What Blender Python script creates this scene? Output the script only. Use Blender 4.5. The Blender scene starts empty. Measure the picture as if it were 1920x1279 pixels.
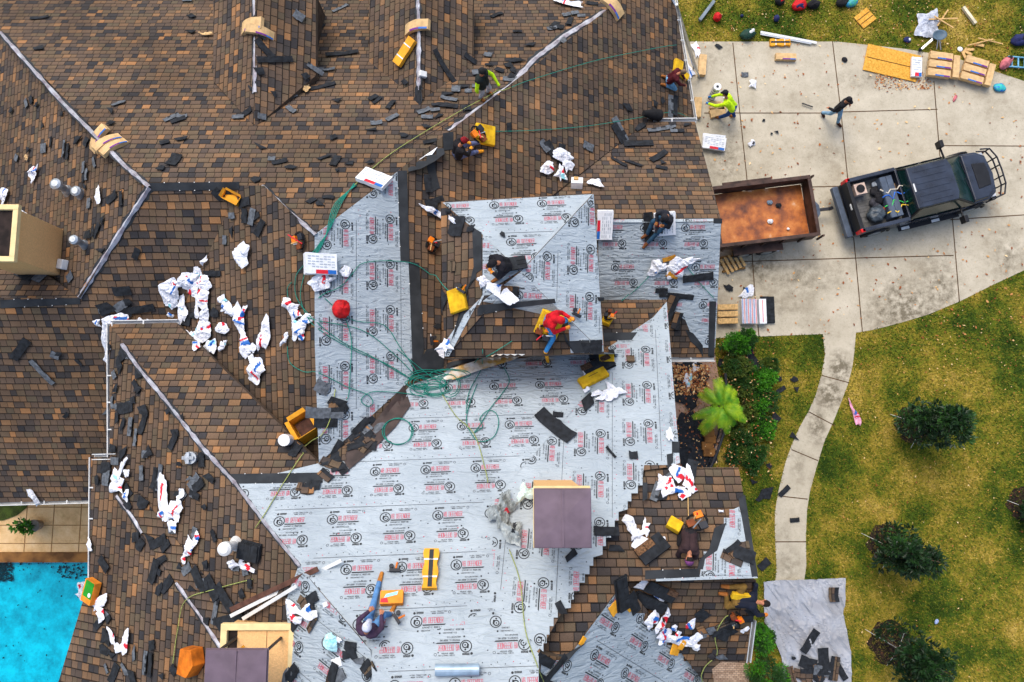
import bpy, math, random
import numpy as np
from mathutils import Vector, Matrix, noise
from mathutils.geometry import tessellate_polygon
random.seed(7)
D = bpy.data; SC = bpy.context.scene; COL = SC.collection
# ------------------------------------------------------------------ camera
F = 1400.0; H = 27.0; T = math.atan(170 / 1400)
cd = D.cameras.new('camera'); cam = D.objects.new('camera', cd); COL.objects.link(cam)
cd.sensor_width = 36; cd.lens = F / 1920 * 36; cd.clip_end = 400
cam.location = (0, 0, H); cam.rotation_euler = (T, 0, 0); SC.camera = cam
# ------------------------------------------------------------------ sky, sun, exposure
SUN_EL, SUN_AZ = math.radians(58), math.radians(-25)   # high veiled sun, azimuth from north
w = D.worlds.new('World'); SC.world = w; w.use_nodes = True
nt = w.node_tree; bg = nt.nodes['Background']
sk = nt.nodes.new('ShaderNodeTexSky'); sk.sky_type = 'NISHITA'; sk.sun_disc = False
sk.sun_elevation = SUN_EL; sk.sun_rotation = SUN_AZ; sk.dust_density = 4; sk.air_density = 1.0
nt.links.new(sk.outputs[0], bg.inputs[0]); bg.inputs[1].default_value = 0.15
sl = D.lights.new('sun', 'SUN'); sl.energy = 0.8; sl.angle = math.radians(28); sl.color = (1, .95, .88)
so = D.objects.new('sun', sl); COL.objects.link(so)
sv = Vector((math.sin(SUN_AZ) * math.cos(SUN_EL), math.cos(SUN_AZ) * math.cos(SUN_EL), math.sin(SUN_EL)))
so.rotation_euler = sv.to_track_quat('Z', 'Y').to_euler(); so.location = (0, 0, 40)
SC.view_settings.view_transform = 'Standard'; SC.view_settings.look = 'None'
SC.view_settings.exposure = 0.78; SC.view_settings.gamma = 1
SC.render.resolution_x = 1024; SC.render.resolution_y = 682

# ------------------------------------------------------------------ geometry of the view
CT, ST = math.cos(T), math.sin(T); CP = Vector((0, 0, H))
def ray(x, y):
    a = (x - 960) / F; b = -(y - 639.5) / F
    return Vector((a, b * CT + ST, b * ST - CT))
def U(x, y, z=0.0):
    d = ray(x, y); return CP + d * ((z - H) / d.z)
def onp(x, y, pl, off=0.0):
    d = ray(x, y); ax, ay, c = pl; c += off
    return CP + d * ((c - H) / (d.z - ax * d.x - ay * d.y))
def proj(p):
    q = p - CP; cy = q.y * CT + q.z * ST; cz = -q.y * ST + q.z * CT
    return (960 + F * q.x / -cz, 639.5 - F * cy / -cz)
def mk(ax, ay, x, y, z):
    p = U(x, y, z); return (ax, ay, z - ax * p.x - ay * p.y)
def pn(pl): return Vector((-pl[0], -pl[1], 1)).normalized()
def inpoly(x, y, P):
    r = False; j = len(P) - 1
    for i in range(len(P)):
        xi, yi = P[i]; xj, yj = P[j]
        if (yi > y) != (yj > y) and x < (xj - xi) * (y - yi) / (yj - yi) + xi: r = not r
        j = i
    return r
S_ = .58
def zof(x, y, pl): return onp(x, y, pl).z
PL = {}
PL['N'] = mk(0, -S_, 280, 350, 10.6)
PL['E'] = mk(-S_, 0, 590, 440, zof(590, 440, PL['N']))
PL['S'] = mk(0, S_, 280, 350, 10.6)
def p3(*q):
    P = [U(x, y, z) for x, y, z in q]; n = (P[1] - P[0]).cross(P[2] - P[0])
    return (-n.x / n.z, -n.y / n.z, P[0].z + (n.x * P[0].x + n.y * P[0].y) / n.z)
PL['W'] = p3((590, 440, zof(590, 440, PL['N'])), (450, 348, zof(450, 348, PL['S'])), (330, 605, zof(330, 605, PL['S'])))
PL['W2'] = mk(S_, 0, 280, 350, 10.6)
PL['N6'] = mk(0, -S_, 148, 558, zof(148, 558, PL['S']))
PL['N5'] = mk(0, -S_, 1214, 228, zof(1214, 228, PL['E']))
PL['S5'] = mk(0, S_, 1350, 415, zof(1350, 415, PL['N5']))
def p3(*q):
    P = [U(x, y, z) for x, y, z in q]; n = (P[1] - P[0]).cross(P[2] - P[0])
    return (-n.x / n.z, -n.y / n.z, P[0].z + (n.x * P[0].x + n.y * P[0].y) / n.z)
PL['N2'] = p3((600, 870, zof(600, 870, PL['E'])), (830, 690, zof(830, 690, PL['E'])), (205, 608, 9.3))
zz = lambda x, y, k: (x, y, zof(x, y, PL[k]))
PL['W3'] = p3(zz(205, 608, 'N2'), zz(560, 1060, 'N2'), (169, 857, 9.2))
PL['E3'] = p3(zz(920, 945, 'N2'), zz(925, 1145, 'N2'), zz(1250, 562, 'N2'))
PL['SB'] = p3(zz(925, 1145, 'N2'), zz(695, 1220, 'N2'), zz(1010, 1225, 'E3'))
PL['N4'] = mk(0, -.5, 1210, 880, zof(1210, 880, PL['E3']) - .1)
PL['ZC'] = p3(zz(1170, 1090, 'N4'), zz(1060, 1235, 'N4'), (1345, 1310, 9.6))
PL['S4'] = mk(0, S_, 1300, 1088, zof(1300, 1085, PL['N4']) - .35)
TA = (975, 510)
TZ = 12.0
def tpl(ax, ay): return mk(ax, ay, TA[0], TA[1], TZ)
PL['TW'] = tpl(.46, 0); PL['TE'] = tpl(-.46, 0); PL['TN'] = tpl(0, -.46); PL['TS'] = tpl(0, .46)
D1 = zof(478, 238, PL['N']); D2 = zof(786, 190, PL['N'])
PL['D1W'] = mk(.6, 0, 478, 238, D1); PL['D1E'] = mk(-.6, 0, 478, 238, D1)
PL['D2W'] = mk(.6, 0, 786, 190, D2); PL['D2E'] = mk(-.6, 0, 786, 190, D2)
PL['G'] = (0, 0, 0)
ROOF = {
 'N': ([(-115,-60),(1240,-60),(1140,20),(850,245),(590,440),(495,348),(280,350)], 'H'),
 'E': ([(590,440),(1240,-60),(1265,0),(1303,228),(1214,228),(1000,394),(1000,560),(830,690),(600,870)], 'V'),
 'W': ([(590,440),(600,870),(330,605),(450,348),(495,348)], 'V'),
 'S': ([(280,350),(450,348),(330,605),(330,700),(220,700),(220,880),(180,880),(180,938),(-300,950),(-300,560),(148,558)], 'H'),
 'W2': ([(280,350),(148,558),(-300,240),(-300,-60),(-115,-60)], 'V'),
 'N6': ([(148,558),(-300,560),(-300,240)], 'H'),
 'N5': ([(1214,228),(1303,228),(1353,415),(1000,415),(1000,394)], 'H'),
 'S5': ([(1000,415),(1353,415),(1340,670),(1000,670)], 'H'),
 'N2': ([(205,608),(330,605),(600,870),(830,690),(1000,562),(1250,562),(920,945),(925,1145),(695,1220),(560,1060)], 'H'),
 'W3': ([(205,608),(560,1060),(695,1220),(700,1310),(100,1310),(166,1092),(169,857),(206,857)], 'V'),
 'E3': ([(1250,562),(1275,870),(1240,878),(1205,882),(1010,1225),(925,1145),(920,945)], 'V'),
 'SB': ([(695,1220),(925,1145),(1010,1225),(1010,1310),(700,1310)], 'H'),
 'N4': ([(1205,878),(1385,877),(1422,1083),(1170,1090),(1060,1235),(1010,1225)], 'H'),
 'ZC': ([(1170,1090),(1345,1310),(1010,1310),(1010,1225),(1060,1235)], 'V'),
 'S4': ([(1170,1088),(1418,1088),(1412,1165),(1403,1243),(1352,1241),(1335,1255),(1344,1310)], 'H'),
 'TW': ([(826,378),TA,(833,672)], 'V'), 'TN': ([(826,378),(1113,362),TA], 'H'),
 'TE': ([(1113,362),(1133,662),TA], 'V'), 'TS': ([(833,672),(1133,662),TA], 'H'),
 'D1W': ([(400,-60),(478,-60),(478,238),(400,152)], 'V'), 'D1E': ([(478,-60),(592,-60),(592,142),(478,238)], 'V'),
 'D2W': ([(692,-60),(786,-60),(786,190),(692,140)], 'V'), 'D2E': ([(786,-60),(888,-60),(888,128),(786,190)], 'V'),
}
def topz(x, y, ground=True):
    best = None
    for k, (poly, o) in ROOF.items():
        if inpoly(x, y, poly):
            p = onp(x, y, PL[k])
            if best is None or p.z > best[0].z: best = (p, pn(PL[k]), k)
    if best is None: best = (U(x, y, GZ), Vector((0, 0, 1)), 'G')
    return best
GZ = 0.02
def surf(X, Y):
    b = 0.02
    for k, (poly, o) in ROOF.items():
        ax, ay, c = PL[k]; z = ax * X + ay * Y + c
        px = proj(Vector((X, Y, z)))
        if z > b and inpoly(px[0], px[1], poly): b = z
    return b

# ------------------------------------------------------------------ materials
MATS = {}
def new(name, rough=.8, spec=.3):
    m = D.materials.new(name); m.use_nodes = True; n = m.node_tree.nodes; b = n['Principled BSDF']
    b.inputs['Roughness'].default_value = rough; b.inputs['Specular IOR Level'].default_value = spec
    return m, m.node_tree, b
def srgb(c): return tuple(((v / 255) / 12.92 if v / 255 <= .04045 else ((v / 255 + .055) / 1.055) ** 2.4) for v in c)
def mat(name, c, rough=.8, var=.12, scale=6, bump=.0, spec=.3, metal=0, c2=None, det=4):
    """plain surface with a noise variation of its own colour"""
    if name in MATS: return MATS[name]
    m, t, b = new(name, rough, spec); c = srgb(c)
    tc = t.nodes.new('ShaderNodeTexCoord'); nz = t.nodes.new('ShaderNodeTexNoise')
    nz.inputs['Scale'].default_value = scale; nz.inputs['Detail'].default_value = det
    t.links.new(tc.outputs['Object'], nz.inputs['Vector'])
    mx = t.nodes.new('ShaderNodeMix'); mx.data_type = 'RGBA'
    mr = t.nodes.new('ShaderNodeMapRange'); mr.inputs[1].default_value = .35; mr.inputs[2].default_value = .65
    t.links.new(nz.outputs['Fac'], mr.inputs[0]); t.links.new(mr.outputs[0], mx.inputs[0])
    d = srgb(c2) if c2 else tuple(v * (1 - 2 * var) for v in c)
    mx.inputs[6].default_value = (*[min(1, v * (1 + (0 if c2 else var))) for v in c], 1)
    mx.inputs[7].default_value = (*d, 1)
    t.links.new(mx.outputs[2], b.inputs['Base Color']); b.inputs['Metallic'].default_value = metal
    if bump:
        bp = t.nodes.new('ShaderNodeBump'); bp.inputs['Strength'].default_value = bump; bp.inputs['Distance'].default_value = .02
        t.links.new(nz.outputs['Fac'], bp.inputs['Height']); t.links.new(bp.outputs[0], b.inputs['Normal'])
    MATS[name] = m; return m
def mnode(t, op, a, b=None):
    n = t.nodes.new('ShaderNodeMath'); n.operation = op
    for i, v in enumerate((a, b)):
        if v is None: continue
        if hasattr(v, 'is_output'): t.links.new(v, n.inputs[i])
        else: n.inputs[i].default_value = v
    return n.outputs[0]
def shingle_mat():
    m, t, b = new('shingle', .9, .2)
    uv = t.nodes.new('ShaderNodeUVMap'); sp = t.nodes.new('ShaderNodeSeparateXYZ'); t.links.new(uv.outputs[0], sp.inputs[0])
    warp = t.nodes.new('ShaderNodeTexNoise'); warp.inputs['Scale'].default_value = .9; t.links.new(uv.outputs[0], warp.inputs['Vector'])
    v0 = mnode(t, 'ADD', sp.outputs[1], mnode(t, 'MULTIPLY', mnode(t, 'SUBTRACT', warp.outputs['Fac'], .5), .05))
    v = mnode(t, 'DIVIDE', v0, .172); row = mnode(t, 'FLOOR', v); fv = mnode(t, 'FRACT', v)
    wn = t.nodes.new('ShaderNodeTexWhiteNoise'); wn.noise_dimensions = '1D'; t.links.new(row, wn.inputs['W'])
    u = mnode(t, 'ADD', mnode(t, 'DIVIDE', sp.outputs[0], .205), mnode(t, 'MULTIPLY', wn.outputs['Value'], 37.3))
    # uneven tab widths: bend the coordinate inside each pair of tabs
    u = mnode(t, 'ADD', u, mnode(t, 'MULTIPLY', mnode(t, 'SINE', mnode(t, 'MULTIPLY', u, 2.3)), .16))
    cell = mnode(t, 'FLOOR', u); fu = mnode(t, 'FRACT', u)
    cb = t.nodes.new('ShaderNodeCombineXYZ'); t.links.new(cell, cb.inputs[0]); t.links.new(row, cb.inputs[1])
    w2 = t.nodes.new('ShaderNodeTexWhiteNoise'); w2.noise_dimensions = '2D'; t.links.new(cb.outputs[0], w2.inputs['Vector'])
    cr = t.nodes.new('ShaderNodeValToRGB'); cr.color_ramp.interpolation = 'LINEAR'
    cols = [(0, (48, 47, 49)), (.1, (60, 56, 54)), (.2, (80, 68, 59)), (.4, (91, 75, 62)), (.56, (98, 79, 62)), (.7, (84, 75, 61)), (.84, (102, 81, 62)), (.95, (120, 92, 66)), (1, (144, 104, 68))]
    e = cr.color_ramp.elements
    while len(e) < len(cols): e.new(.5)
    for i, (p, c) in enumerate(cols): e[i].position = p; e[i].color = (*srgb(c), 1)
    t.links.new(w2.outputs['Value'], cr.inputs[0])
    # granules and broad weathering
    tc = t.nodes.new('ShaderNodeTexCoord')
    g = t.nodes.new('ShaderNodeTexNoise'); g.inputs['Scale'].default_value = 90; g.inputs['Detail'].default_value = 2; t.links.new(tc.outputs['Object'], g.inputs['Vector'])
    bw = t.nodes.new('ShaderNodeTexNoise'); bw.inputs['Scale'].default_value = .55; bw.inputs['Detail'].default_value = 5; bw.inputs['Roughness'].default_value = .6; t.links.new(tc.outputs['Object'], bw.inputs['Vector'])
    f = mnode(t, 'MULTIPLY', mnode(t, 'ADD', mnode(t, 'MULTIPLY', g.outputs['Fac'], 1.3), .35), mnode(t, 'ADD', mnode(t, 'MULTIPLY', bw.outputs['Fac'], 1.3), .36))
    # printed shadow line and painted butt shade under each course, and the slots between tabs
    lv = mnode(t, 'LESS_THAN', fv, .15); lu = mnode(t, 'LESS_THAN', fu, .07)
    line = mnode(t, 'MAXIMUM', lv, lu); keep = mnode(t, 'SUBTRACT', 1, mnode(t, 'MULTIPLY', line, .8))
    grad = mnode(t, 'ADD', mnode(t, 'MULTIPLY', fv, -.2), 1.1)
    f = mnode(t, 'MULTIPLY', mnode(t, 'MULTIPLY', mnode(t, 'MULTIPLY', f, 1.06), keep), grad)
    vm = t.nodes.new('ShaderNodeVectorMath'); vm.operation = 'SCALE'; t.links.new(cr.outputs[0], vm.inputs[0]); t.links.new(f, vm.inputs['Scale'])
    t.links.new(vm.outputs[0], b.inputs['Base Color'])
    hgt = mnode(t, 'ADD', mnode(t, 'MULTIPLY', mnode(t, 'SUBTRACT', 1, fv), .6), mnode(t, 'ADD', mnode(t, 'MULTIPLY', mnode(t, 'SUBTRACT', 1, line), .8), mnode(t, 'MULTIPLY', w2.outputs['Value'], .35)))
    bp = t.nodes.new('ShaderNodeBump'); bp.inputs['Strength'].default_value = .7; bp.inputs['Distance'].default_value = .02
    t.links.new(hgt, bp.inputs['Height']); t.links.new(bp.outputs[0], b.inputs['Normal'])
    return m
SH = shingle_mat()
def noise_ramp(name, scale, cols, rough=.9, bump=0., det=8, rgh=.65, extra=None, spec=.2, coord='Object'):
    m, t, b = new(name, rough, spec)
    tc = t.nodes.new('ShaderNodeTexCoord'); nz = t.nodes.new('ShaderNodeTexNoise')
    nz.inputs['Scale'].default_value = scale; nz.inputs['Detail'].default_value = det; nz.inputs['Roughness'].default_value = rgh
    t.links.new(tc.outputs[coord], nz.inputs['Vector'])
    cr = t.nodes.new('ShaderNodeValToRGB'); e = cr.color_ramp.elements
    while len(e) < len(cols): e.new(.5)
    for i, (p, c) in enumerate(cols): e[i].position = p; e[i].color = (*srgb(c), 1)
    t.links.new(nz.outputs['Fac'], cr.inputs[0]); t.links.new(cr.outputs[0], b.inputs['Base Color'])
    if bump:
        bp = t.nodes.new('ShaderNodeBump'); bp.inputs['Strength'].default_value = bump; bp.inputs['Distance'].default_value = .03
        n2 = t.nodes.new('ShaderNodeTexNoise'); n2.inputs['Scale'].default_value = scale * 7; t.links.new(tc.outputs[coord], n2.inputs['Vector'])
        t.links.new(n2.outputs['Fac'], bp.inputs['Height']); t.links.new(bp.outputs[0], b.inputs['Normal'])
    MATS[name] = m; return m
def underlay_mat():
    m, t, b = new('underlayment', .55, .35)
    tc = t.nodes.new('ShaderNodeTexCoord'); nz = t.nodes.new('ShaderNodeTexNoise'); nz.inputs['Scale'].default_value = 1.1; nz.inputs['Detail'].default_value = 5
    t.links.new(tc.outputs['Object'], nz.inputs['Vector'])
    cr = t.nodes.new('ShaderNodeValToRGB'); cr.color_ramp.elements[0].position = .3; cr.color_ramp.elements[1].position = .7
    cr.color_ramp.elements[0].color = (*srgb((148, 160, 168)), 1); cr.color_ramp.elements[1].color = (*srgb((166, 178, 185)), 1)
    t.links.new(nz.outputs['Fac'], cr.inputs[0]); t.links.new(cr.outputs[0], b.inputs['Base Color'])
    wv = t.nodes.new('ShaderNodeTexNoise'); wv.inputs['Scale'].default_value = 2.2; wv.inputs['Detail'].default_value = 3; wv.inputs['Distortion'].default_value = 1.6
    mp = t.nodes.new('ShaderNodeMapping'); mp.inputs['Rotation'].default_value = (0, 0, .6); mp.inputs['Scale'].default_value = (1, 3.5, 1)
    t.links.new(tc.outputs['Object'], mp.inputs[0]); t.links.new(mp.outputs[0], wv.inputs['Vector'])
    bp = t.nodes.new('ShaderNodeBump'); bp.inputs['Strength'].default_value = .8; bp.inputs['Distance'].default_value = .07
    t.links.new(wv.outputs['Fac'], bp.inputs['Height']); t.links.new(bp.outputs[0], b.inputs['Normal'])
    return m
UL = underlay_mat()
PRK = mat('print_black', (38, 42, 46), .6, .05); PRR = mat('print_red', (190, 56, 80), .6, .05)
PRB = mat('print_blue', (30, 100, 180), .5, .05); PRT = mat('print_teal', (150, 215, 225), .5, .05); PRP = mat('print_purple', (110, 40, 130), .5, .05)
BLK = mat('shingle_back_black', (33, 37, 42), .85, .25, 9, .4)
GRY = mat('shingle_back_grey', (92, 98, 104), .8, .2, 12, .5)
CARD = mat('cardboard', (196, 158, 104), .85, .1, 8); CARD2 = mat('cardboard_orange', (226, 160, 42), .8, .1, 5)
BROWNCARD = mat('kraft_paper', (206, 172, 122), .85, .1, 7)
FOAM = mat('foam_yellow', (222, 180, 32), .95, .1, 7, .6, c2=(188, 144, 22)); FOAMO = mat('foam_orange', (206, 112, 26), .95, .2, 6, .7)
FOAMM = mat('foam_mustard', (176, 122, 36), .95, .25, 9, .7)
WHT = mat('white_plastic_film', (226, 230, 234), .35, .06, 5, .5, .5)
WHM = mat('white_metal', (214, 216, 214), .45, .06, 4)
TAN = mat('stucco_tan', (230, 182, 122), .95, .05, 30, .5); TRIM = mat('trim_cream', (232, 206, 150), .9, .05, 6)
CAPM = mat('cap_metal', (110, 94, 104), .4, .1, 3, 0, .5, .3)
WOOD = mat('lumber', (206, 168, 110), .85, .15, 14); MET = mat('aluminium', (190, 196, 200), .3, .1, 5, 0, .5, .8)
DKM = mat('dark_metal', (40, 42, 48), .5, .15, 6); RUB = mat('rubber', (26, 26, 28), .9, .2, 10)
ROPE = mat('rope_teal', (20, 128, 112), .7, .2, 40); ROPEY = mat('rope_olive', (150, 160, 88), .7, .2, 40)
SKIN = mat('skin', (178, 118, 86), .6, .06, 8)
BRICK = mat('wall_brick', (176, 150, 120), .9, .2, 12, .5)

# ------------------------------------------------------------------ mesh builder
class MB:
    def __init__(s): s.v = []; s.f = []; s.m = []; s.mats = []; s.uv = {}
    def mi(s, m):
        if m not in s.mats: s.mats.append(m)
        return s.mats.index(m)
    def face(s, pts, m, uv=None):
        i = len(s.v); s.v += [tuple(p) for p in pts]; s.f.append(tuple(range(i, i + len(pts)))); s.m.append(s.mi(m))
        if uv: s.uv[len(s.f) - 1] = uv
    def mesh(s, vs, fs, m, M=None):
        i = len(s.v); s.v += [tuple(M @ Vector(p)) if M else tuple(p) for p in vs]
        k = s.mi(m)
        for f in fs: s.f.append(tuple(i + a for a in f)); s.m.append(k)
    def box(s, c, d, m, M=None, tx=1, ty=1):
        cx, cy, cz = c; a, b, h = d[0] / 2, d[1] / 2, d[2] / 2
        vs = [(cx - a, cy - b, cz - h), (cx + a, cy - b, cz - h), (cx + a, cy + b, cz - h), (cx - a, cy + b, cz - h),
              (cx - a * tx, cy - b * ty, cz + h), (cx + a * tx, cy - b * ty, cz + h), (cx + a * tx, cy + b * ty, cz + h), (cx - a * tx, cy + b * ty, cz + h)]
        s.mesh(vs, [(3, 2, 1, 0), (4, 5, 6, 7), (0, 1, 5, 4), (1, 2, 6, 5), (2, 3, 7, 6), (3, 0, 4, 7)], m, M)
    def prism(s, pts, z0, z1, m, M=None, inset=0):
        n = len(pts); cx = sum(p[0] for p in pts) / n; cy = sum(p[1] for p in pts) / n
        vs = [(p[0], p[1], z0) for p in pts] + [(p[0] + (cx - p[0]) * inset, p[1] + (cy - p[1]) * inset, z1) for p in pts]
        s.mesh(vs, [tuple(range(n - 1, -1, -1)), tuple(range(n, 2 * n))] + [(i, (i + 1) % n, n + (i + 1) % n, n + i) for i in range(n)], m, M)
    def tube(s, P, r, m, n=6, M=None, cap=True):
        P = [Vector(p) for p in P]; R = r if isinstance(r, (list, tuple)) else [r] * len(P); vs = []; fs = []
        up = None
        for i, p in enumerate(P):
            d = (P[min(i + 1, len(P) - 1)] - P[max(i - 1, 0)]); d = d.normalized() if d.length > 1e-9 else Vector((0, 0, 1))
            if up is None: up = d.orthogonal().normalized()
            up = (up - d * up.dot(d)); up = up.normalized() if up.length > 1e-6 else d.orthogonal().normalized()
            q = d.cross(up)
            for k in range(n):
                a = 2 * math.pi * k / n; vs.append(p + (up * math.cos(a) + q * math.sin(a)) * R[i])
        for i in range(len(P) - 1):
            for k in range(n): fs.append((i * n + k, i * n + (k + 1) % n, (i + 1) * n + (k + 1) % n, (i + 1) * n + k))
        if cap: fs += [tuple(range(n - 1, -1, -1)), tuple(range(len(vs) - n, len(vs)))]
        s.mesh(vs, fs, m, M)
    def ball(s, c, r, m, M=None, nu=12, nv=8, sc=(1, 1, 1)):
        vs = []; fs = []
        for j in range(nv + 1):
            th = math.pi * j / nv
            for i in range(nu):
                a = 2 * math.pi * i / nu
                vs.append((c[0] + r * sc[0] * math.sin(th) * math.cos(a), c[1] + r * sc[1] * math.sin(th) * math.sin(a), c[2] + r * sc[2] * math.cos(th)))
        for j in range(nv):
            for i in range(nu): fs.append((j * nu + i, (j + 1) * nu + i, (j + 1) * nu + (i + 1) % nu, j * nu + (i + 1) % nu))
        s.mesh(vs, fs, m, M)
    def build(s, name, parent=None, smooth=False, bevel=0, M=None, origin=None):
        me = D.meshes.new(name); me.from_pydata(s.v, [], s.f)
        for m in s.mats: me.materials.append(m)
        if len(s.mats) > 1: me.polygons.foreach_set('material_index', s.m)
        if s.uv:
            ul = me.uv_layers.new(name='UVMap').data
            for fi, uvs in s.uv.items():
                for k, li in enumerate(me.polygons[fi].loop_indices): ul[li].uv = uvs[k]
        if smooth: me.polygons.foreach_set('use_smooth', [True] * len(me.polygons))
        me.validate(); me.update()
        o = D.objects.new(name, me); COL.objects.link(o)
        if parent is not None: o.parent = parent
        if M is not None: o.matrix_world = M
        if bevel:
            b = o.modifiers.new('bevel', 'BEVEL'); b.width = bevel; b.segments = 2; b.limit_method = 'ANGLE'
        return o
def tag(o, label=None, cat=None, group=None, kind=None):
    if label: o['label'] = label
    if cat: o['category'] = cat
    if group: o['group'] = group
    if kind: o['kind'] = kind
    return o
def thing(name, label, cat, M=None, group=None):
    o = D.objects.new(name, None); COL.objects.link(o); o.empty_display_size = .2
    if M is not None: o.matrix_world = M
    return tag(o, label, cat, group)
def frame(px, py, ang=0, off=0, z=None, flat=False):
    """matrix at the surface seen at that spot; local x runs along image angle (clockwise from right), z along the surface normal"""
    if z is None: p, n, k = topz(px, py)
    else: p, n, k = U(px, py, z), Vector((0, 0, 1)), 'G'
    if flat: n = Vector((0, 0, 1))
    a = math.radians(ang); d = Vector((math.cos(a), -math.sin(a), 0))
    x = (d - n * d.dot(n)).normalized(); y = n.cross(x)
    M = Matrix((x, y, n)).transposed().to_4x4(); M.translation = p + n * off
    return M
def scale_at(px, py):
    p = topz(px, py)[0]; return F / (H - p.z) / 1.0
# ------------------------------------------------------------------ ground, drive, path, lawn
PATCHC = [(.34, (40, 62, 12)), (.42, (66, 86, 18)), (.48, (98, 106, 26)), (.54, (128, 118, 36)), (.61, (156, 136, 52)), (.70, (186, 160, 84))]
GRASS = noise_ramp('lawn', .42, PATCHC, .95, .9, 9, .66)
DIRT = noise_ramp('mulch', 9, [(.3, (24, 18, 18)), (.5, (40, 30, 28)), (.7, (84, 62, 46))], .95, .9)
CONC = noise_ramp('concrete', .5, [(.26, (150, 142, 124)), (.42, (186, 180, 164)), (.6, (204, 198, 184)), (.8, (214, 208, 196))], .9, .3, 12, .72)
def stain_mat(name, base, spots):
    m = noise_ramp(name, .7, base, .92, .35, 12, .74); t = m.node_tree; b = t.nodes['Principled BSDF']; src = b.inputs['Base Color'].links[0].from_socket
    tc = t.nodes.new('ShaderNodeTexCoord'); acc = None
    nz = t.nodes.new('ShaderNodeTexNoise'); nz.inputs['Scale'].default_value = 3.2; nz.inputs['Detail'].default_value = 10; nz.inputs['Roughness'].default_value = .75; t.links.new(tc.outputs['Object'], nz.inputs['Vector'])
    for (x, y, rx, ry, k) in spots:
        p = U(x, y, 0); mp = t.nodes.new('ShaderNodeMapping'); mp.vector_type = 'POINT'; mp.inputs['Location'].default_value = (-p.x / rx, -p.y / ry, 0); mp.inputs['Scale'].default_value = (1 / rx, 1 / ry, 0)
        t.links.new(tc.outputs['Object'], mp.inputs[0]); ln = t.nodes.new('ShaderNodeVectorMath'); ln.operation = 'LENGTH'; t.links.new(mp.outputs[0], ln.inputs[0])
        f = mnode(t, 'MULTIPLY', mnode(t, 'MAXIMUM', mnode(t, 'SUBTRACT', 1, ln.outputs['Value']), 0), k); acc = f if acc is None else mnode(t, 'MAXIMUM', acc, f)
    fine = t.nodes.new('ShaderNodeTexNoise'); fine.inputs['Scale'].default_value = 22; fine.inputs['Detail'].default_value = 4; t.links.new(tc.outputs['Object'], fine.inputs['Vector'])
    mr = t.nodes.new('ShaderNodeMapRange'); mr.inputs[1].default_value = .40; mr.inputs[2].default_value = .66; t.links.new(nz.outputs['Fac'], mr.inputs[0])
    fac = mnode(t, 'MINIMUM', mnode(t, 'ADD', mnode(t, 'MULTIPLY', acc, mr.outputs[0]), mnode(t, 'MULTIPLY', mnode(t, 'MAXIMUM', mnode(t, 'SUBTRACT', fine.outputs['Fac'], .56), 0), 1.6)), .85)
    mx = t.nodes.new('ShaderNodeMix'); mx.data_type = 'RGBA'; t.links.new(fac, mx.inputs[0]); t.links.new(src, mx.inputs[6]); mx.inputs[7].default_value = (*srgb((92, 84, 66)), 1); t.links.new(mx.outputs[2], b.inputs['Base Color'])
    return m
CONC = stain_mat('concrete', [(.3, (150, 140, 120)), (.45, (176, 168, 148)), (.6, (190, 182, 162)), (.8, (200, 192, 174))],
 [(1700,580,2.2,1.6,1.6),(1760,540,1.2,1.8,1.2),(1500,520,2.4,1.2,.9),(1425,500,1.4,1.2,1.3),(1360,300,1.0,2.2,.9),(1470,580,2.0,.8,.6),(1340,110,1.2,.8,.5),(1640,150,2.2,.5,.8),(1890,480,1.0,1.6,.9),(1850,330,2.0,.7,.5),(1560,290,1.6,.8,.5),(1385,600,1.2,.8,.9),(1870,140,1.6,.6,.7),(1575,690,.55,.8,2.2),(1555,740,.7,.9,2.0),(1530,800,.5,.9,1.6),(1495,870,.4,.8,.8),(1480,1060,.5,.9,.9),(1470,1000,.3,.5,.6)])
STAMP = noise_ramp('stamped_concrete', 2.2, [(.3, (190, 150, 98)), (.5, (222, 184, 130)), (.75, (234, 202, 154))], .8, .6)
JOINT = mat('joint', (84, 62, 40), .95, .2); STAIN = noise_ramp('dirt_stain', 2, [(.3, (120, 112, 90)), (.6, (158, 150, 130))], .95)
def sheet(name, poly, m, z, kind='structure', sub=0, label=None):
    b = MB(); pts = [U(x, y, z) for x, y in poly]
    tris = tessellate_polygon([pts])
    b.mesh(pts, [tuple(t) for t in tris], m)
    o = b.build(name)
    bm = o.data
    for p in bm.polygons:
        if p.normal.z < 0: p.flip()
    tag(o, label, kind=kind); return o
g = MB(); g.face([(-150, -120, 0), (150, -120, 0), (150, 150, 0), (-150, 150, 0)], GRASS); tag(g.build('ground'), kind='structure')
DRIVE = [(1230,78),(1570,78),(1625,84),(1700,92),(1790,108),(1860,132),(1920,152),(2150,230),(2400,300),(2400,330),(2150,400),(1920,507),(1860,535),(1800,565),(1740,590),(1690,605),(1640,618),(1605,624),(1400,632),(1180,640)]
WALK = [(1543,627),(1605,622),(1602,660),(1598,690),(1590,720),(1577,755),(1565,785),(1545,830),(1530,880),(1518,925),(1513,960),(1511,1010),(1512,1060),(1508,1088),(1454,1090),(1456,1060),(1453,1000),(1453,960),(1460,920),(1472,870),(1484,835),(1500,800),(1517,770),(1530,740),(1541,700),(1547,665)]
def slab(name, poly, m, z0, z1):
    b = MB(); pts = [U(x, y, z1) for x, y in poly]; n = len(pts)
    low = [Vector((p.x, p.y, z0)) for p in pts]
    tris = tessellate_polygon([pts])
    fs = []
    for t in tris:
        a, c, d = [pts[i] for i in t]
        fs.append(tuple(t) if (c - a).cross(d - a).z > 0 else tuple(reversed(t)))
    fs += [(i, (i + 1) % n, n + (i + 1) % n, n + i) for i in range(n)]
    b.mesh(pts + low, fs, m); return tag(b.build(name), kind='structure')
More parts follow.
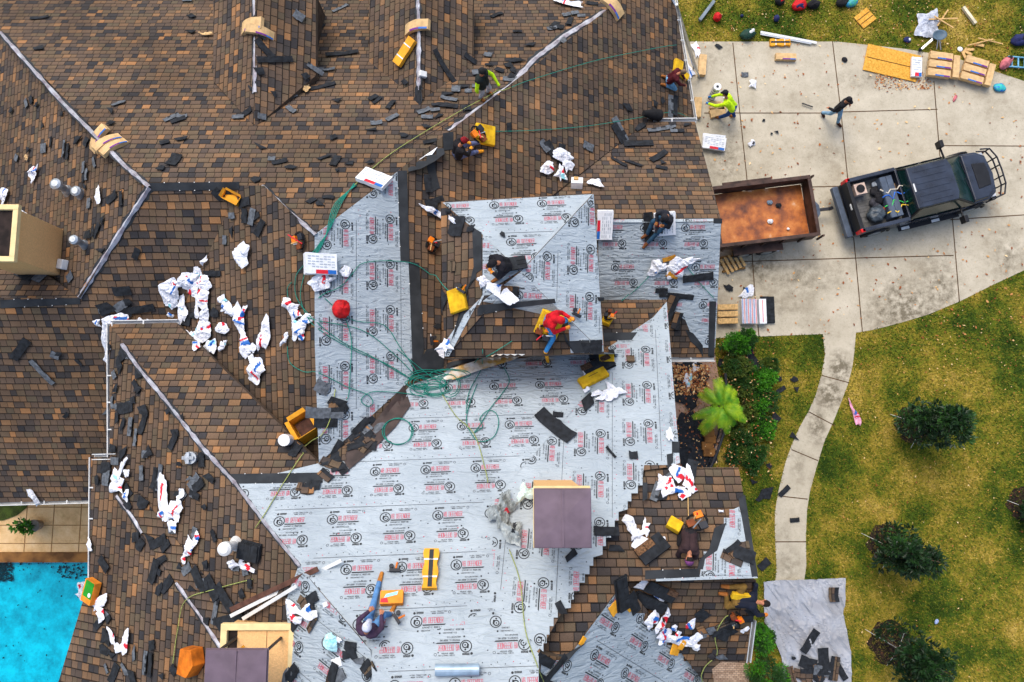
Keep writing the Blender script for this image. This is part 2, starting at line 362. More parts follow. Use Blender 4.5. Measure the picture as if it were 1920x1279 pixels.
slab('driveway', DRIVE, CONC, -.1, .02); slab('path', WALK, CONC, -.1, .021)
jb = MB()
def joint(pts, wd=.035, z=.025):
    for a, c in zip(pts, pts[1:]):
        A, B = U(*a, z), U(*c, z); d = (B - A).normalized(); q = Vector((-d.y, d.x, 0)) * wd / 2
        jb.face([A - q, B - q, B + q, A + q], JOINT)
for J in ([(1374,80),(1387,210),(1400,330),(1416,560),(1423,630)], [(1561,78),(1577,212),(1588,320),(1604,480),(1617,622)], [(1751,152),(1762,290),(1785,400),(1799,566)],
          [(1320,212),(1577,212)], [(1577,210),(1758,205)], [(1766,273),(1920,274),(2100,276)], [(1340,492),(1604,484)], [(1604,484),(1788,479)], [(1500,351),(1590,349)], [(1782,412),(1920,403),(2100,395)],
          [(1541,704),(1593,718)], [(1516,772),(1565,798)], [(1484,843),(1534,864)], [(1460,930),(1514,936)], [(1454,1016),(1512,1016)]): joint(J)
tag(jb.build('driveway_joints'), kind='structure')
# swimming pool, stamped patio, planting bed to the west
POOLM, pt, pb = new('pool_plaster', .8, .2)
pn1 = pt.nodes.new('ShaderNodeTexNoise'); pn1.inputs['Scale'].default_value = 1.3; pn1.inputs['Detail'].default_value = 9; pn1.inputs['Roughness'].default_value = .8
pr1 = pt.nodes.new('ShaderNodeValToRGB'); pr1.color_ramp.elements[0].position = .36; pr1.color_ramp.elements[0].color = (*srgb((60, 150, 165)), 1); pr1.color_ramp.elements[1].position = .6; pr1.color_ramp.elements[1].color = (*srgb((104, 214, 224)), 1)
ptc = pt.nodes.new('ShaderNodeTexCoord'); pt.links.new(ptc.outputs['Object'], pn1.inputs['Vector']); pt.links.new(pn1.outputs['Fac'], pr1.inputs[0]); pt.links.new(pr1.outputs[0], pb.inputs['Base Color'])
wm, wt, wb = new('pool_water', .04, .5); MATS['w'] = wm
for n_ in list(wt.nodes):
    if n_.type == 'BSDF_PRINCIPLED': wt.nodes.remove(n_)
out = wt.nodes['Material Output']; tr = wt.nodes.new('ShaderNodeBsdfTransparent'); tr.inputs[0].default_value = (.12, .9, 1.0, 1)
gl = wt.nodes.new('ShaderNodeBsdfGlossy'); gl.inputs['Roughness'].default_value = .05; fr = wt.nodes.new('ShaderNodeFresnel'); fr.inputs[0].default_value = 1.33
mxs = wt.nodes.new('ShaderNodeMixShader'); wt.links.new(fr.outputs[0], mxs.inputs[0]); wt.links.new(tr.outputs[0], mxs.inputs[1]); wt.links.new(gl.outputs[0], mxs.inputs[2]); wt.links.new(mxs.outputs[0], out.inputs[0])
bn = wt.nodes.new('ShaderNodeBump'); bn.inputs['Strength'].default_value = .25; nn = wt.nodes.new('ShaderNodeTexNoise'); nn.inputs['Scale'].default_value = 3; wt.links.new(nn.outputs['Fac'], bn.inputs['Height']); wt.links.new(bn.outputs[0], gl.inputs['Normal']); wt.links.new(bn.outputs[0], fr.inputs['Normal'])
A = U(-20, 1052, .12); X0, X1, Y1, Y0 = -26, -9.5, A.y, A.y - 10
b = MB()
for f in ([(X0, Y0, .02), (X1, Y0, .02), (X1, Y1, .02), (X0, Y1, .02)],): b.face(f, POOLM)
tag(b.build('pool_floor'), kind='structure')
b = MB(); b.face([(X0, Y0, .1), (X1, Y0, .1), (X1, Y1, .1), (X0, Y1, .1)], wm); tag(b.build('pool_water'), kind='structure')
b = MB()
yb = U(80, 1036, .35).y
b.box(((X0 + X1) / 2, (Y1 + yb) / 2, .17), (X1 - X0, abs(yb - Y1) + .02, .34), mat('coping_stone', (150, 104, 52), .8, .3, 2.2, .3, c2=(92, 60, 28)))
tag(b.build('pool_coping'), kind='structure')
b = MB(); yt = U(80, 900, .3).y; b.box(((X0 + X1) / 2, (yb + yt) / 2, .15), (X1 - X0, yt - yb, .3), STAMP)
for k in range(9):
    xx = X0 + 9 + k * .95
    b.box((xx, (yb + yt) / 2, .302), (.03, yt - yb, .006), mat('patio_joint', (150, 112, 68), .9))
for k in range(4): b.box(((X0 + X1) / 2, yb + .3 + k * .62, .3025), (X1 - X0, .028, .006), MATS['patio_joint'])
tag(b.build('patio'), kind='structure')
b = MB(); pts = [U(x, y, .34) for x, y in [(-60,940),(55,940),(48,953),(30,967),(5,976),(-60,980)]]; b.prism([(p.x, p.y) for p in reversed(pts)], .25, .34, noise_ramp('bed_soil', 3, [(.3, (40, 44, 22)), (.6, (70, 86, 34))], .95, .9)); tag(b.build('planting_bed'), kind='structure')

BP, bt, bb_ = new('brick_paver', .9)
bk = bt.nodes.new('ShaderNodeTexBrick'); bc = bt.nodes.new('ShaderNodeTexCoord'); bt.links.new(bc.outputs['Object'], bk.inputs['Vector']); bk.inputs['Scale'].default_value = 4
bk.inputs['Color1'].default_value = (*srgb((200, 170, 140)), 1); bk.inputs['Color2'].default_value = (*srgb((160, 130, 104)), 1); bk.inputs['Mortar'].default_value = (*srgb((80, 66, 54)), 1); bt.links.new(bk.outputs[0], bb_.inputs['Base Color'])
b = MB(); pts = [U(x, y, .03) for x, y in [(1330,1180),(1405,1180),(1404,1320),(1330,1320)]]; b.prism([(p.x, p.y) for p in reversed(pts)], -.02, .03, BP); tag(b.build('brick_paving'), kind='structure')
# ------------------------------------------------------------------ the house
house = thing('house', 'large brown shingled house being re-roofed with grey underlayment across its middle', 'house')
def uvof(p, k):
    ax, ay, c = PL[k]; s = math.sqrt(1 + ax * ax + ay * ay)
    if ROOF[k][1] == 'H': return (p.x, (p.y * (1 if ay >= 0 else -1)) * math.sqrt(1 + ay * ay))
    return (p.y, p.x * (1 if ax >= 0 else -1) * math.sqrt(1 + ax * ax))
rb = MB(); FASC = mat('fascia_paint', (96, 82, 68), .8)
for k, (poly, o_) in ROOF.items():
    pts = [onp(x, y, PL[k]) for x, y in poly]; n = len(pts)
    for t in tessellate_polygon([[Vector((p.x, p.y, 0)) for p in pts]]):
        tri = [pts[i] for i in t]
        if (tri[1] - tri[0]).cross(tri[2] - tri[0]).z < 0: tri.reverse()
        rb.face(tri, SH, [uvof(p, k) for p in tri])
    for i in range(n):
        a, c = pts[i], pts[(i + 1) % n]; dn = Vector((0, 0, -.22))
        rb.face([a, c, c + dn, a + dn], FASC, [(0, 0)] * 4)
roof = rb.build('roof', house)
# walls under the eaves
wb_ = MB()
def wallring(pts, z1, inset=.45, z0=0.0, m=BRICK):
    P = [Vector((p.x, p.y, 0)) for p in pts]; n = len(P); c = sum(P, Vector()) / n
    Q = [p + (c - p).normalized() * inset for p in P]
    for i in range(n):
        a, b2 = Q[i], Q[(i + 1) % n]; wb_.face([(a.x, a.y, z0), (b2.x, b2.y, z0), (b2.x, b2.y, z1), (a.x, a.y, z1)], m)
wallring([onp(-115,-60,PL['N']), onp(1240,-60,PL['N']), onp(1303,228,PL['E']), onp(1353,415,PL['N5']), onp(1340,670,PL['S5']), onp(1000,670,PL['S5']), onp(600,870,PL['E'])+Vector((0,-1,0)), onp(180,938,PL['S']), onp(-300,950,PL['S']), onp(-300,-60,PL['W2'])], 6.0)
wallring([onp(205,608,PL['W3']), onp(1250,562,PL['N2']), onp(1275,870,PL['E3']), onp(1385,877,PL['N4']), onp(1412,1165,PL['S4']), onp(1403,1243,PL['S4']), onp(1340,1243,PL['S4']), onp(1330,1310,PL['S4']), onp(100,1310,PL['W3']), onp(169,857,PL['W3'])], 8.4, .5)
ex = [onp(x, y, PL['TW' if x < 900 else 'TE'], -.02) for x, y in ((826,378),(1113,362),(1133,662),(833,672))]
wallring(ex, min(p.z for p in ex), .25, 6.5, TAN)
for a, c, k in ((400, 592, 'D1'), (692, 888, 'D2')):
    q = [onp(a, -60, PL[k + 'W']), onp(c, -60, PL[k + 'E']), onp(c, 142, PL[k + 'E']), onp(a, 150, PL[k + 'W'])]
    wallring(q, min(p.z for p in q), .3, 5.5, mat('dormer_siding_shaded', (74, 60, 50), .9, .2))  # siding colour darkened to stand in for shade under the dormer eaves
wb_.build('wall', house)
# print shapes on the underlayment
STR = {'V': [(0,1,.5,0),(.5,0,1,1)], 'B': [(0,0,0,1),(0,1,.9,1),(0,.5,.9,.5),(0,0,.9,0),(.95,.5,.95,0),(.85,1,.85,.5)], 'D': [(0,0,0,1),(0,1,.7,1),(.7,1,1,.7),(1,.7,1,.3),(1,.3,.7,0),(.7,0,0,0)],
 'E': [(0,0,0,1),(0,1,1,1),(0,.5,.9,.5),(0,0,1,0)], 'F': [(0,0,0,1),(0,1,1,1),(0,.5,.9,.5)], 'N': [(0,0,0,1),(0,1,1,0),(1,0,1,1)], 'R': [(0,0,0,1),(0,1,1,1),(1,1,1,.5),(1,.5,0,.5),(.4,.5,1,0)], '/': [(0,0,.6,1)],
 'S': [(1,1,0,1),(0,1,0,.5),(0,.5,1,.5),(1,.5,1,0),(1,0,0,0)], 'O': [(0,0,0,1),(0,1,1,1),(1,1,1,0),(1,0,0,0)], 'G': [(1,1,0,1),(0,1,0,0),(0,0,1,0),(1,0,1,.5),(1,.5,.5,.5)], 'I': [(.5,0,.5,1)], 'C': [(1,1,0,1),(0,1,0,0),(0,0,1,0)], 'T': [(0,1,1,1),(.5,0,.5,1)],
 'H': [(0,0,0,1),(1,0,1,1),(0,.5,1,.5)], 'Y': [(0,1,.5,.5),(1,1,.5,.5),(.5,.5,.5,0)], 'M': [(0,0,0,1),(0,1,.5,.5),(.5,.5,1,1),(1,1,1,0)], 'W': [(0,1,.25,0),(.25,0,.5,.6),(.5,.6,.75,0),(.75,0,1,1)], 'L': [(0,1,0,0),(0,0,1,0)], 'A': [(0,0,.5,1),(.5,1,1,0),(.25,.4,.75,.4)], 'P': [(0,0,0,1),(0,1,1,1),(1,1,1,.5),(1,.5,0,.5)], ' ': []}
def stroke_quads(txt, x, y, w, h, lw, gap=.35):
    q = []
    for ch in txt:
        for (a, b2, c, d) in STR.get(ch, []):
            p = Vector((x + a * w, y + b2 * h)); r = Vector((x + c * w, y + d * h)); e = (r - p).normalized(); m = Vector((-e.y, e.x)) * lw / 2; p = p - e * lw * .4; r = r + e * lw * .4
            q.append([p - m, r - m, r + m, p + m])
        x += w * (1 + gap)
    return q
def ring_quads(cx, cy, r0, r1, n=14):
    q = []
    for i in range(n):
        a, b2 = 2 * math.pi * i / n, 2 * math.pi * (i + 1) / n
        q.append([Vector((cx + r * math.cos(t), cy + r * math.sin(t))) for r, t in ((r0, a), (r1, a), (r1, b2), (r0, b2))])
    return q
def rect(x0, y0, x1, y1): return [Vector((x0, y0)), Vector((x1, y0)), Vector((x1, y1)), Vector((x0, y1))]
def emblem(cx, cy, s=1):
    r = .105 * s; q = ring_quads(cx, cy, r * .84, r, 18) + ring_quads(cx + r * .12, cy - r * .2, r * .34, r * .52, 12) + ring_quads(cx + r * .12, cy - r * .2, 0, r * .14, 6)
    q += ring_quads(cx + r * .1, cy + r * .52, 0, r * .17, 6); q.append([Vector((cx - r * .5, cy - r * .3)), Vector((cx - r * .25, cy - r * .5)), Vector((cx - r * .1, cy + r * .3)), Vector((cx - r * .42, cy + r * .35))])
    return q
def unit():
    K = []; R = []
    def logo(ox, oy, fl):
        k = emblem(0, 0, 1.05); r = stroke_quads('VB DEFENDER', .118, -.032, .024, .098, .0066, .42)
        k.append([Vector((.12, -.078)), Vector((.51, -.078)), Vector((.535, -.055)), Vector((.10, -.055))])
        k += stroke_quads('SYNTHETIC ROOFING', .11, -.125, .0145, .026, .0045, .45)
        k += ring_quads(.03, -.17, 0, .018, 6) + stroke_quads('VBSYNTHETICS', .09, -.178, .0145, .022, .004, .45)
        s = -1 if fl else 1
        for src, dst in ((k, K), (r, R)):
            for q in src: dst.append([Vector((ox + s * p.x, oy + s * p.y)) for p in q])
    logo(.12, -.25, False); logo(.62, -.66, True)
    for oy, s in ((-.085, 1), (-.8, -1)):
        for q in stroke_quads('HIGH TRACTION', .38, -.004, .016, .02, .004, .4) + stroke_quads('ROOF SYSTEM', .40, -.036, .014, .016, .004, .4) + ring_quads(.72, -.012, .02, .027, 8) + ring_quads(.08, -.012, .0, .024, 8) + stroke_quads('DEFENDER', .12, -.022, .014, .03, .007, .1):
            K.append([Vector((.4 + s * (p.x - .4), oy + s * p.y)) for p in q])
    return K, R
UK, UR = unit()
STRIP = 1.04; REP = 1.04
def zig(a, c, n, hfirst=True):
    P = []; dx, dy = (c[0] - a[0]) / n, (c[1] - a[1]) / n
    for i in range(n):
        x, y = a[0] + dx * i, a[1] + dy * i
        j = random.uniform(-.25, .25) * dx
        P += [(x, y), (x + dx + j, y)] if hfirst else [(x + j, y), (x + j, y + dy)]
    return P
def underlay(k, poly, ang, anchor, seed=0, strips=(-9, 10), reps=(-9, 10), off=.012, alt=True, merge=None):
    """underlayment sheet on roof plane k; printed rows run along image angle ang through anchor"""
    rnd = random.Random(seed); b = MB(); pl = PL[k]
    pts = [onp(x, y, pl, off) for x, y in poly]
    for t in tessellate_polygon([[Vector((p.x, p.y, 0)) for p in pts]]):
        tri = [pts[i] for i in t]
        if (tri[1] - tri[0]).cross(tri[2] - tri[0]).z < 0: tri.reverse()
        b.face(tri, UL)
    O = onp(*anchor, pl, off + .006); n = pn(pl); a = math.radians(ang)
    Q = onp(anchor[0] + 50 * math.cos(a), anchor[1] + 50 * math.sin(a), pl, off + .006)
    ex_ = (Q - O).normalized(); ey = n.cross(ex_)
    def put(q, ox, oy, m):
        P = [O + ex_ * (p.x + ox) + ey * (p.y + oy) for p in q]
        c = proj(sum(P, Vector()) / len(P))
        if not inpoly(c[0], c[1], poly): return
        for pp in P:
            c = proj(pp)
            if not inpoly(c[0], c[1], poly): return
        if (P[1] - P[0]).cross(P[2] - P[0]).dot(n) < 0: P.reverse()
        b.face(P, m)
    for j in range(*strips):
        sh = (j * .31) % REP + rnd.uniform(-.05, .05); oy = -j * STRIP
        for i in range(*reps):
            ox = i * REP + sh
            c = proj(O + ex_ * (ox + .4) + ey * (oy - .5)); xs = [p[0] for p in poly]; ys = [p[1] for p in poly]
            if not (min(xs) - 90 < c[0] < max(xs) + 90 and min(ys) - 90 < c[1] < max(ys) + 90): continue
            for q in UK: put(q, ox, oy, PRK)
            for q in UR: put(q, ox, oy, PRR)
            put(rect(0, -.004, REP / 2, .004), ox, oy, PRK); put(rect(REP / 2, -.004, REP, .004), ox, oy, PRK)
            for s_ in range(8):   # fastener caps, denser along the seam
                xx = ox + s_ * REP / 8 + rnd.uniform(-.02, .02); yy = oy - STRIP + .045 + (s_ % 2) * .035
                put(rect(xx, yy, xx + .016, yy + .016), 0, 0, PRK if rnd.random() < .72 else PRR)
            for s_ in range(4):
                xx = ox + rnd.uniform(0, REP); yy = oy - rnd.uniform(.1, .9); put(rect(xx, yy, xx + .02, yy + .02), 0, 0, PRK if rnd.random() < .65 else PRR)
    o = b.build('underlayment', house); return o
U_E = [(745,322),(752,490),(767,491),(770,560),(775,700),(760,722),(610,858),(598,868),(590,640),(590,440)]
underlay('E', U_E, 90, (668,330), 1)
underlay('N2', [(832,700),(845,690),(1005,668),(1128,662),(1150,680),(1075,770),(1000,855),(920,945),(925,1145),(695,1220),(560,1060),(440,906),(600,905),(612,866),(700,800)], -2, (600,868), 2)
underlay('N2', [(1128,660),(1250,578),(1160,668),(1150,680)], -2, (600,868), 3, off=.01)
underlay('E3', [(1250,566),(1275,868),(1262,872),(1208,872),(1206,884),*zig((1204,895),(1165,955),4,False),*zig((1160,960),(1120,1040),5,False),*zig((1112,1045),(1060,1140),6,False),*zig((1045,1142),(1012,1222),5,False),(925,1145),(920,945)], 90, (1148,600), 4)
underlay('SB', [(695,1220),(925,1145),(1010,1225),(1010,1310),(700,1310)], -2, (700,1148), 5)
underlay('W3', [(560,1062),(695,1220),(700,1310),(545,1310),(540,1175),(535,1130)], 38, (540,1120), 6)
underlay('N5', [(1125,417),(1210,417),(1352,415),(1350,410),(1125,412)], 0, (1125,400), 7)
underlay('S5', [(1122,417),(1352,417),(1341,652),(1330,652),(1316,652),(1310,640),(1295,625),(1285,600),(1268,590),(1250,562),(1122,562)], 0, (1125,409), 8)
underlay('TN', [(830,380),(1112,364),(975,509),(905,440),(878,420)], -2, (826,372), 9)
underlay('TE', [(1113,364),(1132,660),(1110,642),(975,511)], 91, (1128,372), 10)
underlay('TW', [(905,442),(973,509),(905,552),(905,500)], 0, (890,440), 11)
underlay('TS', [(975,511),(1110,641),(1130,660),(1070,662),(1065,600),(1030,560),(905,565)], 4, (870,525), 12)
underlay('TW', [(900,560),(870,615),(842,668),(834,668),(836,640),(870,590)], 90, (862,560), 13)
underlay('N4', [(1375,955),(1386,950),(1417,1080),(1312,1080),*zig((1312,1066),(1378,955),7,False)], 90, (1395,850), 14)
underlay('N4', [(1230,1078),(1320,1078),(1417,1078),(1421,1084),(1230,1090)], 0, (1395,900), 15)
underlay('ZC', [(1170,1092),*zig((1192,1150),(1250,1210),4),*zig((1250,1210),(1345,1300),6),(1345,1310),(1010,1310),(1015,1240),(1062,1237)], 35, (1150,1095), 16)
BASES = [[(830,380),(878,420),(905,440),(905,552),(895,572),(1030,562),(1065,600),(1070,660),(1130,660),(1112,364)], [(600,868),(612,864),(700,800),(770,722),(832,700),(845,690),(1005,668),(1128,660),(1160,664),(1250,580),(1240,700),(1200,868),(1150,955),(1100,1040),(1045,1140),(1012,1215),(1010,1310),(545,1310),(540,1175),(535,1130),(560,1060),(440,907)]]
UND = lambda: [drape(q, UL, .006, 'underlayment', house, 40) for q in BASES]
# dark exposed nail bands, dark edge strips and hip strips
def overlay(k, poly, m, off, name, parent=house, lab=None):
    b = MB(); pts = [onp(x, y, PL[k], off) for x, y in poly]
    for t in tessellate_polygon([[Vector((p.x, p.y, 0)) for p in pts]]):
        tri = [pts[i] for i in t]
        if (tri[1] - tri[0]).cross(tri[2] - tri[0]).z < 0: tri.reverse()
        b.face(tri, m)
    n = len(pts)
    for i in range(n): b.face([pts[i], pts[(i + 1) % n], pts[(i + 1) % n] - Vector((0, 0, off * .9)), pts[i] - Vector((0, 0, off * .9))], m)
    if m is BAND and name == 'nail_band':
        for i in range(0, n, 2):
            A_, B_ = pts[i], pts[(i + 1) % n]; L_ = (B_ - A_).length
            for k_ in range(1, int(L_ / .34)):
                q = A_.lerp(B_, k_ * .34 / L_) + Vector((0, 0, .004)); b.face([q + Vector(v) for v in ((-.01, -.01, 0), (.01, -.01, 0), (.01, .01, 0), (-.01, .01, 0))], WHM)
    o = b.build(name, parent)
    if lab: o['label'] = lab
    return o
BAND = mat('nail_band_black', (34, 38, 42), .85, .25, 3, .3, c2=(50, 54, 58))
for k, poly in (('E', [(745,320),(763,320),(768,491),(786,493),(790,560),(795,655),(790,700),(774,704),(769,560),(766,491),(751,490)]),
                ('S', [(280,343),(448,341),(449,356),(282,358)]), ('S', [(0,562),(150,559),(150,570),(0,578)]),
                ('N2', [(428,889),(605,886),(605,905),(440,907)]), ('TW', [(885,425),(903,436),(903,505),(893,512),(893,520),(870,540),(850,640),(860,600),(878,540),(888,500)]),
                ('TW', [(868,560),(880,552),(870,590),(856,620),(846,640)]), ('TS', [(895,580),(900,572),(1040,560),(1042,568),(960,578),(895,592)]),
                ('TS', [(1060,640),(1105,638),(1108,660),(1076,662),(1056,620)]), ('S5', [(1330,565),(1343,565),(1339,668),(1328,668)]), ('S5', [(1285,618),(1300,625),(1318,648),(1318,668),(1308,652),(1295,640)]),
                ('S5', [(1338,410),(1354,410),(1354,419),(1338,419)]), ('N2', [(1130,624),(1195,623),(1185,637),(1130,640)]), ('E3', [(1260,828),(1274,828),(1274,849),(1262,849),(1262,866),(1252,880),(1250,852),(1260,850)]), ('E3', [(1205,905),(1214,905),(1214,935),(1205,940)]),
                ('N4', [(1385,935),(1397,928),(1421,1080),(1410,1082)]), ('N4', [(1210,1070),(1312,1066),(1312,1082),(1210,1086)]), ('N4', [(1340,990),(1362,980),(1352,1010),(1345,1032),(1322,1048),(1318,1068),(1308,1066),(1312,1050),(1330,1030)]),
                ('N4', [(1012,1225),(1060,1228),(1100,1205),(1080,1222),(1065,1240),(1010,1240)]), ('N', [(766,322),(764,312),(780,312),(780,302),(800,302),(800,290),(818,290),(818,278),(832,278),(834,288),(816,302),(790,316)]),
                ('E', [(830,250),(850,247),(850,280),(832,282)]), ('E', [(798,300),(812,300),(825,352),(810,360)])):
    overlay(k, poly, BAND, .02, 'nail_band')
overlay('N', [(786,300),(796,286),(808,276),(822,262),(820,276),(810,290),(798,292)], WHT, .035, 'exposed_felt')
def drape(poly, m, off, name, parent='house', step=14, bump=0.0, uvk=None):
    if parent == 'house': parent = house
    b = MB(); tris = tessellate_polygon([[Vector((x, y, 0)) for x, y in poly]])
    st = [[poly[i] for i in t] for t in tris]; cache = {}
    def V(p):
        k = (round(p[0], 2), round(p[1], 2))
        if k not in cache:
            q, n, _ = topz(*p); h = off + (bump * (noise.noise(Vector((q.x * 3, q.y * 3, 1))) + noise.noise(Vector((q.x * 8, q.y * 8, 4))) * .5) if bump else 0)
            cache[k] = CP + (q - CP) * (1 - h / max(q.z * 0 + (H - q.z), .1))
        return cache[k]
    while st:
        a, c, d = st.pop(); L = [(math.dist(a, c), 0), (math.dist(c, d), 1), (math.dist(d, a), 2)]; l, i = max(L)
        if l > step:
            t = (a, c, d); p, q, r = t[i], t[(i + 1) % 3], t[(i + 2) % 3]; mm = ((p[0] + q[0]) / 2, (p[1] + q[1]) / 2)
            st.append((p, mm, r)); st.append((mm, q, r)); continue
        P = [V(a), V(c), V(d)]
        if (P[1] - P[0]).cross(P[2] - P[0]).z < 0: P.reverse()
        b.face(P, m)
    return b.build(name, parent)
UND()
STRIPM = mat('hip_strip_white', (186, 190, 198), .5, .3, 5, c2=(140, 132, 140))
def strip(k, pts, wd, seed=0, m=STRIPM, name='hip_strip', off=.03):
    if m is STRIPM: wd *= .74; strip(k, pts, wd * 1.7, seed + 50, BAND, 'nail_band', off - .022)
    rnd = random.Random(seed); L = []; R = []
    P = []
    for a, c in zip(pts, pts[1:]):
        n = max(2, int(math.dist(a, c) / 9))
        for i in range(n): P.append((a[0] + (c[0] - a[0]) * i / n, a[1] + (c[1] - a[1]) * i / n))
    P.append(pts[-1]); b = MB(); prev = None
    for i, (x, y) in enumerate(P):
        W = onp(x, y, PL[k], off); q = P[min(i + 1, len(P) - 1)]; q0 = P[max(0, i - 1)]
        d = (onp(*q, PL[k]) - onp(*q0, PL[k])).normalized(); s = d.cross(pn(PL[k])).normalized()
        hw = wd / 2 * rnd.uniform(.65, 1.25); up = Vector((0, 0, (.035 if m is not BAND else .015) + rnd.uniform(0, .02)))
        cur = (W - s * hw * rnd.uniform(.8, 1.2), W + up, W + s * hw)
        if prev:
            for u_ in range(2): b.face([prev[u_], prev[u_ + 1], cur[u_ + 1], cur[u_]], m)
        prev = cur
    for i, f in enumerate(b.f): pass
    return b.build(name, house)
strip('N', [(0,60),(60,128),(120,195),(185,260),(235,312),(280,350)], .13, 1)
strip('S', [(280,352),(245,405),(195,485),(148,558)], .14, 2)
strip('N', [(492,348),(540,395),(592,440)], .11, 3)
strip('N', [(842,246),(880,218),(925,186),(960,158),(1000,112),(1060,66),(1136,20)], .22, 4)
strip('N2', [(228,645),(260,690),(310,750),(380,840),(440,905)], .10, 5)
strip('N2', [(440,905),(500,985),(562,1062)], .08, 6)
strip('W3', [(218,930),(245,965),(266,1000)], .13, 7); strip('W3', [(330,1093),(375,1155),(418,1222)], .11, 8)
strip('D1W', [(477,-20),(477,30)], .16, 9); strip('D1W', [(478,70),(477,174)], .16, 10)
strip('D2W', [(783,-20),(785,60),(785,170)], .16, 11)
b = MB(); strip('D2W', [(785,160),(786,196)], .2, 12, BAND, 'hip_strip')
# valley liner
DRAPE = lambda *a: drape(*a)
drape([(757,722),(762,735),(770,760),(742,800),(700,842),(655,880),(640,858),(690,806)], mat('valley_metal_brown', (62, 50, 46), .6, .3, 3), .05, 'valley_liner')
drape([(800,655),(832,650),(832,700),(790,712),(780,690)], BAND, .04, 'valley_liner')
# course bands of shingles lying square to the slope around them
for k, poly in (('W3', [(222,935),(262,925),(470,1190),(416,1222)]), ('W3', [(166,1092),(215,1160),(236,1310),(100,1310)])):
    b = MB(); pts = [onp(x, y, PL[k], .015) for x, y in poly]
    for t in tessellate_polygon([[Vector((p.x, p.y, 0)) for p in pts]]):
        tri = [pts[i] for i in t]
        if (tri[1] - tri[0]).cross(tri[2] - tri[0]).z < 0: tri.reverse()
        b.face(tri, SH, [(p.x * 1.15, p.y) for p in tri])
    b.build('shingle_course', house)
# stepped shingle edges climbing onto the underlayment
def steps(k, pts, off=.016, wd=30):
    b = MB(); pl = PL[k]
    for i, (x0, y0, x1, y1) in enumerate(pts):
        P = [onp(*q, pl, off + i * .0004) for q in ((x0, y0), (x0, y1), (x1, y1), (x1, y0))]
        n0 = (P[1] - P[0]).cross(P[2] - P[0]).z
        if n0 < 0: P.reverse()
        b.face(P, SH, [uvof(p, k) for p in P])
    b.build('shingle_course', house)
# gutters
GUT = mat('gutter_white', (206, 208, 206), .5, .1, 3)
def gutter(pl, pts, r=.06, off=.02):
    b = MB()
    P = [onp(x, y, PL[pl], off) for x, y in pts]
    for a, c in zip(P, P[1:]):
        d = (c - a).normalized(); q = d.cross(Vector((0, 0, 1))).normalized()
        for s0, hh, ww in ((-1, .12, .02), (1, .12, .02), (0, .02, 2 * r)):
            o = q * s0 * r; z0 = -.12 if s0 == 0 else -.06
            cs = [a + o - q * ww / 2, c + o - q * ww / 2, c + o + q * ww / 2, a + o + q * ww / 2]
            b.mesh([p + Vector((0, 0, z0 - hh / 2)) for p in cs] + [p + Vector((0, 0, z0 + hh / 2)) for p in cs], [(3, 2, 1, 0), (4, 5, 6, 7), (0, 1, 5, 4), (1, 2, 6, 5), (2, 3, 7, 6), (3, 0, 4, 7)], GUT)
        L = (c - a).length; n = int(L / .6)
        for i in range(1, n):
            p = a + d * (i * L / n); b.box((p.x, p.y, p.z - .01), (.03, .13, .02) if abs(d.x) > .5 else (.13, .03, .02), GUT)
    b.build('gutter', house)
gutter('W3', [(206,857),(205,606)]); gutter('N2', [(205,606),(332,604)]); gutter('W3', [(172,857),(216,856)]); gutter('W3', [(170,1092),(172,857)])
gutter('S', [(-300,952),(168,939)]); gutter('E', [(1264,-60),(1266,0),(1303,226)]); gutter('N5', [(1214,226),(1306,225)]); gutter('S5', [(1205,674),(1341,673)])
gutter('S4', [(1404,1243),(1414,1165)], .04)
strip('E', [(1116,362),(1136,662)], .03, 20, mat('edge_wood', (190, 150, 96), .8), 'drip_edge', 0)
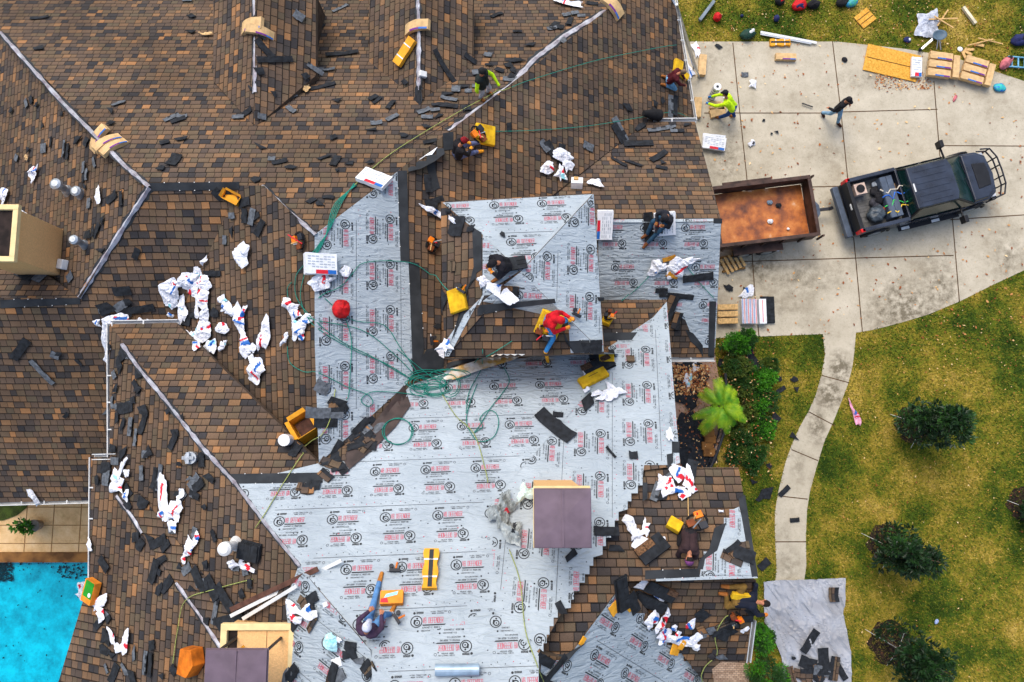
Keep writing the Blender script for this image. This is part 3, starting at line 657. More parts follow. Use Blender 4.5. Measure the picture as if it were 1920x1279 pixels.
# chimneys
def chimney(x0, y0, z1, wx, wy, zb, kind, lab):
    """x0,y0 = seen position of the top's centre at height z1"""
    c = U(x0, y0, z1); M = Matrix.Translation(c)
    b = MB(); b.box((0, 0, (zb - z1) / 2), (wx, wy, z1 - zb), TAN)
    o = b.build('chimney', roof, bevel=.01, M=M); o['label'] = lab
    t = MB()
    for sx, sy, dx, dy in ((0, 1, wx + .16, .12), (0, -1, wx + .16, .12), (1, 0, .12, wy - .08), (-1, 0, .12, wy - .08)):
        t.box((sx * (wx / 2 + .02), sy * (wy / 2 + .02), .06), (dx, dy, .12), TRIM)
    t.build('chimney_trim', roof, bevel=.008, M=M)
    f = MB(); f.box((0, 0, -.02), (wx - .02, wy - .02, .1), mat('flue_dark', (44, 34, 30), .9, .3, 5))
    f.build('flue', roof, M=M)
    if kind == 3:
        f = MB(); f.box((wx * .3, 0, .035), (wx * .34, wy - .06, .05), TAN); f.box((-wx * .1, wy * .32, .034), (wx * .44, wy * .28, .05), TAN); f.build('chimney_crown', roof, M=M)
    if kind:
        k = MB(); hx, hy = (wx + .12) / 2, (wy + .08) / 2
        if kind == 3: hx *= .78; hy *= .8
        zc = .26 if kind == 2 else 1.15
        k.mesh([(-hx, -hy, zc), (hx, -hy, zc), (hx, hy, zc), (-hx, hy, zc), (-hx, -hy, zc + .06), (hx, -hy, zc + .06), (hx, hy, zc + .06), (-hx, hy, zc + .06), (0, 0, zc + .075)],
               [(3, 2, 1, 0), (0, 1, 5, 4), (1, 2, 6, 5), (2, 3, 7, 6), (3, 0, 4, 7), (4, 5, 8), (5, 6, 8), (6, 7, 8), (7, 4, 8)], CAPM)
        k.box((0, 0, zc + .07), (.03, 2 * hy * .98, .03), CAPM); k.box((0, 0, zc + .0), (2 * hx + .03, 2 * hy + .03, .03), CAPM)
        for sx in (-1, 1):
            for sy in (-1, 1): k.tube([(sx * hx * .8, sy * hy * .8, 0), (sx * hx * .8, sy * hy * .8, zc + .02)], .03, DKM)
        k.build('chimney_cap', roof, M=M)
    return o
chimney(-12, 439, 10.6, 1.02, 1.15, 7.6, 0, 'tan chimney at the left edge')
chimney(1053, 968, 14.1, .80, .86, 9.8, 2, 'tan chimney with a square brown metal cap')
chimney(485, 1237, 12.3, 1.24, 1.2, 9.0, 3, 'tan chimney with brown metal cap near the bottom edge')
# ================================================================== OBJECTS
def mpp(px, py): return (topz(px, py)[0] - topz(px + .001, py)[0]).length * 0 + (H - topz(px, py)[0].z) / F
# landmarks used to describe small things
LM = [(478,52,'the pair of cardboard bundles near the top edge'),(782,50,'the upper cardboard bundle on the second dormer'),(762,100,'the tilted strapped cardboard bundle'),(1147,15,'the cardboard bundle at the top edge beside the long white hip strip'),
 (200,268,'the three fanned cardboard bundles'),(437,372,'the open yellow carton'),(573,810,'the open orange box'),(808,1070,'the upright yellow and black strapped bundle'),(703,343,'the printed white bundle above the grey sheeting'),
 (596,500,'the printed white bundle on the left edge of the grey sheeting'),(60,450,'the tan chimney at the left edge'),(1050,960,'the square capped chimney'),(470,1240,'the capped chimney near the bottom edge'),(636,582,'the red bag'),
 (905,255,'the yellow foam pad by the tool belt'),(860,565,'the yellow foam pad on the small raised roof'),(915,165,'the person in the neon and black vest'),(862,290,'the seated person in the maroon cap'),(1262,148,'the person kneeling at the top right eave'),
 (370,1235,'the orange foam wedge'),(180,1105,'the green and orange box'),(350,860,'the white star shaped roof vent'),(125,355,'the tall double grey vent pipe'),(570,168,'the crumpled kraft paper'),(1250,210,'the black rubber bucket'),
 (1030,610,'the person in the red hoodie'),(1243,420,'the person in black seated over the right wing'),(1290,1010,'the crouching person with the yellow knee pad'),(1395,1120,'the person reaching over the right eave'),(700,1150,'the seated person in the purple jacket'),
 (1348,755,'the lime green palm'),(438,1030,'the white capped pipe with wrapper'),(280,350,'the left hip peak'),(228,640,'the white gutter corner'),(590,440,'the upper left tip of the grey sheeting'),(800,725,'the tangled teal hose'),(1110,690,'the shingle stack on yellow foam'),
 (720,1085,'the orange soda carton'),(1510,1150,'the grey tarpaulin'),(1540,700,'the top of the curved path'),(1480,960,'the lower end of the curved path'),(230,895,'the wrapper by the lower gutter corner'),(325,945,'the long wrapper below the vent'),(450,600,'the longest white wrapper heap'),(860,1262,'the silver pipe length')]
PEND = []
def describe(o, px, py, desc, cat, group): PEND.append([o, px, py, desc, cat, group])
def finish_labels():
    import collections
    G = collections.defaultdict(list)
    for e in PEND:
        o, x, y, desc, cat, group = e
        c = min(LM, key=lambda l: math.dist((x, y), l[:2])); dx, dy = x - c[0], y - c[1]
        if abs(dx) > abs(dy): d = 'right of' if dx > 0 else 'left of'
        else: d = 'below' if dy > 0 else 'above'
        G[(desc, d, c[2])].append((math.dist((x, y), c[:2]), e))
    W = ['closest', 'second', 'third', 'fourth', 'fifth', 'sixth', 'seventh', 'eighth', 'ninth', 'tenth', 'eleventh', 'twelfth']
    for (desc, d, lm), L in G.items():
        L.sort(key=lambda q: q[0])
        for i, (_, e) in enumerate(L):
            pre = '' if len(L) == 1 else (W[i] + (' of the' if i == 0 else '') + ' ' if i < 12 else 'outer ')
            t = (desc + ' ' + d + ' ' + lm) if len(L) == 1 else (('closest ' if i == 0 else W[min(i, 11)] + ' nearest ') + desc + ' ' + d + ' ' + lm)
            ws = t.split()
            if len(ws) > 16: ws = [v for v in ws if v not in ('lying', 'piece', 'small', 'by', 'stacks')]; t = ' '.join(ws)
            if len(ws) > 16: ws = [v for v in ws if v not in ('the', 'sized', 'shaped', 'strip')]; t = ' '.join(ws[:16])
            tag(e[0], t, e[4], e[5])
# ---- shingle scraps
def slabmesh(b, top, th, m, m2=None, n=None, uv=None):
    k = len(top); nv = n or Vector((0, 0, 1)); low = [p - nv * th for p in top]
    if uv: b.face(top, m, uv)
    else: b.face(top, m)
    for i in range(k): b.face([low[i], low[(i + 1) % k], top[(i + 1) % k], top[i]], m2 or m, [(0, 0)] * 4 if uv else None)
NS = [0]
SQ = []
def scrap(*a): SQ.append(a)
def flush_scraps():
    o_ = sorted(range(len(SQ)), key=lambda i: -SQ[i][2] * SQ[i][3]); top = set(o_[:296]); rest = MB()
    for i, a in enumerate(SQ): make_scrap(*a, into=None if i in top else rest)
    tag(rest.build('shingle_scraps'), 'smallest dark torn shingle chips sprinkled over the roofs', 'shingle chips', kind='stuff')
def make_scrap(x, y, L, W, ang, kind='k', shape='strip', into=None):
    NS[0] += 1; r = random.Random(NS[0] * 31 + int(x)); s = mpp(x, y) * 1.16; L *= s; W *= s
    M = frame(x, y, ang, (.17 if y > 1090 and 1430 < x < 1600 else .03) + (NS[0] % 7) * .004); n = Vector((0, 0, 1)); b = MB()
    m1 = {'k': BLK, 'g': GRY, 'b': SH, 'm': BLK}[kind]; cv = r.uniform(.0, .05) * min(1, L); sgn = r.choice((-1, 1, 1))
    if shape == 'strip':
        N = 6; cols = []
        for i in range(N + 1):
            t = i / N * 2 - 1; z = cv * (t * t if sgn > 0 else (1 - t * t) * .6); bx = t * L / 2; by = r.uniform(-.004, .004) + .05 * W * t * t
            j0, j1 = r.uniform(-.03, .03) * W, r.uniform(-.05, .05) * W
            cols.append([Vector((bx, -W / 2 + by + j0, z)), Vector((bx, by + W * .08, z + .008)), Vector((bx, W / 2 + by + j1, z + r.uniform(0, .02)))])
        for i in range(N):
            for j in range(2):
                P = [cols[i][j], cols[i + 1][j], cols[i + 1][j + 1], cols[i][j + 1]]
                mm = m1
                if kind == 'm': mm = BLK if j else SH
                if kind == 'g' and j == 1 and L > .4: mm = GRY if r.random() < .7 else BLK
                slabmesh(b, P, .012, mm, BLK, n, [(p.x + x * .013, p.y + y * .02) for p in P])
    else:
        k = r.choice((3, 4, 4, 5)); P = []
        a0 = r.uniform(0, 6)
        for i in range(k):
            a = a0 + 2 * math.pi * i / k + r.uniform(-.5, .5); q = r.uniform(.75, 1.45)
            P.append(Vector((math.cos(a) * L / 2 * q, math.sin(a) * W / 2 * q, 0)))
        tilt = Vector((r.uniform(-.06, .06), r.uniform(-.06, .06)))
        for p in P: p.z = max(0, p.x * tilt.x + p.y * tilt.y) + .01
        c = sum(P, Vector()) / k
        for i in range(k):
            Q = [c + Vector((0, 0, .01)), P[i], P[(i + 1) % k]]; slabmesh(b, Q, .012, m1, BLK, n, [(p.x + x * .013, p.y + y * .02) for p in Q])
    if into is not None:
        for fi, f in enumerate(b.f): into.face([M @ Vector(b.v[i]) for i in f], b.mats[b.m[fi]], b.uv.get(fi, [(0, 0)] * len(f)))
        return
    o = b.build('shingle_scrap', M=M)
    cl = {'k': 'black', 'g': 'grey', 'b': 'brown', 'm': 'brown and black'}[kind]
    sz = 'long' if L > .62 else ('short' if L < .33 else 'mid sized')
    d = f"{sz} {cl} shingle strip" if shape == 'strip' else f"{sz if sz != 'mid sized' else 'ragged'} {cl} shingle scrap"
    describe(o, x, y, d, 'shingle scrap', 'torn off shingle scraps lying about')
    return o
SCR = """75,35,30,7,-15,k;73,92,22,12,0,K;52,195,17,9,60,g;61,188,16,9,60,k;72,198,12,9,0,K;24,208,10,10,0,K;118,214,10,9,0,K;82,237,18,9,100,K;97,267,18,6,95,k;122,280,30,7,93,g;129,285,28,8,93,k;148,262,22,11,-10,K;160,315,20,9,90,g;178,305,20,7,60,g;322,222,28,9,-50,g;342,220,18,7,-5,g;335,227,26,9,-35,k;358,32,18,12,20,K;358,62,20,9,0,K;447,222,20,9,-5,g;465,211,24,9,-15,k;307,268,26,14,-30,K;342,262,22,10,-10,K;328,302,28,18,-80,k;303,318,14,10,0,K;352,3,16,8,0,g;34,297,12,11,30,g
638,17,32,6,-50,g;600,55,30,8,-75,k;495,92,38,11,38,k;515,113,62,10,-14,k;642,103,56,9,-12,k;590,131,30,8,20,g;613,133,28,7,-5,g;606,163,44,9,-27,k;485,133,18,12,0,K;535,190,46,9,-45,g;546,207,24,9,50,g;515,178,16,10,20,K;634,190,20,17,0,K;490,220,14,10,0,g;706,232,20,10,-10,g;697,245,24,11,-20,K;708,190,22,6,-60,k;785,182,36,12,87,k;760,155,16,10,0,K;831,126,62,9,48,k;855,170,15,16,0,g;838,178,20,14,0,K;842,187,30,8,20,g;838,200,38,10,12,k;795,210,24,9,-35,g;816,208,16,8,-10,g;801,222,20,9,5,g;800,240,16,10,0,K;878,172,12,10,0,g;893,163,14,8,0,g;868,165,20,10,0,K;915,105,14,10,20,g;918,124,15,9,0,K;955,125,20,18,0,K;958,145,14,12,0,K;757,255,14,10,30,K;607,297,28,9,-25,K;525,305,26,10,-20,k;510,300,12,9,0,g;545,316,26,9,0,K
1062,30,15,9,-25,g;1078,27,14,9,-20,g;1090,31,14,8,0,g;1035,55,18,8,-20,g;1050,52,16,12,0,K;970,61,16,5,0,k;995,86,26,8,-5,K;968,115,30,18,0,K;962,135,14,18,0,K;1110,8,20,9,10,k;1163,247,52,13,50,g;1166,262,60,15,45,k;1197,271,50,13,-3,k;1255,200,40,10,93,g;1264,199,36,9,95,k;1241,190,20,9,70,K;1228,195,12,10,0,K;1240,243,50,9,-18,g;1263,247,12,8,0,g;1276,247,12,8,0,k;1200,240,24,10,-50,k;1286,236,16,10,0,K;1235,295,38,11,-45,k;1243,305,14,10,0,K;1240,316,20,7,20,k;1160,305,32,5,45,k;1186,308,30,7,30,K;1019,275,22,12,45,g;1030,280,28,15,50,k
165,328,20,8,90,g;158,333,18,7,90,k;212,371,28,14,-20,k;229,373,26,9,80,k;161,350,12,10,0,K;195,413,18,16,0,K;168,442,24,14,0,K;178,434,10,28,0,K;190,470,24,14,0,K;62,517,46,18,28,g;48,516,34,18,28,k;134,520,16,15,-30,g;230,545,30,16,-5,k;200,573,30,18,0,K;240,565,18,14,0,K;257,580,60,12,-8,k;195,583,16,9,0,g;347,590,32,10,-65,k;400,513,40,9,0,k;475,407,28,12,-65,g;461,405,24,12,-80,k;438,405,14,10,0,g;436,434,20,14,-70,K;423,450,15,9,-80,g;480,340,16,18,0,K;355,597,24,12,-70,k;365,590,22,12,0,K;405,587,22,14,0,K;490,428,30,12,-50,k;585,378,20,12,0,K;600,383,18,10,40,K;615,372,24,12,0,K
40,654,46,14,-52,k;80,697,50,9,62,g;105,665,14,13,30,g;112,662,14,9,0,K;147,677,16,8,60,K;125,778,12,6,-50,k;233,665,30,20,80,K;225,688,20,30,0,K;262,700,16,28,0,K;217,703,14,10,60,g;220,730,20,10,-70,K;212,755,20,7,80,g;260,730,24,16,0,K;236,765,40,18,-5,k;252,750,16,12,0,K;222,783,10,20,0,K;215,841,20,16,0,K;247,800,30,10,92,g;256,820,28,8,95,g;270,795,32,12,-70,k;331,811,24,12,0,K;328,826,30,12,-60,k;280,850,30,22,0,K;275,852,14,12,0,g;322,770,22,14,0,K;340,785,20,14,30,K;380,862,24,14,80,k;338,870,10,6,0,k;200,880,30,20,0,K;232,880,12,24,0,K;202,895,26,18,95,g;185,900,10,20,0,K;217,865,20,12,0,g;301,895,42,9,-78,g;292,896,34,9,-80,k;268,887,24,10,80,g;367,902,28,12,-42,g;376,910,26,14,-30,k;396,895,28,16,0,K;340,935,32,12,-38,g;335,925,20,12,0,K;240,947,16,14,0,K;270,942,24,20,0,K;386,950,14,10,0,K;365,925,14,10,-70,g
198,1058,28,14,35,k;280,1010,40,20,0,K;265,1022,18,26,0,K;300,1016,40,14,-20,k;325,992,16,14,0,g;367,1000,20,10,-70,g;292,1070,38,16,110,k;304,1048,26,14,0,K;315,1095,32,15,-40,k;352,1067,22,14,-30,g;340,1062,22,12,0,K;388,1056,14,20,0,K;375,1085,42,17,45,k;400,1102,42,18,50,k;424,1120,50,17,40,k;405,1148,36,11,100,g;425,1165,50,28,0,K;450,1150,34,20,95,k;456,1112,20,20,0,K;190,1166,28,12,-40,k;206,1162,15,14,0,K;205,1197,18,20,0,K;195,1217,30,16,0,K;210,1228,20,11,0,K;202,1253,15,7,50,g;217,1262,32,14,-60,k;275,1242,36,9,92,g;285,1245,36,9,92,k;252,1270,26,14,30,K;443,1063,18,12,0,g;462,1070,14,14,70,g
603,727,24,20,20,g;632,755,26,24,0,K;624,762,16,14,0,b;648,768,20,12,70,K;607,775,62,18,0,g;610,793,38,16,0,k;554,846,14,24,25,k;1040,800,72,24,50,k;1046,779,17,9,10,k;1102,756,34,16,-65,K;1145,850,24,4,60,k;1187,856,14,13,0,k;1134,665,32,15,-5,k;1135,671,22,12,-5,b;1182,675,13,14,0,b;1137,998,40,15,0,k;1072,1040,26,20,-60,K;1155,990,18,10,60,K;1052,1140,22,14,60,K;1063,1133,13,14,0,b;1020,1238,40,15,30,k;1040,1252,50,12,-30,k;1020,1277,44,14,35,k;1316,1150,20,18,45,k;1378,1032,30,18,-40,m;1394,1042,34,20,25,k;1372,1048,34,16,30,b;1394,1026,18,15,0,b;565,915,14,14,10,b;578,918,20,20,0,m;592,912,16,16,0,k
1407,668,26,12,70,k;1417,680,20,10,50,k;1356,682,18,13,15,k;1487,712,12,12,0,K;1464,731,16,7,-30,k;1493,731,14,9,-40,K;1461,712,9,9,0,K;1452,786,14,24,15,K;1490,820,24,10,55,K;1443,873,10,12,0,K;1436,925,28,20,0,K;1425,935,16,12,0,K;1470,921,22,8,-42,k;1489,975,15,7,-5,k;1410,903,14,10,0,K;1432,1058,20,12,-40,k;1559,1113,22,15,90,m;1515,1200,40,12,-54,k;1541,1237,40,16,85,k;1511,1241,26,18,20,k;1484,1231,8,7,0,K;1530,1255,22,10,70,m;1560,1250,36,14,-80,m;1500,1262,26,14,10,b;1572,1255,30,10,60,k
1275,555,44,9,8,k;1243,548,16,13,90,k;1255,575,42,18,105,m;1268,600,30,14,100,m;1308,520,50,13,-8,k;1215,425,50,15,84,k;1240,545,20,8,0,k;1393,544,14,9,15,K;1367,539,14,11,20,K;1366,541,16,8,30,K;1446,252,6,5,0,K;1455,248,9,5,20,K;1432,226,8,4,0,K;1347,88,12,8,40,K;1396,141,12,8,0,g;857,425,26,34,15,k;884,430,17,13,-20,K;843,395,10,16,60,K;943,442,9,12,0,K;833,565,44,14,80,K;850,500,18,10,90,b;818,612,14,10,0,K;1185,1130,38,18,55,k;806,395,34,26,-25,K;813,378,36,10,-20,k;800,345,30,12,80,k;1125,560,12,9,0,K;1105,650,30,18,0,K;1117,650,20,24,0,k;1157,1030,22,14,0,K"""
for ln in SCR.replace('\n', ';').split(';'):
    q = ln.strip().split(',')
    if len(q) != 6: continue
    k = q[5]; scrap(float(q[0]), float(q[1]), float(q[2]), float(q[3]), float(q[4]), k.lower(), 'jag' if k == 'K' else 'strip')
rr_ = random.Random(77)
for (x0, y0, x1, y1, n) in ((20,180,260,340,12),(460,20,660,330,14),(640,150,830,330,14),(930,20,1200,330,16),(150,380,260,600,10),(200,640,300,860,16),(190,880,420,960,10),(250,1000,480,1180,22),(170,1150,330,1279,12),(400,360,520,520,6),(820,110,960,210,10)):
    for _ in range(int(n * .6)): scrap(rr_.uniform(x0, x1), rr_.uniform(y0, y1), rr_.uniform(14, 26), rr_.uniform(8, 15), rr_.uniform(0, 180), rr_.choice('kkkkg'), rr_.choice(('jag', 'strip')))
def pile(pts, seed):
    r = random.Random(seed)
    for (x, y, n, sx, sy) in pts:
        for i in range(n):
            scrap(x + r.uniform(-sx, sx), y + r.uniform(-sy, sy), r.uniform(16, 34), r.uniform(11, 18), r.uniform(0, 180), r.choice('kkkgmbb'), r.choice(('strip', 'strip', 'jag')))
pile([(676,810,7,16,14),(650,845,7,22,12),(625,880,5,16,14),(700,790,3,14,12),(690,830,3,12,10)], 5)
pile([(575,1130,5,16,14),(570,1160,5,20,14),(665,1215,3,14,22),(690,1240,4,20,18),(540,1265,3,30,10),(620,1265,3,20,10)], 6)
pile([(1265,900,3,14,14),(1240,930,2,14,14),(1330,1180,3,20,14),(1400,1140,4,10,20),(1370,1180,3,18,10),(1345,1215,3,16,16)], 8)
pile([(1510,1265,8,34,12)], 9)
def fill(poly, n, seed):
    r = random.Random(seed); k = 0
    while k < n:
        x = r.uniform(*[f(p[0] for p in poly) for f in (min, max)]); y = r.uniform(*[f(p[1] for p in poly) for f in (min, max)])
        if inpoly(x, y, poly) and not (inpoly(x, y, [(1290,725),(1320,725),(1318,785),(1285,785)])):
            scrap(x, y, r.uniform(24, 42), r.uniform(16, 26), r.uniform(0, 180), 'k', r.choice(('strip', 'jag'))); k += 1
# ---- court yard with its low curved railing
b = MB(); P = [U(x, y, .03) for x, y in [(1255,640),(1340,660),(1362,800),(1330,885),(1262,885)]]
b.prism([(p.x, p.y) for p in P][::-1], 0, .03, mat('paver_pink', (176, 142, 122), .9, .1, 3, .3)); tag(b.build('courtyard_paving'), kind='structure')
fill([(1268,690),(1318,690),(1322,880),(1275,880)], 46, 3)
b = MB(); pts = [(1352,762),(1348,800),(1340,830),(1328,860),(1318,884)]
b.tube([U(x, y, .55) for x, y in [(1360,700),(1363,740),(1362,780),(1356,815),(1344,850),(1328,886)]], .05, DKM, 8)
b.tube([U(x, y, .12) for x, y in [(1352,705),(1354,740),(1354,780),(1347,815),(1335,850),(1320,886)]], .03, DKM, 6)
rail = thing('curved_railing', 'black curved metal railing round the small courtyard beside the palm', 'railing')
b.build('rail', rail)
for (x, y), (u_, v_) in zip([(1353,715),(1354,755),(1353,790),(1343,830),(1328,868)], [(1361,715),(1363,755),(1361,795),(1351,832),(1334,870)]):
    b = MB(); b.tube([U(x, y, 0), U(u_, v_, .56)], .03, DKM); b.build('post', rail)
b = MB()
for i in range(5):
    P = U(1325 + i * 3 % 8, 800 + i * 12, .1); b.box((P.x, P.y, .12), (.42, .3, .16), MATS['coping_stone'])
tag(b.build('stone_edging', bevel=.03), 'row of tan stone edging blocks under the palm in the courtyard', 'stone edging')
# ---- crumpled white wrappers
WRP = noise_ramp('wrapper_film', 6, [(.3, (176, 188, 206)), (.42, (214, 218, 226)), (.6, (232, 234, 238))], .45, .5, 5, .7, spec=.5)
def wrap(x, y, w_, h_, ang=0, seed=0, cols='rb', hh=.13, lobes=None, lab=None, base=None, tint=None):
    r = random.Random(seed * 77 + int(x * 3 + y)); s = mpp(x, y); W, Hh = w_ * s * .62, h_ * s * .62
    M = frame(x, y, ang, .05); b = MB(); N, R_ = 48, 10; off = Vector((r.uniform(0, 99), r.uniform(0, 99), r.uniform(0, 99)))
    nc = r.randint(7, 11); A_ = sorted((k + r.uniform(-.3, .3)) * 2 * math.pi / nc for k in range(nc)); C_ = [Vector((math.cos(a), math.sin(a))) * r.uniform(.42, 1.4) for a in A_]
    def rad(a):
        d = Vector((math.cos(a), math.sin(a)))
        for k in range(nc):
            p_, q_ = C_[k], C_[(k + 1) % nc]; e = q_ - p_; den = d.x * e.y - d.y * e.x
            if abs(den) < 1e-6: continue
            t = (p_.x * e.y - p_.y * e.x) / den; u_ = (p_.x * d.y - p_.y * d.x) / den
            if t > 0 and -.001 <= u_ <= 1.001: return t * (1 + .12 * noise.noise(Vector((d.x * 5, d.y * 5, 3)) + off))
        return .7
    V = [[None] * N for _ in range(R_ + 1)]
    for j in range(R_ + 1):
        for i in range(N):
            a = 2 * math.pi * i / N; q = (j / R_) * rad(a); px_, py_ = math.cos(a) * q * W, math.sin(a) * q * Hh
            nn_ = noise.noise(Vector((px_ * 5, py_ * 5, 0)) + off); n2 = noise.noise(Vector((px_ * 14, py_ * 14, 3)) + off)
            fo = 1 - abs(noise.noise(Vector((px_ * 3.5 + py_ * 2, py_ * 2, 8)) + off)) * 2.2; z = hh * (1 - (j / R_) ** 3 * .6) * (.1 + max(0, fo) * .9 + abs(n2) * .6) + .01
            V[j][i] = Vector((px_ + n2 * .015, py_ + nn_ * .02, max(z, .005)))
    bands = []
    for c in cols:
        a = r.uniform(0, 3.14); bands.append((Vector((math.cos(a), math.sin(a), 0)), r.uniform(-.5, .5) * min(W, Hh), r.uniform(.02, .05), {'r': PRRED, 'b': PRB, 't': PRT, 'p': PRP, 'k': PRK, 'o': CARD2}[c], r.uniform(-.3, .2) * max(W, Hh)))
    for j in range(R_):
        for i in range(N):
            Q = [V[j][i], V[j + 1][i], V[j + 1][(i + 1) % N], V[j][(i + 1) % N]]; c = sum(Q, Vector()) / 4; m = base or WRP
            if j > 0:
                for d, k, wd, mm, lo in bands:
                    e = d.cross(Vector((0, 0, 1)))
                    if abs(c.dot(d) - k + .1 * (c.dot(e)) ** 2) < wd and lo < c.dot(e) < lo + .8 * max(W, Hh): m = mm
            b.face(Q if j else [Q[0], Q[1], Q[2]], m)
    o = b.build('plastic_wrapper', M=M, smooth=False)
    if lab: tag(o, lab, 'plastic wrapper', 'torn white plastic shingle wrappers')
    else:
        d = ('large ' if w_ * h_ * s * s > .3 else ('tiny ' if w_ * h_ * s * s < .06 else '')) + 'crumpled white plastic wrapper'
        describe(o, x, y, d, 'plastic wrapper', 'torn white plastic shingle wrappers')
    return o
PRRED = mat('print_scarlet', (205, 30, 48), .5, .05)
WR = """13,370,26,28,0,b;70,325,30,26,-30,rb;50,408,46,18,28,rt;188,366,12,32,-15,;326,540,36,64,-10,b;352,528,44,34,-30,b;372,513,14,34,15,t;388,533,30,26,0,r;383,558,38,26,-20,rr;344,580,14,44,10,;374,575,14,32,0,;392,585,26,30,30,;458,483,32,38,0,;386,491,26,8,-35,;384,625,44,34,-40,tr;366,640,26,28,20,t;400,648,24,30,0,tb;436,582,26,26,-40,;452,600,36,60,-15,rb;462,640,30,54,-5,rb;498,632,22,56,15,r;485,694,40,34,-10,rb;546,573,32,24,0,r;562,615,38,40,-30,bt;540,636,28,12,-50,r;480,680,20,22,0,b
218,596,52,24,-25,rb;202,630,16,50,8,;204,672,12,34,8,;185,604,14,16,0,b;268,602,16,12,20,;282,600,18,10,40,;228,912,32,30,0,r;232,880,14,52,25,;312,940,20,66,-12,r;330,962,50,32,-20,rb;362,1028,24,40,0,rb;372,1010,14,30,0,rb;350,1048,12,12,0,r;156,1098,20,24,0,r;156,1112,22,18,0,;192,1130,34,22,-20,r;196,1146,22,24,0,r;216,1192,12,40,-25,r;240,1204,18,36,8,r;228,1212,18,14,0,;175,1022,12,24,-20,;68,932,12,28,-15,;66,948,14,12,0,;445,1058,26,12,0,;470,1062,30,14,10,r;460,1048,16,14,0,
1053,296,44,26,20,;1062,312,20,26,0,;1020,315,40,20,-30,r;1048,328,24,26,0,rt;1117,346,30,22,20,;1062,8,50,18,25,rb;812,398,50,12,18,b;838,650,30,20,0,b;828,660,20,22,0,;1135,745,32,16,-20,;1150,738,34,30,10,;1118,740,28,10,-10,;1272,892,24,34,20,rb;1290,900,22,50,10,r;1300,920,16,16,0,r;1245,915,26,36,10,rr;1268,920,34,18,-15,b;1180,985,30,36,-20,;1195,1005,30,14,-40,;1210,990,14,26,10,r;1215,1160,28,24,0,rb;1250,1150,14,30,10,r;1240,1185,36,18,20,rb;1275,1195,50,30,5,b;1300,1205,24,16,10,;1230,1170,30,20,-40,r;1250,912,16,16,0,r;1268,500,60,28,-20,r;1276,490,50,20,-10,;1235,500,30,24,0,;1228,506,20,26,0,b;555,1140,34,24,15,r;585,1148,30,22,-10,b;560,1160,30,14,0,r;640,1200,14,10,0,;1100,706,20,24,30,b;1290,715,14,40,10,t;1302,690,16,14,0,;1255,820,10,24,0,;1396,552,30,16,-40,b;1405,548,14,20,0,;1305,95,14,36,-10,r;1290,130,14,40,-25,rb;1410,160,14,20,20,;1409,270,12,10,0,k;1750,62,12,10,0,;1358,185,6,6,0,;1458,470,8,7,0,;910,530,24,18,0,;1350,960,12,6,-5,;1100,735,12,10,0,;850,412,22,8,50,;1395,1175,12,16,0,"""
i = 0
for ln in WR.replace('\n', ';').split(';'):
    q = ln.split(',')
    if len(q) != 6: continue
    i += 1; wrap(*[float(v) for v in q[:5]], seed=i, cols=q[5], hh=.10 if float(q[2]) > 20 else .06)
for (cx, cy, sx, sy, n) in ((350, 545, 40, 45, 9), (386, 628, 34, 26, 5), (455, 615, 36, 60, 8), (560, 600, 24, 36, 4), (325, 955, 22, 36, 4), (1270, 1185, 34, 20, 5), (1270, 915, 26, 24, 3), (230, 900, 16, 30, 3)):
    for _ in range(n):
        i += 1; wrap(cx + rr_.uniform(-sx, sx), cy + rr_.uniform(-sy, sy), rr_.uniform(12, 30), rr_.uniform(10, 22), rr_.uniform(0, 180), i, rr_.choice(('', 'r', 'b', 'rb', 't')), hh=.07)
GREYP = mat('plastic_grey', (180, 186, 196), .35, .15, 5)
o = wrap(1738, 45, 44, 56, 20, 3, '', .1, base=GREYP, lab='crumpled pale grey plastic sheet on the lawn under the wooden slats')
o = wrap(1602, 778, 12, 44, -15, 4, 'rrb', .08, base=mat('plastic_pink', (226, 160, 186), .5, .1), lab='pink and blue plastic bag lying on the lawn beside the curved path')
o = wrap(628, 1196, 34, 32, 20, 5, 'tt', .16, base=mat('plastic_aqua', (176, 226, 232), .3, .1), lab='pale aqua plastic bag with green top beside the jacketed person')
o = wrap(940, 965, 40, 60, 30, 8, 'r', .25, base=mat('plastic_clear', (150, 158, 158), .3, .2), lab='crumpled clear grey plastic sheeting left of the square capped chimney')
o = wrap(962, 1000, 30, 60, -35, 9, 'k', .2, base=MATS['plastic_clear'], lab='twisted grey plastic sheeting below the crumpled sheeting by the capped chimney')
o = wrap(986, 930, 30, 36, 0, 10, '', .25, base=mat('plastic_mint', (205, 222, 214), .4, .1), lab='pale mint plastic bag against the capped chimney')
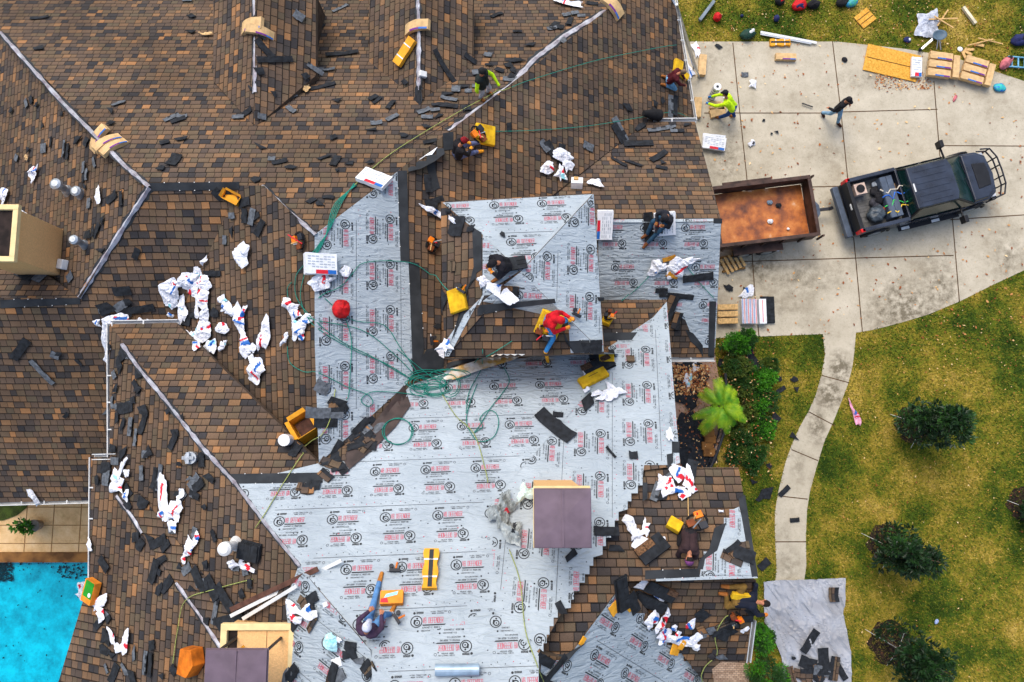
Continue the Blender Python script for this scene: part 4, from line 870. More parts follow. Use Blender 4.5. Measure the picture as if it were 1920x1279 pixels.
# ---- bundles of shingles
def bundle(x, y, L, W, ang, col=None, label='', stripe='pb', th=.1, sag=.0, straps=0, slot=False, z=None, printed=False, up=0, name='shingle_bundle', cat='shingle bundle', group='bundles of new shingles', offz=.0):
    s = mpp(x, y) if z is None else (H - z) / F; L *= s; W *= s; M = frame(x, y, ang, .02 + up * th * 1.05 + offz, z=z); col = col or BROWNCARD
    o = thing(name, label, cat, M, group); b = MB(); N = 10; prof = []
    for i in range(N + 1):
        t = i / N * 2 - 1; prof.append((t * L / 2, -sag * t * t, .02 * math.sin(i * 1.3) * (1 if slot else .3)))
    for i in range(N):
        (x0, z0, w0), (x1, z1, w1) = prof[i], prof[i + 1]
        vs = [(x0, -W / 2 - w0, z0), (x1, -W / 2 - w1, z1), (x1, W / 2 + w1, z1), (x0, W / 2 + w0, z0), (x0, -W / 2 - w0, z0 + th), (x1, -W / 2 - w1, z1 + th), (x1, W / 2 + w1, z1 + th), (x0, W / 2 + w0, z0 + th)]
        fs = [(3, 2, 1, 0), (4, 5, 6, 7), (0, 1, 5, 4), (2, 3, 7, 6)] + ([(3, 0, 4, 7)] if i == 0 else []) + ([(1, 2, 6, 5)] if i == N - 1 else [])
        b.mesh(vs, fs, col)
    b.build('wrapping', o)
    def zt(xx): return th - sag * (2 * xx / L) ** 2 + .006
    def patch(x0, x1, y0, y1, m, nm, n=5):
        q = MB()
        for i in range(n):
            a, c = x0 + (x1 - x0) * i / n, x0 + (x1 - x0) * (i + 1) / n
            q.mesh([(a, y0, zt(a) - .003), (c, y0, zt(c) - .003), (c, y1, zt(c) - .003), (a, y1, zt(a) - .003), (a, y0, zt(a)), (c, y0, zt(c)), (c, y1, zt(c)), (a, y1, zt(a))], [(4, 5, 6, 7), (0, 1, 5, 4), (1, 2, 6, 5), (2, 3, 7, 6), (3, 0, 4, 7)], m)
        q.build(nm, o)
    C = {'p': PRP, 'b': PRB, 'r': PRRED, 'k': PRK}
    if len(stripe) == 2: patch(-L * .18, L * .2, -W * .49, -W * .3, C[stripe[0]], 'printed_stripe'); patch(L * .2, L * .47, -W * .49, -W * .3, C[stripe[1]], 'printed_stripe')
    for k in range(straps): xx = (-.22 + .44 * k) * L; patch(xx - .015, xx + .015, -W / 2, W / 2, WHM, 'strap', 1)
    if slot: patch(-L * .47, L * .47, -W * .13, W * .17, PRK, 'gap_strip')
    if printed:
        q = MB()
        for rr in range(5):
            for cc in range(7):
                x0 = -L * .43 + cc * L * .125; y0 = -W * .18 + rr * W * .125
                if (rr * 3 + cc) % 5 == 0: continue
                q.face([(x0, y0, zt(x0) + .002), (x0 + L * .1, y0, zt(x0) + .002), (x0 + L * .1, y0 + W * .045, zt(x0) + .002), (x0, y0 + W * .045, zt(x0) + .002)], mat('print_grey', (170, 180, 190), .6))
        q.build('printed_panel', o)
    return o
bundle(474, 50, 56, 24, 2, label='left pale cardboard bundle of the pair lying over the first dormer ridge', sag=.10, offz=.03)
bundle(488, 60, 54, 18, 4, label='cardboard bundle with blue end tucked under the other on the first dormer', sag=.10, offz=-.02)
bundle(782, 52, 58, 21, 2, label='single curved cardboard bundle lying over the second dormer ridge', sag=.12, offz=.03)
bundle(763, 100, 58, 22, -42, CARD2, 'orange strapped cardboard bundle tilted on the left slope of the second dormer', '', straps=2, offz=.02)
bundle(1147, 14, 52, 26, 35, label='curved cardboard bundle with purple stripe at the top end of the long hip strip', sag=.08, offz=.03)
bundle(190, 262, 56, 24, -48, label='leftmost of the three fanned cardboard bundles on the left hip', sag=.08, offz=.04)
bundle(203, 270, 56, 20, -50, label='middle one of the three fanned cardboard bundles on the left hip', sag=.08, offz=.02)
bundle(214, 277, 54, 20, -52, label='rightmost of the three fanned cardboard bundles on the left hip', sag=.08)
bundle(808, 1070, 74, 26, 90, CARD2, 'yellow bundle with a black gap and two white straps on grey underlayment', '', straps=2, slot=True, th=.12)
bundle(703, 343, 62, 36, 32, WHT, 'printed white bundle with red stripe over the top edge of the grey sheeting', 'rb', printed=True, offz=.05)
bundle(597, 498, 60, 40, -3, WHT, 'printed white bundle with red and blue stripe on the left sheeting edge', 'rb', printed=True, th=.16, offz=.05)
wrap(605, 530, 46, 26, -25, 41, 'r', .08, lab='white wrapper with red print hanging below the printed bundle'); wrap(645, 508, 24, 24, 0, 42, '', .08, lab='white wrapper flap right of the printed bundle on the sheeting')
bundle(1133, 420, 56, 30, 90, WHT, 'printed white bundle with blue end beside the raised roof on the right wing', 'rb', printed=True, th=.14)
bundle(1245, 418, 44, 40, 85, WHT, 'printed white bundle under the person in black on the right wing', 'rb', printed=True, th=.14)
bundle(1338, 270, 44, 26, 10, WHT, 'upper printed white bundle on the driveway below the yellow shirted person', 'rb', printed=True, z=.14)
bundle(1337, 266, 44, 26, 6, WHT, 'lower printed white bundle on the driveway below the yellow shirted person', 'rb', printed=True, z=.02)
bundle(1471, 110, 40, 13, 2, BROWNCARD, 'small brown cardboard bundle alone on the driveway', 'pb', z=.02, th=.16)
bundle(1461, 82, 40, 13, 0, CARD2, 'strapped yellow bundle with black gap at the lawn edge beside the metal poles', '', straps=2, slot=True, z=.02)
bundle(1315, 126, 14, 42, 6, BROWNCARD, 'upright brown box on the driveway beside the ladder foot', '', z=.02, th=.2)
bundle(1306, 205, 14, 40, 5, BROWNCARD, 'tall brown box on the driveway under the right eave corner', '', z=.02, th=.2)
bundle(1345, 200, 30, 15, 5, BROWNCARD, 'upper brown box beside the yellow shirted person', '', z=.02, th=.12); bundle(1344, 213, 30, 15, -15, BROWNCARD, 'lower brown box beside the yellow shirted person', '', z=.02, th=.12)
for gx, gy, ga, nm in ((1765, 125, 8, 'left'), (1829, 136, 18, 'right')):
    k = 0
    for j in range(3):
        for lay in range(2):
            cx, cy = gx - 6, gy - 16 + j * 16; a = math.radians(ga)
            dx, dy = cx - gx, cy - gy; X_, Y_ = gx + dx * math.cos(a) - dy * math.sin(a), gy + dx * math.sin(a) + dy * math.cos(a)
            bundle(X_, Y_, 44, 14.5, ga, BROWNCARD, f"{('upper', 'middle', 'lower')[j]} bundle in the {('bottom', 'top')[lay]} layer of the {nm} stack of brown bundles on the driveway", 'bp', z=.02 + lay * .17, th=.16, offz=-.015)
    a = math.radians(ga)
    for lay in range(2): bundle(gx + 24 * math.cos(a), gy + 24 * math.sin(a), 46, 12, ga + 90, BROWNCARD, f"end bundle set crosswise in the {('bottom', 'top')[lay]} layer of the {nm} brown stack", '', z=.02 + lay * .17, th=.16, offz=-.015)
# stack of shingles on foam, and opened bundles on wrappers
def board(x, y, L, W, ang, label, kind='m', lay=3, offz=.05, name='opened_bundle'):
    s = mpp(x, y); M = frame(x, y, ang, offz); o = thing(name, label, 'shingle stack', M, 'opened bundles of shingles'); r = random.Random(int(x))
    for i in range(lay):
        b = MB(); l, w_ = L * s, W * s; dx, dy = r.uniform(-.04, .04), r.uniform(-.03, .03); z = i * .035
        b.box((dx, dy - w_ * .22, z), (l, w_ * .55, .03), BLK); N = max(3, int(l / .2)); 
        for k in range(N):
            if kind == 'k': mm = BLK
            else: mm = (mat('tab_brown', (110, 80, 54), .9, .3, 30), mat('tab_umber', (84, 62, 46), .9, .3, 30), BLK)[r.randint(0, 2)]
            b.box((dx - l / 2 + (k + .5) * l / N, dy + w_ * .27, z + .004), (l / N - .01, w_ * .42, .03), mm)
        b.build('shingle', o)
    return o
board(1222, 1030, 60, 34, -38, 'opened stack of brown and black shingles on white plastic left of the kneeling person')
wrap(1214, 1026, 60, 38, -38, 61, 'r', .04, lab='white plastic spread under the opened shingle stack'); wrap(1225, 1098, 52, 36, 35, 62, 'b', .05, lab='white plastic spread under the shingle stack on the right ridge')
board(1237, 1103, 60, 26, 32, 'opened stack of brown shingles in white plastic on the right ridge')
board(1218, 1122, 62, 24, 30, 'curved black shingle stack lying below the opened stack on the right ridge', 'k')
board(1162, 1112, 64, 24, 70, 'tall black shingle stack over orange card on the sheeting edge', 'k')
board(1120, 690, 62, 28, -35, 'black and brown shingle stack resting on yellow foam on the grey sheeting'); board(1122, 668, 34, 26, 0, 'square shingle stack above the foam on the grey sheeting')
board(965, 498, 30, 44, 80, 'square of dark shingles behind the person in black on the raised roof', 'k', 2); board(955, 545, 34, 22, 5, 'short dark shingles below the person in black on the raised roof', 'm', 2)
board(472, 1032, 50, 30, 6, 'grey opened bundle in a torn white wrapper beside the white capped pipe', 'k'); 
board(1437, 582, 50, 26, 90, 'black shingle stack beside the striped bundles on the driveway', 'k')
bundle(1150, 1140, 22, 22, -30, CARD2, 'left orange card under the black shingle stack on the sheeting', '', th=.02); bundle(1180, 1130, 26, 22, -40, CARD2, 'right orange card under the black shingle stack on the sheeting', '', th=.02)
bundle(1262, 1212, 22, 26, 20, CARD2, 'orange card poking out of the wrapper heap near the bottom right', '', th=.03, offz=.04); bundle(1278, 1204, 9, 22, 25, CARD2, 'narrow orange card right of the wider one in the wrapper heap', '', th=.03, offz=.04)
bundle(1090, 1201, 9, 16, 35, CARD2, 'orange card corner showing under the shingle edge below', '', th=.03)
# striped stack on pallet
o = thing('striped_bundle_stack', 'upright stack of thin blue and red striped white bundles on the driveway edge', 'bundle stack', frame(1402, 586, 0, 0, z=.02))
for i in range(8):
    b = MB(); b.box((-.28 + i * .07, 0, .16), (.055, .9, .3), WHT); b.box((-.28 + i * .07, 0, .315), (.02, .9, .008), (PRB, PRRED)[i % 2]); b.build('bundle', o)
b = MB(); b.box((.45, 0, .16), (.26, .9, .3), WHT); b.box((.45, 0, .314), (.02, .8, .008), PRRED); b.build('bundle', o)
# ---- foam pads
def foam(x, y, L, W, ang, m, label, th=.12, pts=None, z=None, offz=.02):
    s = mpp(x, y) if z is None else (H - z) / F; M = frame(x, y, ang, offz, z=z); b = MB(); l, w_ = L * s / 2, W * s / 2
    P = pts and [(p[0] * l, p[1] * w_) for p in pts] or [(-l, -w_), (l * .96, -w_ * .97), (l, w_), (-l * .97, w_ * .98)]
    n = len(P); vs = [(p[0], p[1], 0) for p in P] + [(p[0] * 1.02, p[1] * 1.02, th * .6) for p in P] + [(p[0] * .97, p[1] * .97, th) for p in P] + [(0, 0, th * .93)]
    fs = [tuple(range(n - 1, -1, -1))] + [(a + i, a + (i + 1) % n, a + n + (i + 1) % n, a + n + i) for a in (0, n) for i in range(n)] + [(2 * n + i, 2 * n + (i + 1) % n, 3 * n) for i in range(n)]
    b.mesh(vs, fs, m); return tag(b.build('foam_pad', M=M, bevel=.012), label, 'foam pad', 'foam pads roofers sit on')
foam(907, 255, 42, 40, 0, FOAM, 'square yellow foam pad under the tool belt near the maroon capped person')
foam(861, 564, 36, 46, -12, FOAM, 'yellow foam pad with a nail gun on the left of the raised roof')
foam(1030, 606, 46, 48, 22, FOAM, 'yellow foam pad under the person in the red hoodie')
foam(1137, 606, 18, 22, 30, FOAM, 'yellow foam pad half hidden below the right side of the raised roof', offz=.05)
foam(1268, 128, 20, 30, 8, FOAM, 'mustard foam pad beside the person kneeling at the eave')
foam(1280, 144, 18, 14, 20, FOAM, 'small yellow foam wedge at the gutter beside the kneeling person')
foam(370, 1236, 44, 56, 25, FOAMO, 'orange foam wedge standing beside the lower capped chimney', .3, [(-.3, -1), (.8, -.7), (1, .3), (.1, 1), (-1, .5)])
foam(1262, 512, 28, 20, 10, FOAMM, 'mustard foam scrap poking from under the white wrapper on the right wing', .08, [(-1, -.7), (.6, -1), (1, .6), (-.4, 1)])
foam(1254, 484, 26, 8, -20, FOAMM, 'narrow mustard foam strip above the white wrapper on the right wing', .06)
foam(1112, 712, 60, 22, -35, FOAM, 'yellow foam corner showing below the shingle stack on the sheeting'); foam(1136, 677, 30, 20, 0, FOAM, 'yellow foam corner above the shingle stack on the sheeting')
# ---- open boxes
def openbox(x, y, w_, h_, ang, z, label, tilt=(0, 0), hgt=.45, m=CARD2, dark=None):
    s = mpp(x, y); M = frame(x, y, ang, .03, flat=True) @ Matrix.Rotation(tilt[0], 4, 'X') @ Matrix.Rotation(tilt[1], 4, 'Y')
    o = thing('open_box', label, 'cardboard box', M); a, c = w_ * s / 2, h_ * s / 2; t = .012
    for nm, cc, dd in (('side_panel', (a, 0, hgt / 2), (t, 2 * c, hgt)), ('side_panel', (-a, 0, hgt / 2), (t, 2 * c, hgt)), ('side_panel', (0, c, hgt / 2), (2 * a, t, hgt)), ('side_panel', (0, -c, hgt / 2), (2 * a, t, hgt)), ('bottom_panel', (0, 0, t), (2 * a, 2 * c, t))):
        b = MB(); b.box(cc, dd, m); b.build(nm, o)
    for sx, sy in ((1, 0), (-1, 0), (0, 1)):
        b = MB(); q = min(.16, .32 * c)
        if sx: vs = [(sx * a, -c, hgt), (sx * a, c, hgt), (sx * (a + q), c * .95, hgt + .06), (sx * (a + q), -c * .95, hgt + .06)]
        else: vs = [(-a, sy * c, hgt), (a, sy * c, hgt), (a * .95, sy * (c + q), hgt + .05), (-a * .95, sy * (c + q), hgt + .05)]
        b.mesh(vs + [(v[0], v[1], v[2] - .012) for v in vs], [(0, 1, 2, 3), (7, 6, 5, 4), (0, 4, 5, 1), (1, 5, 6, 2), (2, 6, 7, 3), (3, 7, 4, 0)], m); b.build('flap', o)
    if dark: b = MB(); b.box((0, 0, .1), (1.6 * a, 1.6 * c, .14), dark); b.build('contents', o)
    return o
openbox(578, 806, 36, 40, -35, 0, 'open orange cardboard box with dark contents at the left edge of the sheeting', (-.25, .1), .42, dark=mat('coil_brown', (70, 44, 34), .8, .3))
openbox(437, 373, 34, 18, 28, 0, 'shallow open yellow cardboard tray left of the central ridge', (0, 0), .12)
b = MB(); b.tube([(0, 0, 0), (0, 0, .32)], .12, WHT, 20); b.tube([(0, 0, .3), (0, 0, .33)], .125, WHM, 20)
tag(b.build('bucket', M=frame(541, 825, 0, 0, flat=True)), 'white lidded bucket beside the open orange box', 'bucket')
o = thing('green_carton', 'green and orange carton at the left eave above the pool', 'carton', frame(181, 1107, 15, .05))
b = MB(); b.box((0, 0, .08), (.36, .5, .16), mat('carton_orange', (232, 140, 40), .7)); b.build('carton', o)
b = MB(); b.box((.02, .06, .166), (.3, .36, .01), mat('carton_green', (30, 140, 30), .6)); b.tube([(.1, -.04, .17), (.1, -.04, .178)], .05, WHT, 14); b.build('printed_label', o)
o = thing('soda_carton', 'orange soft drink carton lying beside the person in the purple jacket', 'carton', frame(736, 1125, -3, .03))
b = MB(); b.box((0, 0, .07), (.42, .25, .14), mat('carton_orange', (232, 140, 40), .7)); b.build('carton', o, bevel=.01)
b = MB(); b.mesh([(-.14, -.02, .145), (.1, .03, .145), (.12, .1, .145), (-.1, .05, .145)], [(0, 1, 2, 3)], PRT); b.mesh([(-.2, -.1, .144), (-.05, -.11, .144), (-.08, -.02, .144), (-.19, -.03, .144)], [(0, 1, 2, 3)], PRRED); b.build('printed_label', o)
# ---- pipes and vents
def vent(x0, y0, x1, y1, r, label, cap=True, m=None):
    """stands at x1,y1 ; its top is seen at x0,y0"""
    p = topz(x1, y1)[0]; best = min((abs(proj(p + Vector((0, 0, h / 50)))[0] - x0) + abs(proj(p + Vector((0, 0, h / 50)))[1] - y0), h / 50) for h in range(5, 90))[1]
    o = thing('vent_pipe', label, 'vent pipe', Matrix.Translation(p)); m = m or mat('galvanised', (170, 178, 184), .4, .2, 8, 0, .5, .5)
    b = MB(); b.tube([(0, 0, -.2), (0, 0, best)], r, m, 18); b.build('pipe', o)
    b = MB(); b.tube([(0, 0, -.05), (0, 0, .1), (0, 0, .16)], [r * 1.9, r * 1.3, r * 1.05], m, 18); b.build('flashing', o)
    if cap: b = MB(); b.tube([(0, 0, best - .08), (0, 0, best + .02), (0, 0, best + .06)], [r * 1.5, r * 1.5, r * .9], m, 20); b.build('cap', o)
    return o
vent(104, 346, 128, 358, .09, 'taller grey metal vent pipe on the far left slope'); vent(142, 360, 152, 364, .085, 'shorter grey vent pipe right of the taller one on the far left slope', True)
vent(138, 452, 160, 459, .075, 'small grey vent pipe right of the left edge chimney'); vent(421, 1030, 444, 1020, .09, 'white capped vent pipe beside the torn grey bundle', True, WHM)
b = MB(); b.box((0, 0, .08), (.24, .24, .16), WHM); tag(b.build('roof_vent', M=frame(123, 497, 10, 0), bevel=.02), 'small square cream roof vent right of the left edge chimney', 'roof vent')
o = thing('turbine_vent', 'white star shaped roof vent right of the left hip strip', 'roof vent', frame(361, 858, 0, 0, flat=True))
b = MB(); b.tube([(.03, 0, -.1), (.03, 0, .2)], .13, MATS['galvanised'], 18); b.build('pipe', o)
for k in range(2): b = MB(); b.box((0, 0, .24 + k * .012), (.24, .07, .03) if k == 0 else (.07, .24, .03), MATS['galvanised']); b.build('vane', o)
b = MB(); b.box((0, 0, .06), (.2, .16, .12), WHM); tag(b.build('roof_vent', M=frame(790, 142, 0, .02), bevel=.02), 'small square white vent on the second dormer ridge', 'roof vent')
b = MB(); b.box((0, 0, .1), (.3, .22, .2), WHT); b.box((-.03, .04, .21), (.12, .1, .06), WOOD); tag(b.build('nail_box', M=frame(1081, 350, 5, .02)), 'small white carton with a wooden top beside the wrappers above the raised roof', 'carton')
# round kraft paper
for (x, y, w_, h_, lb) in ((569, 168, 30, 32, 'crumpled kraft paper on the slope between the two dormers'), (386, 68, 22, 10, 'small torn kraft paper left of the first dormer'), (55, 298, 14, 14, 'small kraft paper scrap near the left edge')):
    tag(wrap(x, y, w_, h_, 10, 3, '', .08, base=BROWNCARD, lab=lb), lb, 'paper', None).name = 'kraft_paper'
# red bag
b = MB(); b.ball((0, 0, .1), .2, mat('red_cloth', (190, 18, 24), .7, .2, 9, .6), sc=(1, 1.05, .55), nu=18, nv=10)
vs = []
for i, v in enumerate(b.v): k = 1 + .16 * noise.noise(Vector(v) * 9); vs.append((v[0] * k, v[1] * k, v[2] * (1 + .5 * noise.noise(Vector(v) * 12))))
b.v = vs; tag(b.build('red_bag', M=frame(637, 581, 0, .02), smooth=True), 'round bright red bag on the grey underlayment', 'bag')
# boards and metal poles
def stick(x0, y0, x1, y1, w_, m, name, label, cat, z=None, th=.03, group=None, off=.06):
    if z is None: a, c = topz(x0, y0)[0], topz(x1, y1)[0]
    else: a, c = U(x0, y0, z), U(x1, y1, z)
    up = Vector((0, 0, 1)); d = (c - a).normalized(); q = d.cross(up).normalized(); n = q.cross(d); M = Matrix((d, -q, n)).transposed().to_4x4(); M.translation = (a + c) / 2 + Vector((0, 0, off))
    b = MB(); b.box((0, 0, 0), ((c - a).length, w_, th), m); return tag(b.build(name, M=M, bevel=.003), label, cat, group)
stick(438, 1140, 600, 1064, .1, mat('brown_board', (92, 62, 50), .7, .2), 'trim_board', 'brown trim board lying above the two white ones at the lower hip', 'board', off=.16)
stick(440, 1150, 645, 1047, .07, WHM, 'trim_board', 'longest white trim board crossing the lower hip onto the sheeting', 'board', off=.22)
stick(460, 1157, 560, 1096, .07, WHM, 'trim_board', 'shorter white trim board lowest of the three at the lower hip', 'board', off=.14)
stick(455, 1222, 492, 1184, .05, mat('handle_wood', (224, 152, 40), .6), 'wooden_stick', 'orange wooden handle leaning on the lower capped chimney', 'stick', off=1.0)
stick(1425, 62, 1530, 82, .1, WHM, 'metal_pole', 'long white metal pole along the lawn edge', 'pole', z=.05); stick(1425, 66, 1520, 84, .05, MET, 'metal_pole', 'thin grey metal pole beside the long white one at the lawn edge', 'pole', z=.04)
stick(1311, 40, 1338, 4, .12, mat('pipe_slate', (120, 134, 142), .5), 'grey_tube', 'grey tube lying on the lawn beside the ladder', 'tube', z=.08, th=.12)
stick(1804, 15, 1827, 46, .11, mat('birch', (216, 206, 176), .7), 'pale_tube', 'pale cream tube lying on the upper right lawn', 'tube', z=.06, th=.1)
for i, (a, lb) in enumerate((((1756, 50, 1776, 20), 'steep'), ((1740, 38, 1794, 36), 'level'), ((1750, 32, 1786, 54), 'falling'))):
    stick(*a, .05, WOOD, 'lumber_stick', f'{lb} wooden slat crossing the grey plastic sheet on the lawn', 'slat', z=.12 + .04 * i)
for a, lb in (((1812, 87, 1860, 75), 'rising'), ((1832, 73, 1878, 84), 'falling')): stick(*a, .04, WOOD, 'lumber_stick', f'thin {lb} wooden slat of the crossed pair on the far right lawn', 'slat', z=.06 + (.03 if lb == 'rising' else 0))
for i, (x, y, a) in enumerate(((1815, 100, 30), (1808, 96, -50), (1818, 94, 0), (1806, 104, 70), (1836, 86, 10))):
    tag(board_ := MB(), None) if False else None
    b = MB(); b.box((0, 0, .02 + i * .008), (.3, .1, .03), WOOD); describe(b.build('wood_offcut', M=frame(x, y, a, 0, z=.02)), x, y, 'small wooden offcut on the right lawn by the brown bundle stacks', 'wood offcut', 'wooden offcuts on the lawn')
stick(1470, 194, 1523, 202, .04, DKM, 'metal_bar', 'thin black bar on the driveway left of the walking person', 'bar', z=.04) if False else stick(1503, 195, 1523, 202, .04, DKM, 'metal_bar', 'thin black bar on the driveway left of the walking person', 'bar', z=.04)
# rolls
b = MB(); b.tube([(-.38, 0, .11), (.38, 0, .11)], .1, mat('roll_silver', (150, 172, 190), .35, .15, 4, 0, .5, .3), 18); tag(b.build('silver_pipe', M=frame(858, 1260, -1, .02)), 'short silver blue pipe length at the bottom of the grey sheeting', 'pipe')
o = thing('underlayment_roll', 'white roll of printed underlayment standing on the driveway near the yellow shirt', 'roll', frame(1332, 185, 0, 0, z=.02))
b = MB(); b.tube([(0, 0, 0), (0, 0, 1.0)], .14, WHT, 20); b.build('roll', o); b = MB(); b.tube([(0, 0, 1.0), (0, 0, 1.01)], .05, PRK, 14); b.build('core', o)
for i in range(5): b = MB(); b.tube([(0, 0, .15 + .17 * i), (0, 0, .19 + .17 * i)], .142, PRK, 20); b.build('printed_band', o)
# osb
OSB = noise_ramp('osb', 14, [(.3, (160, 108, 36)), (.45, (206, 150, 56)), (.6, (226, 172, 76)), (.8, (240, 200, 120))], .85, .4, 6, .8)
def panel(x, y, L, W, ang, lb, z=.05, lines=0):
    s = (H - z) / F; o = thing('osb_panel', lb, 'wood panel', frame(x, y, ang, 0, z=z), 'oriented strand boards on the ground'); b = MB(); b.box((0, 0, 0), (L * s, W * s, .03), OSB); b.build('board', o)
    for i in range(lines): b = MB(); b.box((0, (-.5 + (i + 1) / (lines + 1)) * W * s, .017), (L * s * .96, .03, .006), mat('pencil', (90, 60, 20), .9)); b.build('chalk_line', o)
panel(1672, 118, 106, 56, 14, 'large orange oriented strand board sheet on the driveway edge', .06, 1); panel(1622, 34, 34, 30, -38, 'small square oriented strand board with two lines on the lawn', .05, 2)
bundle(1716, 128, 20, 40, 5, WHT, 'printed white bundle lying on the large orange board', 'rb', z=.1, th=.1, printed=True)
for k in range(3): stick(1345, 577 + 13 * k, 1382, 576 + 13 * k, .2, WOOD, 'lumber_plank', f"{('upper', 'middle', 'lower')[k]} yellow plank of the pile left of the striped bundles", 'plank', z=.2, th=.1)
# wooden pallet half under the right eave
o = thing('pallet', 'yellow wooden pallet on the driveway below the trailer', 'pallet', frame(1372, 494, -10, 0, z=.02))
for k in range(5): b = MB(); b.box((-.34 + .17 * k, 0, .14), (.1, .62, .025), WOOD, Matrix.Rotation(.3, 4, 'Z')); b.build('slat', o)
for k in range(3): b = MB(); b.box((0, -.26 + .26 * k, .07), (.85, .07, .1), mat('lumber_dark', (120, 90, 50), .9)); b.build('runner', o)
# ================================================================== trees, shrubs, palm
LEAFD = mat('leaf_dark', (30, 60, 24), .45, .35, 3, c2=(12, 32, 14), spec=.3); LEAFB = mat('leaf_bright', (82, 150, 30), .5, .25, 3, c2=(50, 110, 24)); LEAFO = mat('leaf_olive', (96, 112, 40), .6, .3, 5, c2=(60, 82, 30)); BARK = mat('bark', (86, 70, 54), .95, .3, 12, .6)
LEAFM = mat('leaf_mid', (52, 92, 34), .5, .3, 4, c2=(34, 66, 28))
def leaves(b, c, n, rad, size, m, r, shell=.35, up=.6, W=.42):
    for _ in range(n):
        d = Vector((r.gauss(0, 1), r.gauss(0, 1), r.gauss(0, 1))).normalized(); q = r.uniform(shell, 1) ** .6
        p = Vector(c) + Vector((d.x * rad[0], d.y * rad[1], d.z * rad[2])) * q
        e = (d + Vector((r.uniform(-.7, .7), r.uniform(-.7, .7), r.uniform(-.2, up)))).normalized(); s_ = e.cross(Vector((r.uniform(-1, 1), r.uniform(-1, 1), 1))).normalized()
        L = size * r.uniform(.6, 1.3); w_ = L * W * .5; nn_ = e.cross(s_) * L * .12
        b.face([p, p + e * L * .5 + s_ * w_ + nn_, p + e * L, p + e * L * .5 - s_ * w_ + nn_], m)
def tree(x, y, h, rad, seed, label):
    h *= .92; rad *= .9
    r = random.Random(seed); p = U(x, y, 0); o = thing('magnolia_tree', label, 'tree', Matrix.Translation(p), 'young magnolia trees in mulch rings on the lawn')
    b = MB(); b.tube([(0, 0, 0), (.02, .01, h * .4), (0, .02, h * .75), (0, 0, h)], [.06, .05, .03, .01], BARK, 8)
    for i in range(14):
        a = i * 2.4; z = h * (.18 + .055 * i); R_ = rad * (1.05 - z / h * .6); b.tube([(0, 0, z), (math.cos(a) * R_ * .6, math.sin(a) * R_ * .6, z + .12), (math.cos(a) * R_, math.sin(a) * R_, z + .3)], [.02, .014, .006], BARK, 5)
    b.build('trunk', o)
    b = MB()
    for i in range(46):
        a = r.uniform(0, 6.28); z = r.uniform(.16, 1) ** .8 * h; R_ = rad * (1.05 - z / h * .5) * r.uniform(.25, 1.1)
        leaves(b, (math.cos(a) * R_, math.sin(a) * R_, z), 66, (.24, .24, .16), .17, LEAFD if r.random() < .85 else LEAFM, r)
    b.build('crown', o)
    b = MB()
    for q in range(3): a = q * 2.1 + .5; b.tube([(0, 0, .9), (math.cos(a) * .8, math.sin(a) * .8, .02)], .008, WHM, 4)
    b.build('guy_wire', o)
MR = MB()
def mulch(x, y, rx, ry):
    p = U(x, y, .006); pts = [(p.x + rx * math.cos(a / 24 * 6.283) * (1 + .1 * math.sin(a * 1.7) + .1 * math.sin(a * 3.9)), p.y + ry * math.sin(a / 24 * 6.283) * (1 + .06 * math.cos(a * 2.3))) for a in range(24)]
    MR.prism(pts, -.02, .03, DIRT)
for x, y, rx, ry in ((1712,796,.62,.68),(1662,1020,.66,.72),(1668,1205,.72,.76),(1920,945,.6,.6)): mulch(x, y, rx, ry)
tag(MR.build('mulch_rings'), kind='structure')
tree(1705, 798, 3.5, .8, 1, 'dark magnolia tree highest on the lawn in a round mulch bed'); tree(1652, 1022, 3.6, .95, 2, 'dark magnolia tree right of the lower end of the path')
tree(1660, 1203, 3.6, 1.0, 3, 'dark magnolia tree beside the grey tarpaulin'); tree(1925, 960, 2.2, .6, 4, 'dark magnolia tree cut by the right edge')
def shrub(x, y, rx, ry, h, m, seed, label, n=26, size=.09, name='shrub', m2=None):
    r = random.Random(seed); p = U(x, y, 0); o = thing(name, label, 'shrub', Matrix.Translation(p), 'shrubs along the house side'); b = MB()
    for i in range(6): a = r.uniform(0, 6.28); b.tube([(0, 0, 0), (math.cos(a) * rx * .6, math.sin(a) * ry * .6, h * .8)], [.02, .008], BARK, 5)
    b.build('stem', o); b = MB()
    for i in range(n):
        a = r.uniform(0, 6.28); q = r.uniform(0, 1) ** .5; leaves(b, (math.cos(a) * q * rx * .85, math.sin(a) * q * ry * .85, h * r.uniform(.5, 1) * (1 - .4 * q * q)), 130, (rx * .32, ry * .32, h * .3), size, m if not m2 or r.random() < .6 else m2, r, .1, .8)
    b.build('foliage', o); return o
